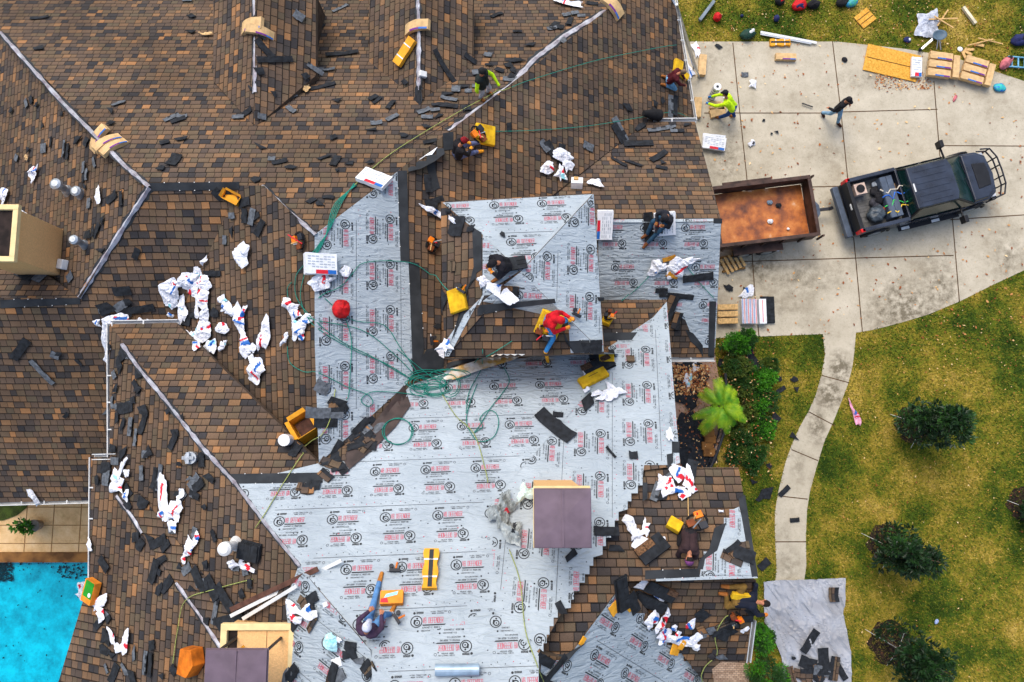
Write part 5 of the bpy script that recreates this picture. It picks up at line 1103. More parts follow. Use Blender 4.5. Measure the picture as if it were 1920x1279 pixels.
for i, (x, y, rx, ry, h, m, m2, lb) in enumerate(((1372,650,.5,.42,.9,LEAFB,LEAFM,'bright green shrub at the corner below the plank pile'),(1393,640,.4,.35,.8,LEAFM,LEAFB,'dark green shrub right of the shrub below the planks'),(1375,690,.55,.5,.7,LEAFO,LEAFM,'olive shrub between the eave corner and the palm'),
    (1425,715,.55,.5,.6,LEAFB,LEAFM,'top bright green shrub of the hedge right of the palm'),(1428,755,.5,.5,.65,LEAFB,LEAFM,'middle bright green shrub of the hedge right of the palm'),(1425,800,.45,.5,.6,LEAFB,LEAFM,'bottom bright green shrub of the hedge right of the palm'),
    (1395,720,.5,.5,.5,LEAFO,LEAFM,'olive shrub directly above right of the palm'),(1398,765,.45,.5,.5,LEAFO,LEAFO,'brownish olive shrub right of the palm fronds'),(1392,815,.5,.5,.5,LEAFO,LEAFM,'olive shrub below right of the palm'),(1378,850,.5,.45,.5,LEAFM,LEAFO,'green shrub at the lower end of the curved railing'),
    (1416,850,.4,.4,.4,LEAFO,LEAFM,'low olive shrub below the bright hedge'),(1440,690,.35,.35,.35,LEAFO,LEAFM,'low shrub at the top of the bright hedge'),(1420,1195,.45,.5,.6,LEAFB,LEAFM,'bright green shrub left of the grey tarpaulin'),(1433,1262,.7,.6,.7,LEAFM,LEAFB,'large round shrub at the bottom left of the tarpaulin'),(1405,870,.35,.4,.5,LEAFM,LEAFM,'dark shrub beside the right roof corner'))):
    shrub(x, y, rx, ry, h, m, 40 + i, lb, m2=m2)
# palm
p = U(1338, 764, 0); o = thing('sago_palm', 'lime green palm with feathery fronds beside the curved railing', 'palm', Matrix.Translation(p)); r = random.Random(5)
b = MB(); b.tube([(0, 0, 0), (0, 0, .5), (0, 0, 1.0)], [.14, .13, .1], BARK, 10); b.build('trunk', o)
PALM = mat('palm_leaf', (160, 190, 24), .5, .25, 3, c2=(86, 150, 24))
for i in range(15):
    a = math.radians(-160 + i * 22 + r.uniform(-6, 6)); el = r.uniform(.2, .8); L = r.uniform(.8, 1.25); P = []
    for k in range(9):
        t = k / 8; rr = L * t * math.cos(el * (1 - .4 * t)); P.append(Vector((math.cos(a) * rr, math.sin(a) * rr, 1.0 + L * (math.sin(el) * t - .75 * t * t))))
    b = MB(); b.tube(P, [.012 - .001 * k for k in range(9)], PALM, 4)
    for k in range(24):
        t = .12 + .86 * k / 24; f = t * 8; j = min(7, int(f)); q = P[j].lerp(P[j + 1], f - j); d = (P[j + 1] - P[j]).normalized(); sd = d.cross(Vector((0, 0, 1))).normalized(); l = .21 * math.sin(math.pi * (t * .8 + .12)) + .04
        for sg in (-1, 1):
            e = (sd * sg + d * .7 + Vector((0, 0, -.12))).normalized(); w_ = d * .019; b.face([q - w_, q + w_, q + e * l * .7 + w_ * .8 + Vector((0, 0, .01)), q + e * l], PALM)
    b.build('frond', o)
# potted plant by the pool
o = thing('potted_plant', 'small green plant in a round pot on the tan patio', 'plant', Matrix.Translation(U(74, 984, .3)))
b = MB(); b.tube([(0, 0, 0), (0, 0, .35), (0, 0, .36), (0, 0, .3)], [.15, .22, .19, .18], mat('pot_grey', (150, 140, 130), .8), 16); b.build('pot', o)
b = MB(); r = random.Random(8)
for i in range(14): leaves(b, (r.uniform(-.35, .1), r.uniform(-.15, .15), .55 + r.uniform(0, .3)), 26, (.16, .12, .12), .13, LEAFB if i % 3 else LEAFM, r)
b.build('foliage', o)
# ---- grass blades and fallen leaves
def scatter(name, N, regions, ban, size, m, kind, seed, z=.02, flat=False, label=None, cat=None):
    rs = np.random.RandomState(seed); V = []; cnt = 0
    xs = rs.uniform(regions[0], regions[2], N); ys = rs.uniform(regions[1], regions[3], N)
    keep = [i for i in range(N) if not any(inpoly(xs[i], ys[i], q) for q in ban)]
    xs, ys = xs[keep], ys[keep]; n = len(xs)
    a = (xs - 960) / F; c = -(ys - 639.5) / F; dy = c * CT + ST; dz = c * ST - CT; t = (z - H) / dz; X, Y = a * t, dy * t
    ang = rs.uniform(0, 6.283, n); L = rs.uniform(.5, 1.4, n) * size
    if flat:
        ca, sa = np.cos(ang), np.sin(ang); k = rs.uniform(.3, .7, n); zz_ = z + rs.uniform(.005, .03, n)
        P = np.stack([np.stack([X - ca * L, Y - sa * L, zz_], 1), np.stack([X + sa * L * k, Y - ca * L * k, zz_ + L * .3], 1), np.stack([X + ca * L, Y + sa * L, zz_], 1), np.stack([X - sa * L * k, Y + ca * L * k, zz_ + L * .2], 1)], 1)
    else:
        w_ = .012 + rs.uniform(0, .012, n); ca, sa = np.cos(ang), np.sin(ang); ln = rs.uniform(.3, 1.0, n) * L
        P = np.stack([np.stack([X - sa * w_, Y + ca * w_, X * 0], 1), np.stack([X + sa * w_, Y - ca * w_, X * 0], 1), np.stack([X + ca * ln, Y + sa * ln, L * .75], 1)], 1)
    k = P.shape[1]; me = D.meshes.new(name); me.vertices.add(n * k); me.vertices.foreach_set('co', P.reshape(-1)); me.loops.add(n * k); me.loops.foreach_set('vertex_index', np.arange(n * k, dtype=np.int32)); me.polygons.add(n); me.polygons.foreach_set('loop_start', np.arange(0, n * k, k, dtype=np.int32)); me.materials.append(m); me.update(calc_edges=True)
    o = D.objects.new(name, me); COL.objects.link(o); tag(o, label, cat, kind='stuff'); return o
def blade_mat(name, cols, patch=True, scale=.42):
    m, t, b = new(name, .7, .2); tc = t.nodes.new('ShaderNodeTexCoord'); nz = t.nodes.new('ShaderNodeTexNoise'); nz.inputs['Scale'].default_value = scale; nz.inputs['Detail'].default_value = 9; nz.inputs['Roughness'].default_value = .66; t.links.new(tc.outputs['Object'], nz.inputs['Vector'])
    gi = t.nodes.new('ShaderNodeNewGeometry'); f = mnode(t, 'ADD', mnode(t, 'MULTIPLY', mnode(t, 'SUBTRACT', gi.outputs['Random Per Island'], .5), .28 if patch else 1), nz.outputs['Fac'] if patch else .5)
    cr = t.nodes.new('ShaderNodeValToRGB'); e = cr.color_ramp.elements
    while len(e) < len(cols): e.new(.5)
    for i, (p_, c) in enumerate(cols): e[i].position = p_; e[i].color = (*srgb(c), 1)
    t.links.new(f, cr.inputs[0]); t.links.new(cr.outputs[0], b.inputs['Base Color']); return m
HOUSE_BAN = [[(0,0),(1260,0),(1310,230),(1350,420),(1335,668),(1270,670),(1275,870),(1385,880),(1425,1085),(1412,1165),(1396,1300),(0,1300)]]
scatter('grass', 260000, (1240, -20, 1960, 1300), [DRIVE, WALK] + HOUSE_BAN, .075, blade_mat('grass_blades', PATCHC), 'stuff', 3, 0.0, label='patchy yellow green lawn grass', cat='grass')
scatter('grass', 3500, (-30, 940, 55, 980), [], .07, MATS['leaf_mid'], 'stuff', 4, .33, label='short green planting in the bed above the patio', cat='grass')
LEAFF = blade_mat('fallen_leaf', [(.1, (120, 62, 32)), (.45, (170, 104, 56)), (.75, (206, 160, 100)), (1, (236, 210, 160))], False)
scatter('fallen_leaves', 640, (1240, 80, 1940, 640), [WALK] + HOUSE_BAN, .05, LEAFF, 'stuff', 5, .025, True, 'dry brown leaves scattered over the driveway and lawn', 'leaves')
scatter('fallen_leaves', 700, (1600, 0, 1940, 700), [DRIVE], .03, LEAFF, 'stuff', 6, .05, True, 'pale dry leaves sprinkled in the grass', 'leaves')
scatter('fallen_leaves', 260, (1640, 135, 1750, 168), [], .04, LEAFF, 'stuff', 7, .025, True, 'heap of brown leaves swept against the large orange board', 'leaves')
scatter('fallen_leaves', 500, (1240, -10, 1940, 86), [HOUSE_BAN[0]], .03, LEAFF, 'stuff', 8, .05, True, 'pale dry leaves on the lawn strip above the driveway', 'leaves')
scatter('fallen_leaves', 420, (1500, 640, 1940, 1290), [WALK], .03, LEAFF, 'stuff', 9, .05, True, 'pale dry leaves on the large lawn', 'leaves')
# ---- tarpaulin
poly = [(1430,1090),(1460,1087),(1520,1086),(1584,1083),(1583,1120),(1580,1150),(1588,1190),(1594,1230),(1596,1300),(1470,1300),(1464,1230),(1448,1190),(1432,1165)]
b = MB(); st = []; pts = poly
for t in tessellate_polygon([[Vector((x, y, 0)) for x, y in pts]]): st.append([pts[i] for i in t])
ca = {}
def tv(p):
    k = (round(p[0], 1), round(p[1], 1))
    if k not in ca:
        q = U(p[0], p[1], .05); nzz = noise.noise(Vector((q.x * 1.5 + q.y * .9, q.y * .5, 0))); n2 = noise.noise(Vector((q.x * 4 + q.y * 2.2, q.y * 1.2 - q.x * .4, 2))); n3 = noise.noise(Vector((q.x * 13, q.y * 10, 5)))
        ca[k] = q + Vector((0, 0, max(0, .04 + max(0, 1 - abs(nzz) * 5) * .08 + max(0, 1 - abs(n2) * 5) * .05 + n3 * .012)))
    return ca[k]
TARP = mat('tarp_grey', (166, 171, 179), .5, .12, 1.2, .3, c2=(146, 148, 152), spec=.4)
while st:
    a, c, d = st.pop(); L = [(math.dist(a, c), 0), (math.dist(c, d), 1), (math.dist(d, a), 2)]; l, i = max(L)
    if l > 5:
        t = (a, c, d); p_, q, r_ = t[i], t[(i + 1) % 3], t[(i + 2) % 3]; mm = ((p_[0] + q[0]) / 2, (p_[1] + q[1]) / 2); st += [(p_, mm, r_), (mm, q, r_)]; continue
    P = [tv(a), tv(c), tv(d)]
    if (P[1] - P[0]).cross(P[2] - P[0]).z < 0: P.reverse()
    b.face(P, TARP)
tag(b.build('tarpaulin'), 'large wrinkled grey tarpaulin spread on the lawn at the end of the path', 'tarpaulin')
# ---- hoses and ropes
def hose(pts, label, r_=.0095, m=None, off=.05, name='hose', cat='hose', smooth=6, jit=0):
    P = []; n = len(pts)
    for i in range(n - 1):
        p0, p1, p2, p3_ = pts[max(0, i - 1)], pts[i], pts[i + 1], pts[min(n - 1, i + 2)]
        for k in range(smooth):
            t = k / smooth; P.append(tuple(.5 * ((2 * p1[j]) + (-p0[j] + p2[j]) * t + (2 * p0[j] - 5 * p1[j] + 4 * p2[j] - p3_[j]) * t * t + (-p0[j] + 3 * p1[j] - 3 * p2[j] + p3_[j]) * t ** 3) for j in (0, 1)))
    P.append(pts[-1]); Q = [topz(*p)[0] + Vector((0, 0, off)) for p in P]
    for _ in range(2): Q = [Q[0]] + [Vector((Q[i].x, Q[i].y, max(Q[i].z, (Q[i - 1].z + Q[i + 1].z) / 2))) for i in range(1, len(Q) - 1)] + [Q[-1]]
    b = MB(); b.tube(Q, min(r_, .0105), m or ROPE, 5); return tag(b.build(name, smooth=True), label, cat, 'air hoses and ropes on the roof')
hose([(1268,86),(1130,112),(1000,150),(960,165)], 'green hose running from the top right eave to the neon vested person'); hose([(958,166),(900,190),(820,235),(740,285),(690,325),(655,360)], 'pale green rope from the neon vested person down to the printed bundle', .012, ROPEY)
hose([(1290,222),(1260,212),(1200,222),(1100,238),(1000,246),(928,248)], 'teal hose running from the black bucket to the yellow foam pad')
for k in range(5): hose([(665 + k, 345 + k), (640 - 3 * k, 385), (620 - 2 * k, 430 + 3 * k), (595 + 2 * k, 465), (573 + 2 * k, 495 + k)], ('outer left', 'second', 'third', 'fourth', 'inner right')[k] + ' strand of the green hose bundle running down the sheeting edge')
hose([(571,498),(556,520),(558,560),(590,600),(640,640),(700,670),(760,705),(800,720)], 'teal hose from the printed bundle under the red bag to the tangle'); hose([(575,505),(565,560),(590,610),(660,655),(720,680),(770,710)], 'second teal hose running beside the first to the tangle')
hose([(548,530),(540,545),(550,580),(590,600),(680,620),(740,665),(775,700)], 'teal hose looping out over the shingles left of the red bag'); hose([(610,560),(660,600),(720,610),(750,650),(790,710)], 'teal hose passing right of the red bag to the tangle')
hose([(598,560),(612,550),(640,538),(665,510),(680,495),(720,490),(770,494),(800,510),(845,550),(862,580)], 'thin teal hose looping from the red bag to the yellow foam pad')
hose([(540,650),(545,680),(570,697),(600,700),(650,725),(690,740),(700,755),(690,762),(678,750),(700,735),(760,738),(800,745)], 'teal hose crossing from the left shingles with one small loop')
hose([(650,600),(660,640),(658,690),(655,740),(650,750)], 'teal hose dropping from the red bag to the torn scraps'); hose([(745,655),(800,700),(830,720)], 'short teal hose running into the tangle from above')
rr = random.Random(12)
ORD = ['first', 'second', 'third', 'fourth', 'fifth', 'sixth', 'seventh', 'eighth', 'ninth', 'tenth']
for k in range(9):
    cx, cy = rr.uniform(775, 850), rr.uniform(700, 745); ax_, ay_ = rr.uniform(18, 48), rr.uniform(9, 24); ph = rr.uniform(0, 6)
    hose([(cx + ax_ * math.cos(ph + a * .7) * (1 - .02 * a), cy + ay_ * math.sin(ph + a * .7) * (1 - .02 * a)) for a in range(13)], f'{ORD[k]} loop from the left in the heap of tangled teal hose', off=.05 + .012 * k)
for k in range(2): hose([(747 + 26 * math.cos(a * .6) * (1 + .12 * k), 809 + 25 * math.sin(a * .6) * (1 - .05 * k)) for a in range(12)], ('inner', 'outer')[k] + ' ring of the round teal hose coil below the tangle', off=.06 + .02 * k)
hose([(895,720),(880,760),(875,790),(885,815),(900,828),(925,820),(935,795),(930,775),(915,770),(900,785),(905,800),(888,812)], 'teal hose coil right of the heap over a printed logo'); hose([(945,690),(955,715),(940,740),(920,765),(898,800),(890,810)], 'teal hose running from the right edge down to the coil')
hose([(800,715),(870,690),(920,665),(960,640)], 'teal hose along the lower eave of the raised roof'); hose([(905,655),(903,690),(880,735),(874,775)], 'teal hose dropping from the raised roof to the coil')
hose([(630,730),(615,800),(570,850),(530,910),(500,960),(480,990)], 'thin green rope from the open orange box to the lower hip', .01, ROPEY)
hose([(830,740),(855,780),(890,815),(910,880),(915,905)], 'thin green rope from the tangle down to the coil', .01, ROPEY); hose([(955,1030),(975,1090),(985,1180),(1005,1240),(1020,1279)], 'thin green rope running down the right part of the sheeting', .01, ROPEY)
hose([(1378,1158),(1360,1155),(1340,1190),(1343,1225),(1320,1250),(1310,1279)], 'olive rope below the person reaching over the eave', .014, ROPEY); hose([(1237,490),(1215,520),(1190,545),(1165,565)], 'teal rope left of the white wrapper on the right wing'); hose([(1285,498),(1310,530),(1338,560)], 'teal rope right of the white wrapper on the right wing')
hose([(475,1085),(400,1105),(350,1125),(335,1180),(325,1250)], 'thin green rope over the black scraps at lower left', .01, ROPEY); hose([(1290,870),(1289,930),(1290,975)], 'tan safety rope above the crouching person', .014, WOOD)
hose([(880,180),(860,220),(720,300),(690,330)], 'dark wire left of the pale green rope', .008, DKM)
# torn sheet hanging under the raised roof, leaf litter, pool debris
o = drape([(842,700),(850,690),(930,664),(985,664),(960,676),(900,694),(850,712),(828,712)], mat('torn_sheet', (222, 224, 220), .6, .2, 4, .4, c2=(190, 150, 80)), .08, 'torn_sheet', None, 8, .06); tag(o, 'torn white and tan sheet hanging below the lower eave of the raised roof', 'torn sheet')
o = drape([(835,695),(850,686),(935,662),(900,668),(840,680)], BAND, .05, 'nail_band', house, 10)
scatter('fallen_leaves', 500, (1262, 685, 1330, 740), [], .05, LEAFF, 'stuff', 10, .1, True, 'heap of brown leaf litter in the small courtyard', 'leaves')
scatter('fallen_leaves', 90, (1268, 740, 1320, 880), [], .04, LEAFF, 'stuff', 11, .16, True, 'leaf litter on the scraps in the courtyard', 'leaves')
scatter('fallen_leaves', 420, (1300, 640, 1450, 900), [], .035, LEAFF, 'stuff', 14, .5, True, 'dry leaves caught in the shrubs', 'leaves')
PD = mat('pool_debris', (22, 44, 50), .8, .2)
scatter('pool_debris', 260, (-20, 1056, 24, 1090), [], .05, PD, 'stuff', 12, .06, True, 'dark leaves sunk in the top left corner of the pool', 'leaves')
scatter('pool_debris', 60, (0, 1052, 160, 1075), [], .04, PD, 'stuff', 13, .06, True, 'dark leaves sunk along the pool edge', 'leaves'); scatter('pool_debris', 40, (110, 1062, 165, 1085), [], .06, PD, 'stuff', 15, .06, True, 'dark leaves sunk near the right pool corner', 'leaves')
scatter('pool_debris', 26, (0, 1060, 160, 1279), [], .035, PD, 'stuff', 16, .06, True, 'single dark leaves sunk over the pool floor', 'leaves')
# ---- ladder
o = thing('extension_ladder', 'aluminium extension ladder leaning on the top right eave', 'ladder')
A1, B1 = U(1262, -4, 6.9), U(1306, 136, .03); d = (B1 - A1).normalized(); sd = d.cross(Vector((0, 0, 1))).normalized() * .22
for sg in (-1, 1): b = MB(); b.tube([A1 + sd * sg, B1 + sd * sg], .04, MET, 4); b.build('rail', o)
L_ = (B1 - A1).length
for k in range(1, int(L_ / .3)): b = MB(); q = A1 + d * (.3 * k); b.tube([q - sd, q + sd], .018, MET, 6); b.build('rung', o)
# ---- black bucket, nail guns, tool belts
b = MB(); b.tube([(-.3, 0, .16), (.0, 0, .17), (.28, 0, .17), (.28, 0, .17), (-.1, 0, .17)], [.07, .15, .17, .15, .12], RUB, 18); tag(b.build('rubber_bucket', M=frame(1214, 219, -5, .02)), 'black rubber bucket lying on its side near the top right gutter', 'bucket')
def nailgun(x, y, ang, label, z=None, offz=.1):
    o = thing('nail_gun', label, 'nail gun', frame(x, y, ang, offz, z=z) @ Matrix.Scale(.78, 4)); m = mat('gun_orange', (226, 120, 20), .5)
    for nm, f in (('body', lambda b: b.box((0, 0, .05), (.26, .07, .09), DKM)), ('handle', lambda b: b.tube([(.02, .03, .05), (.04, .2, .05)], .025, m)), ('magazine', lambda b: b.tube([(-.09, .1, .02), (-.09, .1, .09)], .055, DKM, 14)), ('nose', lambda b: b.tube([(-.13, 0, .04), (-.2, 0, .03)], .018, MET))):
        b = MB(); f(b); b.build(nm, o, bevel=.004)
nailgun(873, 548, 30, 'nail gun lying on the yellow foam pad of the raised roof', offz=.15); nailgun(805, 640, 80, 'nail gun on the slope left of the raised roof'); nailgun(741, 1017 + 55, 0, 'small nail gun on the underlayment above the orange carton', offz=.03)
nailgun(1075, 592, 20, 'nail gun in front of the person in the red hoodie', offz=.1); nailgun(745, 1165, 60, 'nail gun beside the person in the purple jacket', offz=.1); nailgun(1232, 430, 10, 'nail gun beside the person in black on the right wing', offz=.2)
def toolbelt(x, y, s_, label, seed=1, offz=.12):
    o = thing('tool_belt', label, 'tool belt', frame(x, y, seed * 40, offz)); r = random.Random(seed); lt = mat('leather', (120, 62, 28), .7, .2)
    b = MB(); b.tube([(math.cos(a * .5) * .2 * s_, math.sin(a * .5) * .15 * s_, .04 + .02 * math.sin(a)) for a in range(12)], .025, RUB, 5); b.build('belt', o)
    for k in range(3): b = MB(); a = k * 2.1; b.box((math.cos(a) * .13 * s_, math.sin(a) * .12 * s_, .07), (.13 * s_, .11 * s_, .12), (lt, DKM, MATS['gun_orange'])[k], tx=1.2, ty=1.2); b.build('pouch', o, bevel=.01)
    for k in range(3): b = MB(); b.tube([(r.uniform(-.1, .1), r.uniform(-.1, .1), .08), (r.uniform(-.2, .2), r.uniform(-.2, .2), .17)], .014, (PRRED, MET, WOOD)[k]); b.build('tool', o)
toolbelt(891, 256, 1.1, 'cluttered tool belt with red and orange tools on the square yellow foam pad', 1); toolbelt(566, 452, .9, 'dark tool belt with blue and yellow pouch beside the hip strip', 2, .03); toolbelt(808, 460, .9, 'brown leather tool pouch left of the raised roof', 3, .03)
toolbelt(1300, 990, 1.1, 'orange and brown tool belt worn at the back of the crouching person', 4, .3); toolbelt(1020, 618, .9, 'dark tool belt hanging at the hip of the red hooded person', 5, .15); toolbelt(1375, 1150, .8, 'orange tool belt beside the person reaching over the eave', 6, .1); toolbelt(1140, 604, .7, 'brown pouch on the foam pad below the raised roof', 7, .2)
# ---- lawn clutter
def blob(x, y, rx, ry, h, m, label, name, cat, ang=0, m2=None, z=.02, part2=None):
    s = (H) / F; o = thing(name, label, cat, frame(x, y, ang, 0, z=z)); b = MB(); b.ball((0, 0, h * .45), 1, m, sc=(rx * s, ry * s, h * .55), nu=18, nv=10)
    b.v = [tuple(Vector(v) * (1 + .22 * noise.noise(Vector(v) * 7 + Vector((x, y, 0))))) for v in b.v]; b.build('body', o, smooth=True)
    if m2: b = MB(); b.ball((rx * s * .35, 0, h * .6), 1, m2, sc=(rx * s * .5, ry * s * .7, h * .42), nu=14, nv=8); b.v = [tuple(Vector(v) * (1 + .2 * noise.noise(Vector(v) * 9))) for v in b.v]; b.build(part2 or 'flap', o, smooth=True)
    return o
NAVY = mat('cloth_navy', (34, 40, 84), .85, .2); BLKC = mat('cloth_black', (28, 28, 32), .85, .2); REDC = MATS['red_cloth']; PINK = mat('cloth_pink', (196, 110, 116), .85, .25)
blob(1343, 36, 8, 9, .3, REDC, 'small red bag with a loose strap on the lawn beside the grey tube', 'bag', 'bag', 0, REDC); blob(1390, 31, 3.5, 3, .12, NAVY, 'tiny dark blue cap on the upper lawn', 'cap', 'cap')
blob(1460, 6, 9, 9, .3, BLKC, 'black and red backpack leftmost at the top of the lawn', 'backpack', 'backpack', 30, REDC); blob(1496, 14, 11, 15, .3, REDC, 'red and navy backpack at the top of the lawn', 'backpack', 'backpack', 80, NAVY)
blob(1523, 12, 9, 13, .3, BLKC, 'plain black backpack right of the red and navy one', 'backpack', 'backpack', 80, BLKC); blob(1576, 7, 10, 12, .3, BLKC, 'black bag beside the green and blue parcel at the top', 'bag', 'bag', 60, None); blob(1594, 9, 8, 12, .25, mat('parcel_green', (70, 170, 110), .5, .3, 7, c2=(40, 120, 190)), 'green and blue parcel at the top edge of the lawn', 'parcel', 'parcel', 70)
blob(1454, 38, 6, 6, .25, NAVY, 'small navy bag beside a thin stick on the lawn', 'bag', 'bag', 0, None); blob(1882, 121, 16, 9, .3, PINK, 'pink and black jacket heap at the right lawn edge', 'jacket', 'jacket', -45, BLKC); blob(1908, 78, 18, 12, .3, NAVY, 'dark blue crate bag at the right edge of the lawn', 'bag', 'bag', -20, BLKC)
blob(1872, 166, 13, 9, .16, mat('parcel_teal', (60, 190, 170), .4, .3, 9, c2=(30, 90, 190)), 'teal and blue plastic parcel on the driveway near the right stack', 'parcel', 'parcel', 5); blob(1583, 113, 6, 5, .1, BLKC, 'small black rag on the driveway left of the large board', 'rag', 'rag', 20); blob(1700, 76, 8, 6, .12, NAVY, 'navy and white rag on the lawn left of the satellite dish', 'rag', 'rag', 0, WHT)
blob(1755, 1160 + 5, 3, 5, .08, mat('can_blue', (150, 170, 210), .4), 'crushed pale blue can on the lower lawn', 'can', 'can', 30); blob(1400, 68, 16, 10, .3, mat('cloth_green', (24, 60, 48), .7, .2), 'dark green compressor bag with white straps at the driveway top', 'bag', 'bag', -20, WHM, part2='strap')
blob(1411, 270, 5, 4, .06, WHT, 'small white paper with dark print on the driveway', 'paper', 'paper', 30, PRK); blob(1799, 93, 5, 5, .06, WHT, 'small white square sticker sheet on the right lawn', 'paper', 'paper', 30, PRB, part2='print')
blob(1790, 185, 3, 8, .05, PINK, 'pink and brown torn wrapper on the right driveway', 'wrapper', 'wrapper', 30)
# satellite dish
o = thing('satellite_dish', 'grey satellite dish with its arm lying on the lawn above the driveway', 'satellite dish', frame(1752, 75, -12, 0, z=.0))
b = MB(); DM = mat('dish_grey', (84, 104, 118), .5, .1)
vs = [(0, 0, .3)]; N = 24
for j in range(1, 5):
    for i in range(N): a = i / N * 6.283; vs.append((math.cos(a) * .28 * j / 4, math.sin(a) * .2 * j / 4, .3 + .08 * (j / 4) ** 2))
fs = [(0, 1 + i, 1 + (i + 1) % N) for i in range(N)] + [(1 + j * N + i, 1 + (j + 1) * N + i, 1 + (j + 1) * N + (i + 1) % N, 1 + j * N + (i + 1) % N) for j in range(3) for i in range(N)]
b.mesh(vs, fs, DM); q = b.build('reflector', o, smooth=True); sm = q.modifiers.new('solid', 'SOLIDIFY'); sm.thickness = .015
b = MB(); b.tube([(-.2, -.02, .3), (-.7, -.3, .15)], .025, MET); b.tube([(-.25, -.1, .28), (-.68, -.34, .13)], .015, MET); b.build('arm', o)
b = MB(); b.ball((-.74, -.33, .14), .07, BLKC); b.build('receiver', o); b = MB(); b.tube([(0, -.1, .28), (.1, -.45, .03)], .025, MET); b.tube([(-.05, -.1, .28), (-.05, -.4, .03)], .02, MET); b.build('mast', o)
# blue step ladder at the edge
o = thing('step_ladder', 'light blue step ladder lying at the right edge of the lawn', 'ladder', frame(1914, 118, 5, 0, z=.05)); LB = mat('ladder_blue', (110, 170, 200), .5)
for yy in (-.2, .2): b = MB(); b.box((0, yy, .03), (1.0, .04, .06), LB); b.build('rail', o)
for k in range(4): b = MB(); b.box((-.36 + .24 * k, 0, .03), (.05, .4, .03), LB); b.build('rung', o)

# ================================================================== trailer and pick-up
RUST = noise_ramp('rusty_steel', 1.6, [(.3, (84, 40, 18)), (.42, (134, 70, 24)), (.52, (176, 98, 32)), (.62, (198, 124, 54)), (.72, (214, 180, 150))], .45, .3, 8, .6, spec=.5)
DARKR = mat('dark_rust_paint', (74, 54, 46), .6, .3, 3, .2)
c = U(1424, 405, .7); LT, WT = 3.5, 2.1; ang = math.radians(7)
M = Matrix.Translation((c.x, c.y, 0)) @ Matrix.Rotation(ang, 4, 'Z')
tr_ = thing('dump_trailer', 'rusty open steel dump trailer hitched behind the black pickup', 'trailer', M)
b = MB(); b.box((0, 0, .62), (LT - .1, WT - .1, .06), RUST); b.box((.5, 0, .655), (1.9, WT - .5, .008), RUST); b.build('bed_floor', tr_)
for sy in (-1, 1):
    b = MB(); b.box((0, sy * WT / 2, .95), (LT, .05, .66), DARKR); b.box((0, sy * WT / 2, 1.3), (LT + .1, .12, .05), DARKR)
    for k in range(6): b.box((-LT / 2 + .2 + k * .7, sy * (WT / 2 + .05), .93), (.07, .06, .6), DARKR)
    b.build('side_wall', tr_)
for sx, nm in ((1, 'front_wall'), (-1, 'tailgate')): b = MB(); b.box((sx * LT / 2, 0, .95), (.05, WT - .06, .66), DARKR); b.box((sx * LT / 2, 0, 1.302), (.12, WT - .14, .05), DARKR); b.build(nm, tr_)
for sy in (-1, 1):
    for k in range(2):
        w_ = MB(); x_ = .15 - .85 * k; w_.tube([(x_, sy * (WT / 2 + .02), .36), (x_, sy * (WT / 2 + .26), .36)], .36, RUB, 24); q = w_.build('wheel', tr_, bevel=.03)
        w_ = MB(); w_.tube([(x_, sy * (WT / 2 + .2), .36), (x_, sy * (WT / 2 + .275), .36)], .2, MET, 16); w_.build('rim', q)
    b = MB(); b.box((-.28, sy * (WT / 2 + .16), .78), (1.8, .3, .03), DARKR); b.build('fender', tr_)
b = MB(); SL = mat('slate_paint', (76, 88, 104), .5); b.prism([(LT / 2, -.45), (LT / 2 + .3, -.42), (LT / 2 + .5, -.16), (LT / 2 + .5, .16), (LT / 2 + .3, .42), (LT / 2, .45)], .5, .62, SL); b.box((LT / 2 + .68, 0, .52), (.5, .1, .1), DKM); b.tube([(LT / 2 + .88, 0, .5), (LT / 2 + .96, 0, .62)], .07, DKM); b.build('tongue', tr_)
for (x_, y_, m, lb) in ((.35, -.25, WHT, 'crumpled white paper lying on the rusty trailer floor'), (.45, .45, mat('can_grey', (120, 140, 156), .4), 'grey can lying on the rusty trailer floor'), (.95, -.6, WHT, 'tiny white paper in the front corner of the trailer'), (.75, .3, BLK, 'black shingle strip on the rusty trailer floor')):
    q = M @ Vector((x_, y_, .66)); b = MB(); b.ball((0, 0, .05), 1, m, sc=(.11, .08, .05) if 'tiny' not in lb else (.05, .05, .03)); b.v = [tuple(Vector(v) * (1 + .4 * noise.noise(Vector(v) * 20))) for v in b.v]
    tag(b.build('litter', M=Matrix.Translation(q)), lb, 'litter')
# pickup: local x forward
r1, r2 = U(1573, 398, .8), U(1868, 324, .9); d = (r2 - r1); ang = math.atan2(d.y, d.x); c = (r1 + r2) / 2; TL = d.length; 
M = Matrix.Translation((c.x, c.y, 0)) @ Matrix.Rotation(ang, 4, 'Z'); PT = mat('truck_paint', (40, 48, 62), .25, .25, 2, 0, .7, .1); PTD = mat('truck_trim', (24, 26, 30), .5); GL = mat('truck_glass', (14, 44, 42), .18, .1, 2, 0, .5)
tk = thing('pickup_truck', 'black crew pickup truck with tools in its open bed towing the trailer', 'pickup truck', M); W = 1.0; s = TL / 5.9
def X(v): return v * s
BX0, BX1, CX1, HX1 = X(-2.62), X(-.85), X(1.2), X(2.62)
b = MB()   # lower body with shaped nose, bed walls
out_ = [(BX0, -W * .97), (X(-1.7), -W), (X(1.4), -W), (X(2.3), -W * .94), (HX1, -W * .72), (X(2.72), 0), (HX1, W * .72), (X(2.3), W * .94), (X(1.4), W), (X(-1.7), W), (BX0, W * .97)]
b.prism(out_, .42, .9, PT); b.prism([(p[0], p[1] * .985) for p in out_ if p[0] > BX1] , .9, 1.08, PT, inset=.03)
b.build('body', tk, bevel=.03)
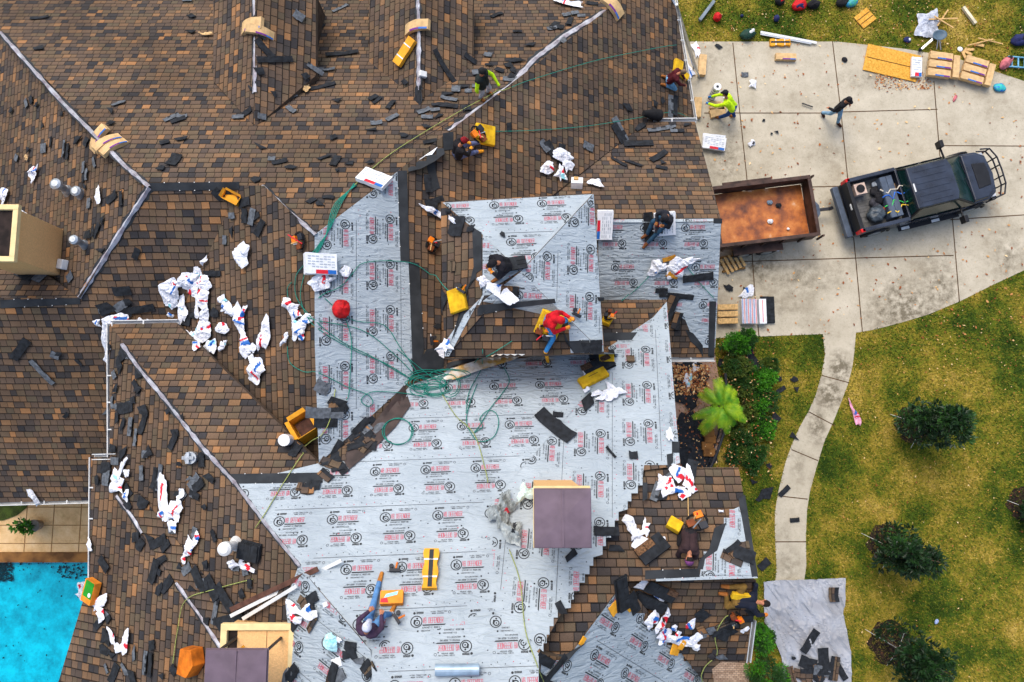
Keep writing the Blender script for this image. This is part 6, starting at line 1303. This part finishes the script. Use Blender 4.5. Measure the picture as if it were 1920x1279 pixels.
b = MB(); b.prism([(X(1.66), -W * .9), (X(2.2), -W * .86), (X(2.55), -W * .6), (X(2.64), 0), (X(2.55), W * .6), (X(2.2), W * .86), (X(1.66), W * .9)], 1.07, 1.2, PT, inset=.06); b.build('hood', tk, bevel=.03)
b = MB(); b.prism([(X(1.95), -.48), (X(2.42), -.42), (X(2.47), 0), (X(2.42), .42), (X(1.95), .48)], 1.2, 1.225, PTD, inset=.03); b.build('hood_scoop', tk, bevel=.01)
b = MB()
for sy in (-1, 1): b.box(((BX0 + BX1) / 2, sy * (W - .07), 1.13), (BX1 - BX0, .14, .48), PT)
b.box((BX1, 0, 1.13), (.08, 2 * W - .2, .5), PT); b.build('bed_wall', tk, bevel=.02)
b = MB(); b.box(((BX0 + BX1) / 2, 0, .93), (BX1 - BX0 - .05, 2 * W - .28, .04), mat('bed_liner', (90, 90, 88), .8, .2))
for k in range(7): b.box(((BX0 + BX1) / 2, -.6 + .2 * k, .955), (BX1 - BX0 - .06, .05, .02), MATS['bed_liner'])
b.build('bed_floor', tk)
tg = MB(); tg.box((BX0 + .02, 0, 1.1), (.14, 2 * W - .12, .52), PTD); q = tg.build('tailgate', tk, bevel=.02); b = MB(); b.box((BX0 - .06, 0, 1.2), (.03, .22, .07), WHM); b.build('handle', q)
b = MB(); b.box((BX0 - .16, 0, .62), (.22, 2 * W * .96, .22), SL); b.build('rear_bumper', tk, bevel=.03)
for sy in (-1, 1):
    b = MB(); b.box((BX0 + .03, sy * (W - .06), 1.16), (.17, .13, .42), mat('lamp_red', (200, 20, 24), .2)); b.build('tail_light', tk, bevel=.02)
    b = MB(); b.box((X(2.52), sy * .68, .92), (.16, .3, .2), mat('lamp_clear', (210, 214, 220), .1)); b.build('headlight', tk, bevel=.02)
# cab greenhouse
def ring(x0, x1, wy, z): return [(x0, -wy, z), (x1, -wy, z), (x1, wy, z), (x0, wy, z)]
lo, mi_ = ring(BX1 + .02, X(1.72), W * .96, 1.08), ring(BX1 + .16, X(.74), W * .76, 1.8)
for nm, f in (('windshield', (1, 2)), ('rear_window', (3, 0)), ('side_window', (0, 1)), ('side_window', (2, 3))):
    i, j = f; P = [Vector(lo[i]), Vector(lo[j]), Vector(mi_[j]), Vector(mi_[i])]; n = (P[1] - P[0]).cross(P[2] - P[0]).normalized(); b = MB(); c_ = sum(P, Vector()) / 4
    Q = [c_ + (p - c_) * .93 + n * .008 for p in P]; b.mesh([tuple(p) for p in Q] + [tuple(p - n * .006) for p in Q], [(0, 1, 2, 3), (0, 4, 5, 1), (1, 5, 6, 2), (2, 6, 7, 3), (3, 7, 4, 0)], GL); b.build(nm, tk)
b = MB(); b.mesh(lo + mi_, [(0, 1, 5, 4), (1, 2, 6, 5), (2, 3, 7, 6), (3, 0, 4, 7), (4, 5, 6, 7)], PTD); b.build('cab_frame', tk, bevel=.02)
rf = MB(); rf.prism([(BX1 + .06, -W * .76), (X(.72), -W * .76), (X(.82), -W * .5), (X(.82), W * .5), (X(.72), W * .76), (BX1 + .06, W * .76)], 1.79, 1.86, PT, inset=.03); q = rf.build('roof', tk, bevel=.025)
for k in range(6): b = MB(); b.box((X(0), -.55 + .22 * k, 1.866), (X(1.15), .05, .022), PT); b.build('roof_rib', q, bevel=.006)
b = MB(); b.box((BX1 + .16, 0, 1.87), (.05, .3, .03), WHM); b.build('brake_light', tk)
for sy in (-1, 1):
    for x_ in (X(-.15), X(.75)):
        b = MB(); b.box((x_, sy * (W + .004), .85), (X(.86), .012, .5), PT); q = b.build('door', tk, bevel=.004); b = MB(); b.box((x_ - .25, sy * (W + .025), .98), (.18, .03, .04), PTD); b.build('handle', q)
    b = MB(); b.box((X(.3), sy * (W + .08), .42), (X(2.3), .16, .05), PTD); b.build('side_step', tk)
    for k in (-.6, .55): b = MB(); b.box((X(k), sy * (W + .09), .452), (.3, .1, .012), WHM); b.build('step_pad', tk)
    b = MB(); b.tube([(X(1.12), sy * W * .92, 1.15), (X(1.05), sy * (W + .34), 1.22)], .04, PTD); b.box((X(1.05), sy * (W + .42), 1.25), (.14, .26, .3), PTD); b.build('mirror', tk, bevel=.03)
    for x_ in (X(-1.75), X(1.85)):
        w_ = MB(); w_.tube([(x_, sy * (W - .26), .42), (x_, sy * (W + .02), .42)], .42, RUB, 28); q = w_.build('wheel', tk, bevel=.04); b = MB(); b.tube([(x_, sy * (W - .05), .42), (x_, sy * (W + .035), .42)], .23, MET, 18); b.build('rim', q)
        b = MB(); b.tube([(x_ + .5 * math.cos(a / 10 * math.pi), sy * (W + .01), .42 + .5 * math.sin(a / 10 * math.pi)) for a in range(11)], .05, PTD, 6); b.build('wheel_arch', tk)
b = MB()
fx = X(2.78)
for z in (.6, .95, 1.2):
    b.tube([(X(2.45), -.92, z), (fx, -.86, z), (fx + .16, -.5, z), (fx + .18, 0, z), (fx + .16, .5, z), (fx, .86, z), (X(2.45), .92, z)], .03, DKM, 6)
for y_ in (-.86, -.5, -.2, .2, .5, .86): b.tube([(fx + (.16 if abs(y_) < .6 else 0), y_, .45), (fx + (.16 if abs(y_) < .6 else 0), y_, 1.2)], .025, DKM, 6)
b.build('brush_guard', tk)
b = MB(); b.box((X(2.72), 0, .6), (.2, 1.8, .24), PTD); b.build('front_bumper', tk, bevel=.04); b = MB(); b.tube([(X(1.72), -.6, 1.12), (X(1.5), .0, 1.32)], .014, DKM); b.tube([(X(1.72), .1, 1.12), (X(1.5), .7, 1.32)], .014, DKM); b.build('wiper', tk)
def inbed(x, y, z): return M @ Matrix.Translation((x, y, z))
o = thing('tool_chest', 'dark blue steel tool chest across the truck bed behind the cab', 'tool chest', inbed(BX1 - .42, 0, .97)); b = MB(); b.box((0, 0, .2), (.46, 1.5, .38), SL); b.build('chest', o, bevel=.02)
for sx in (-.115, .115): b = MB(); b.box((sx, 0, .4), (.21, 1.5, .03), SL); b.build('lid', o, bevel=.01)
o = thing('cardboard_carton', 'small square carton with a black fan in the truck bed corner', 'carton', inbed(BX0 + .42, .55, .97)); b = MB(); b.box((0, 0, .16), (.4, .4, .32), mat('carton_pale', (196, 172, 156), .8)); b.build('carton', o); b = MB(); b.tube([(0, 0, .32), (0, 0, .34)], .15, BLKC, 18); b.build('fan', o)
BC = [(-.3, .3, .22, mat('sack_brown', (120, 96, 70), .8, .3), 'brown sack at the front right of the truck bed'), (-1.1, .35, .2, BLKC, 'black coil of hose between carton and tool chest in the truck bed'), (-1.25, -.05, .2, mat('cloth_charcoal', (52, 52, 58), .8, .3), 'charcoal tool bag at the centre rear of the truck bed'), (-.7, -.6, .2, BLKC, 'black bag against the lower truck bed wall'), (-1.0, .15, .1, CARD2, 'small orange card scrap on the bags in the truck bed'), (-.95, .1, .3, BLKC, 'black tool bag in the middle of the truck bed'), (-.75, -.1, .25, NAVY, 'navy tool bag nearer the cab in the truck bed'), (-.95, -.4, .16, mat('cloth_orange', (230, 90, 20), .7), 'orange extension cord heap in the truck bed'), (-1.35, -.45, .34, mat('sack_slate', (70, 80, 88), .4, .3), 'grey plastic sheet at the rear of the truck bed'), (-.6, .45, .18, BLKC, 'black hose bag beside the tool chest in the truck bed'), (-1.0, .62, .14, mat('bag_grey', (130, 140, 150), .5), 'small grey bag against the truck bed wall'), (-.62, .2, .14, mat('box_salmon', (206, 150, 126), .8), 'salmon coloured packet in the truck bed')]
for i, (x_, y_, rr_, m, lb) in enumerate(BC):
    b = MB(); b.ball((0, 0, rr_ * .4), 1, m, sc=(rr_, rr_ * .9, rr_ * .5), nu=18, nv=10); b.v = [tuple(Vector(v) * (1 + .35 * noise.noise(Vector(v) * 9 + Vector((i, 0, 0))))) for v in b.v]
    tag(b.build('tool_bag', M=inbed(X(x_ - .5), y_, 1.0), smooth=True), lb, 'tool bag')
for i, (m, lb) in enumerate(((mat('lead_yellow', (240, 200, 60), .6), 'yellow'), (mat('lead_green', (60, 190, 90), .6), 'green'), (mat('lead_blue', (50, 110, 210), .6), 'blue'), (mat('lead_white', (220, 210, 190), .6), 'pale'))):
    r = random.Random(i + 3); P = [M @ Vector((X(-1.6 + .12 * k), -.5 + .25 * i + r.uniform(-.12, .12), 1.36 + r.uniform(-.03, .05))) for k in range(9)]
    b = MB(); b.tube(P, .022, m, 6); tag(b.build('cable', smooth=True), f'{lb} cable lying across the bags in the truck bed', 'cable')
# folding tripod bits beside lumber, lower window corner
b = MB(); q = [U(x, y, 5.2) for x, y in ((1340,1262),(1400,1250))]

# ================================================================== people
def remesh(mb, voxel, name, parent, mats, smooth=True):
    me = D.meshes.new(name); me.from_pydata(mb.v, [], mb.f); me.update(); o = D.objects.new(name, me); COL.objects.link(o)
    md = o.modifiers.new('r', 'REMESH'); md.mode = 'VOXEL'; md.voxel_size = voxel; md.use_smooth_shade = True; s_ = o.modifiers.new('s', 'SMOOTH'); s_.iterations = 3; s_.factor = .5
    dg = bpy.context.evaluated_depsgraph_get(); m2 = D.meshes.new_from_object(o.evaluated_get(dg)); D.objects.remove(o)
    m2.name = name; m2.materials.clear(); [m2.materials.append(m) for m in mats]; m2.polygons.foreach_set('use_smooth', [True] * len(m2.polygons))
    n = D.objects.new(name, m2); COL.objects.link(n); n.parent = parent; return n
def caps(b, P, R, n=10):
    """capsule chain"""
    P = [Vector(p) for p in P]
    for i in range(len(P) - 1):
        a, c = P[i], P[i + 1]; d = c - a
        if d.length < 1e-4: continue
        d.normalize(); b.tube([a - d * R[i] * .7, a - d * R[i] * .35, a, c, c + d * R[i + 1] * .35, c + d * R[i + 1] * .7], [R[i] * .6, R[i] * .93, R[i], R[i + 1], R[i + 1] * .93, R[i + 1] * .6], SKIN, n)
def person(px, py, ang, pose, label, shirt, pants, hat=None, hair=(34, 26, 22), boots=(150, 92, 40), sleeves=2, gloves=None, scale=1.0, vest=None, skin=(178, 118, 86), off=0):
    """pose: dict of joints in local metres (x forward, y left, z above the surface under the pelvis); *G joints are dropped onto the surface"""
    p, n_, k = topz(px, py); PS = 1.0 if k == 'G' else .8; M = Matrix.Translation(p + Vector((0, 0, off))) @ Matrix.Rotation(math.radians(-ang), 4, 'Z') @ Matrix.Scale(PS, 4); o = thing('person', label, 'person', M, 'roofers at work'); Mi = M.inverted()
    J = {}
    for kk, v in pose.items():
        v = Vector(v) * scale
        if kk[-1] == 'G': w_ = M @ Vector((v.x, v.y, 0)); w_.z = surf(w_.x, w_.y) + v.z * PS; v = Mi @ w_; kk = kk[:-1]
        J[kk] = v
    pel, ch, hd = J['pel'], J['ch'], J['hd']; lat = (J['shL'] - J['shR']).normalized(); fw = J.get('fw')
    if fw is None: fw = lat.cross((ch - pel).normalized()) ; fw = -fw if fw.x < 0 and pose.get('flip') is None else fw
    look = J['lk'] - hd if 'lk' in J else fw; look.normalize()
    b = MB(); s_ = scale
    def torso(b, g):
        mid = (pel + ch) / 2
        for sg in (-1, 1): caps(b, [pel + lat * .075 * sg * s_, mid + lat * .06 * sg * s_, ch + lat * .09 * sg * s_ - (ch - pel).normalized() * .08], [(.115 + g) * s_, (.115 + g) * s_, (.125 + g) * s_])
        caps(b, [J['shR'], J['shL']], [(.065 + g) * s_] * 2)
    def arm(b, S, g, full=True):
        sh, el, ha = J['sh' + S], J['el' + S], J['ha' + S]
        if full: caps(b, [sh, el, ha + (el - ha).normalized() * .02], [(.055 + g) * s_, (.045 + g) * s_, (.03 + g) * s_])
        else: caps(b, [sh, el.lerp(sh, .15)], [(.057 + g) * s_, (.05 + g) * s_])
    def leg(b, S, g): caps(b, [pel + lat * (.09 if S == 'L' else -.09) * s_, J['kn' + S], J['an' + S]], [(.095 + g) * s_, (.062 + g) * s_, (.042 + g) * s_])
    torso(b, 0); caps(b, [ch, hd - (hd - ch).normalized() * .06], [.06 * s_, .052 * s_])
    # head with features
    up = (hd - ch).normalized(); look = (look - up * look.dot(up)); look = look.normalized() if look.length > .05 else fw; sd = up.cross(look).normalized()
    HM = Matrix((look, sd, up)).transposed().to_4x4(); HM.translation = hd
    b.ball((0, 0, .01), .1 * s_, SKIN, HM, 16, 12, (1.0, .78, 1.2)); b.ball((.05, 0, -.06), .055 * s_, SKIN, HM, 10, 8, (1, .9, .9)); b.ball((.105, 0, -.01), .02 * s_, SKIN, HM, 8, 6, (1, .7, 1.5))
    for sg in (-1, 1): b.ball((0, sg * .08, 0), .025 * s_, SKIN, HM, 8, 6, (.8, .5, 1.3))
    for S in 'LR':
        arm(b, S, 0); leg(b, S, 0)
        el, ha = J['el' + S], J['ha' + S]; d = (ha - el).normalized(); q = d.cross(Vector((0, 0, 1))); q = q.normalized() if q.length > .1 else Vector((0, 1, 0)); nn_ = q.cross(d)
        palm = ha + d * .05; caps(b, [ha, palm], [.03 * s_, .036 * s_], 8); caps(b, [ha + q * .018, palm + q * .022], [.022, .022], 6); caps(b, [ha - q * .018, palm - q * .022], [.022, .022], 6)
        for f, (oq, L) in enumerate(((-.033, .06), (-.011, .072), (.012, .068), (.033, .05))):
            r0 = palm + q * oq + d * .02; k1 = r0 + d * L * .55 - nn_ * .01 + q * oq * .25; caps(b, [r0, k1, k1 + d * L * .4 - nn_ * .035], [.0105, .0095, .0085], 6)
        sg = 1 if S == 'L' else -1; t0 = ha + d * .02 - q * sg * .03; caps(b, [t0, t0 + d * .03 - q * sg * .03, t0 + d * .065 - q * sg * .035 - nn_ * .01], [.013, .011, .01], 6)
        caps(b, [J['an' + S], J['an' + S] + (J['to' + S] - J['an' + S]) * .9], [.04 * s_, .034 * s_])
    remesh(b, .0085, 'body', o, [mat('skin_%d_%d_%d' % skin, skin, .6, .06, 8)])
    c_ = lambda nm, q: mat('cloth_%d_%d_%d' % q, q, .85, .16, 7, .5)
    b = MB(); torso(b, .018)
    if sleeves: [arm(b, S, .016, sleeves == 2) for S in 'LR']
    if hat == 'hood': caps(b, [ch, hd - up * .06], [.09, .085])
    remesh(b, .014, 'shirt', o, [c_('s', shirt)])
    b = MB(); caps(b, [pel + lat * .075, pel - lat * .075], [.135 * s_] * 2); [leg(b, S, .016) for S in 'LR']; remesh(b, .014, 'trousers', o, [c_('p', pants)])
    if vest: b = MB(); torso(b, .032); remesh(b, .014, 'vest', o, [c_('v', vest)])
    for S in 'LR':
        b = MB(); caps(b, [J['an' + S], J['an' + S] + (J['to' + S] - J['an' + S])], [.06, .048]); caps(b, [J['an' + S], J['an' + S] + (J['kn' + S] - J['an' + S]).normalized() * .1], [.058, .056]); remesh(b, .012, 'boot', o, [c_('b', boots)])
        if gloves: b = MB(); d = (J['ha' + S] - J['el' + S]).normalized(); caps(b, [J['ha' + S] - d * .04, J['ha' + S] + d * .07], [.042, .05]); remesh(b, .012, 'glove', o, [c_('g', gloves)])
    # hair and hat
    b = MB(); b.ball((-.012, 0, .03), .106 * s_, SKIN, HM, 18, 12, (.98, .82, 1.12)); q = MB(); q.mats = []
    vs = [v for v in b.v]; keep = []
    HI = HM.inverted()
    for f in b.f:
        cc = HI @ (sum((Vector(b.v[i]) for i in f), Vector()) / len(f))
        if cc.z > .02 or cc.x < -.02 and cc.z > -.06: keep.append(f)
    q.mesh(b.v, keep, c_('h', hair)); e = q.build('hair', o, smooth=True); md = e.modifiers.new('solid', 'SOLIDIFY'); md.thickness = .01
    if hat:
        hm = c_('hat', hat if hat != 'hood' else shirt); b = MB(); b.ball((-.01, 0, .045), .118 * s_, hm, HM, 20, 12, (1, .9, 1.0)); vs = b.v; keep = [f for f in b.f if (HI @ (sum((Vector(vs[i]) for i in f), Vector()) / len(f))).z > .035 or (hat == 'hood' and (HI @ (sum((Vector(vs[i]) for i in f), Vector()) / len(f))).x < .03)]
        q = MB(); q.mesh(vs, keep, hm)
        if hat != 'hood': q.mesh([HM @ Vector(v) for v in [(.08, -.07, .045), (.08, .07, .045), (.16, .05, .04), (.18, 0, .038), (.16, -.05, .04)] + [(.08, -.07, .053), (.08, .07, .053), (.16, .05, .048), (.18, 0, .046), (.16, -.05, .048)]], [(4, 3, 2, 1, 0), (5, 6, 7, 8, 9), (1, 2, 7, 6), (2, 3, 8, 7), (3, 4, 9, 8)], hm)
        e = q.build('hat', o, smooth=True); md = e.modifiers.new('solid', 'SOLIDIFY'); md.thickness = .008
    return o
def sitpose(lean=.25, kn=.42, spread=.18, hands=((.42, .12, .32), (.42, -.12, .32)), legL=None, legR=None):
    legL = legL or ((.42, spread, .40), (.72, spread, .08)); legR = legR or ((.42, -spread, .40), (.72, -spread, .08))
    return dict(pel=(0, 0, .14), ch=(lean, 0, .62), hd=(lean + .14, 0, .80), shL=(lean, .19, .56), shR=(lean, -.19, .56), elL=(lean + .12, .27, .36), elR=(lean + .12, -.27, .36), haL=hands[0], haR=hands[1],
                knLG=legL[0], knRG=legR[0], anLG=legL[1], anRG=legR[1], toLG=(legL[1][0] + .17, legL[1][1] + .02, .05), toRG=(legR[1][0] + .17, legR[1][1] - .02, .05), lk=(lean + .5, 0, .5))
# neon hood with black vest, bending toward lower right on the hip
person(908, 180, 35, dict(pel=(0, 0, .82), ch=(-.05, .0, 1.32), hd=(-.02, .02, 1.54), shL=(-.05, .2, 1.27), shR=(-.05, -.2, 1.27), elL=(.12, .32, 1.05), elR=(.02, -.36, 1.0), haL=(.36, .25, .88), haR=(-.02, -.30, .78), knLG=(.1, .16, .46), knRG=(.06, -.16, .46), anLG=(0, .17, .08), anRG=(-.02, -.18, .08), toLG=(.17, .19, .04), toRG=(.15, -.2, .04), lk=(.6, .1, 1.1)),
       'person in neon yellow hoodie and black vest walking on the white hip strip', (190, 235, 20), (176, 176, 180), hat=(26, 28, 30), vest=(26, 36, 34), gloves=(190, 235, 20))
person(858, 292, -30, sitpose(.12, hands=((.42, .10, .3), (.40, -.12, .28)), legL=((.4, .12, .3), (.85, .14, .07)), legR=((.36, -.18, .36), (.62, -.1, .08))), 'person in black shirt and maroon cap seated with legs towards the square foam pad', (26, 24, 28), (98, 106, 142), hat=(130, 16, 26), gloves=(220, 150, 30), boots=(226, 150, 30))
person(1252, 156, 5, dict(pel=(0, 0, .3), ch=(.2, 0, .72), hd=(.36, .02, .86), shL=(.2, .2, .66), shR=(.2, -.2, .66), elL=(.36, .24, .46), elR=(.36, -.24, .46), haL=(.56, .12, .2), haR=(.6, -.12, .18), knLG=(.3, .18, .1), knRG=(.3, -.18, .12), anLG=(-.1, .16, .08), anRG=(-.1, -.16, .08), toLG=(-.26, .16, .05), toRG=(-.26, -.16, .05), lk=(.9, 0, .3)), 'person in dark maroon shirt kneeling at the top right gutter', (78, 16, 26), (110, 160, 196), hair=(120, 100, 80))
person(1350, 216, 205, dict(pel=(-.25, 0, .9), ch=(.12, 0, 1.25), hd=(.25, -.08, 1.42), shL=(.1, .19, 1.2), shR=(.12, -.19, 1.22), elL=(.35, .24, .95), elR=(.38, -.22, .98), haL=(.62, .16, .75), haR=(.64, -.1, .8), knLG=(-.2, .12, .48), knRG=(-.3, -.12, .46), anLG=(.0, .14, .08), anRG=(-.5, -.14, .1), toLG=(.18, .16, .04), toRG=(-.34, -.14, .04), lk=(.9, -.1, 1.0)), 'person in bright neon yellow shirt bending over brown boxes on the driveway', (200, 245, 20), (30, 70, 130), hat=(30, 32, 38), gloves=(40, 120, 190))
person(1553, 222, 50, dict(pel=(0, 0, .93), ch=(.02, 0, 1.42), hd=(.05, 0, 1.64), shL=(.02, .2, 1.37), shR=(.02, -.2, 1.37), elL=(-.05, .33, 1.15), elR=(-.02, -.33, 1.12), haL=(.15, .36, .98), haR=(-.22, -.3, .95), knLG=(.22, .1, .5), knRG=(-.05, -.1, .5), anLG=(.36, .1, .09), anRG=(-.3, -.1, .14), toLG=(.54, .11, .05), toRG=(-.14, -.11, .04), lk=(.6, 0, 1.6)), 'person in black jacket and dark hat walking across the driveway', (24, 24, 28), (120, 160, 190), hat=(24, 24, 30), boots=(70, 36, 20))
person(1246, 415, 140, sitpose(.1, hands=((.3, .14, .34), (.36, -.1, .26)), legL=((.4, .14, .34), (.78, .16, .07)), legR=((.38, -.2, .34), (.66, -.05, .08))), 'person in black shirt and headscarf seated on the printed bundle over the right wing', (30, 34, 44), (40, 74, 100), hat=(36, 36, 42), gloves=(150, 96, 50), boots=(110, 66, 36), off=.14)
person(950, 500, 160, sitpose(.2, hands=((.4, .1, .18), (.42, -.06, .16)), legL=((.26, .22, .3), (.3, .2, .08)), legR=((.26, -.24, .3), (.3, -.2, .08))), 'person in black jacket crouching over a white wrapper on the raised roof', (24, 24, 32), (34, 30, 38), hat=(22, 22, 28), gloves=(226, 140, 40), off=.08)
person(1028, 604, 20, sitpose(.12, hands=((.5, .22, .36), (.48, -.06, .34)), legL=((.4, .14, .32), (.36, .2, .1)), legR=((.26, -.36, .3), (.2, -.72, .07))), 'person in red hoodie and jeans seated on yellow foam on the raised roof', (196, 14, 30), (50, 130, 190), hat='hood', gloves=(236, 150, 50), boots=(240, 170, 30), off=.1)
person(697, 1172, -72, sitpose(.02, hands=((.36, .12, .3), (.36, -.16, .26)), legL=((.42, .12, .2), (.84, .2, .06)), legR=((.34, -.2, .34), (.34, -.32, .08))), 'person in purple grey jacket and white cap seated with legs stretched up the sheeting', (66, 48, 70), (84, 130, 180), hat=(196, 202, 220), boots=(184, 120, 50), off=.03)
person(1285, 1005, 100, dict(pel=(-.1, 0, .36), ch=(.28, 0, .62), hd=(.46, .02, .62), shL=(.28, .19, .56), shR=(.28, -.19, .56), elL=(.42, .24, .36), elR=(.44, -.2, .34), haL=(.5, .12, .12), haR=(.56, -.06, .1), knLG=(.22, .16, .1), knRG=(.2, -.16, .12), anLG=(-.2, .2, .08), anRG=(-.2, -.16, .08), toLG=(-.36, .22, .05), toRG=(-.36, -.16, .05), lk=(1, 0, .2)), 'person in dark brown shirt crouching with head down near the right ridge', (50, 34, 36), (30, 28, 32), hat=(110, 60, 110), gloves=(200, 130, 50))
person(1385, 1122, 5, dict(pel=(-.1, 0, .18), ch=(.34, 0, .24), hd=(.58, -.02, .2), shL=(.32, .2, .2), shR=(.32, -.2, .2), elLG=(.3, .42, .14), elR=(.46, -.34, .1), haLG=(.28, .66, .1), haR=(.66, -.34, .0), knLG=(.02, .36, .14), knRG=(-.28, -.22, .14), anLG=(-.34, .3, .08), anRG=(-.36, .1, .08), toLG=(-.5, .3, .05), toRG=(-.52, .1, .05), lk=(.9, 0, -.3)), 'person in navy shirt and mustard trousers lying and reaching over the right eave', (22, 28, 44), (120, 92, 40), gloves=(220, 130, 50))
foam(1262, 990, 22, 26, -60, FOAM, 'yellow knee pad strapped behind the crouching person at the right', .16, offz=.1); foam(1385, 1108, 34, 12, 10, FOAM, 'mustard foam roll at the hip of the person reaching over the eave', .1, offz=.1)
tag(wrap(940, 545, 66, 26, 32, 71, 'rb', .05, lab='printed white wrapper held by the person in black on the raised roof'), None)
bundle(612, 1131 + 2, 10, 8, -20, WHT, 'tiny white pad on the sheeting left of the purple jacketed person', '', th=.02); bundle(633, 1242, 22, 16, -20, WHT, 'white square sheet on the dark sheeting near the lower chimney', '', th=.015)
flush_scraps(); finish_labels()
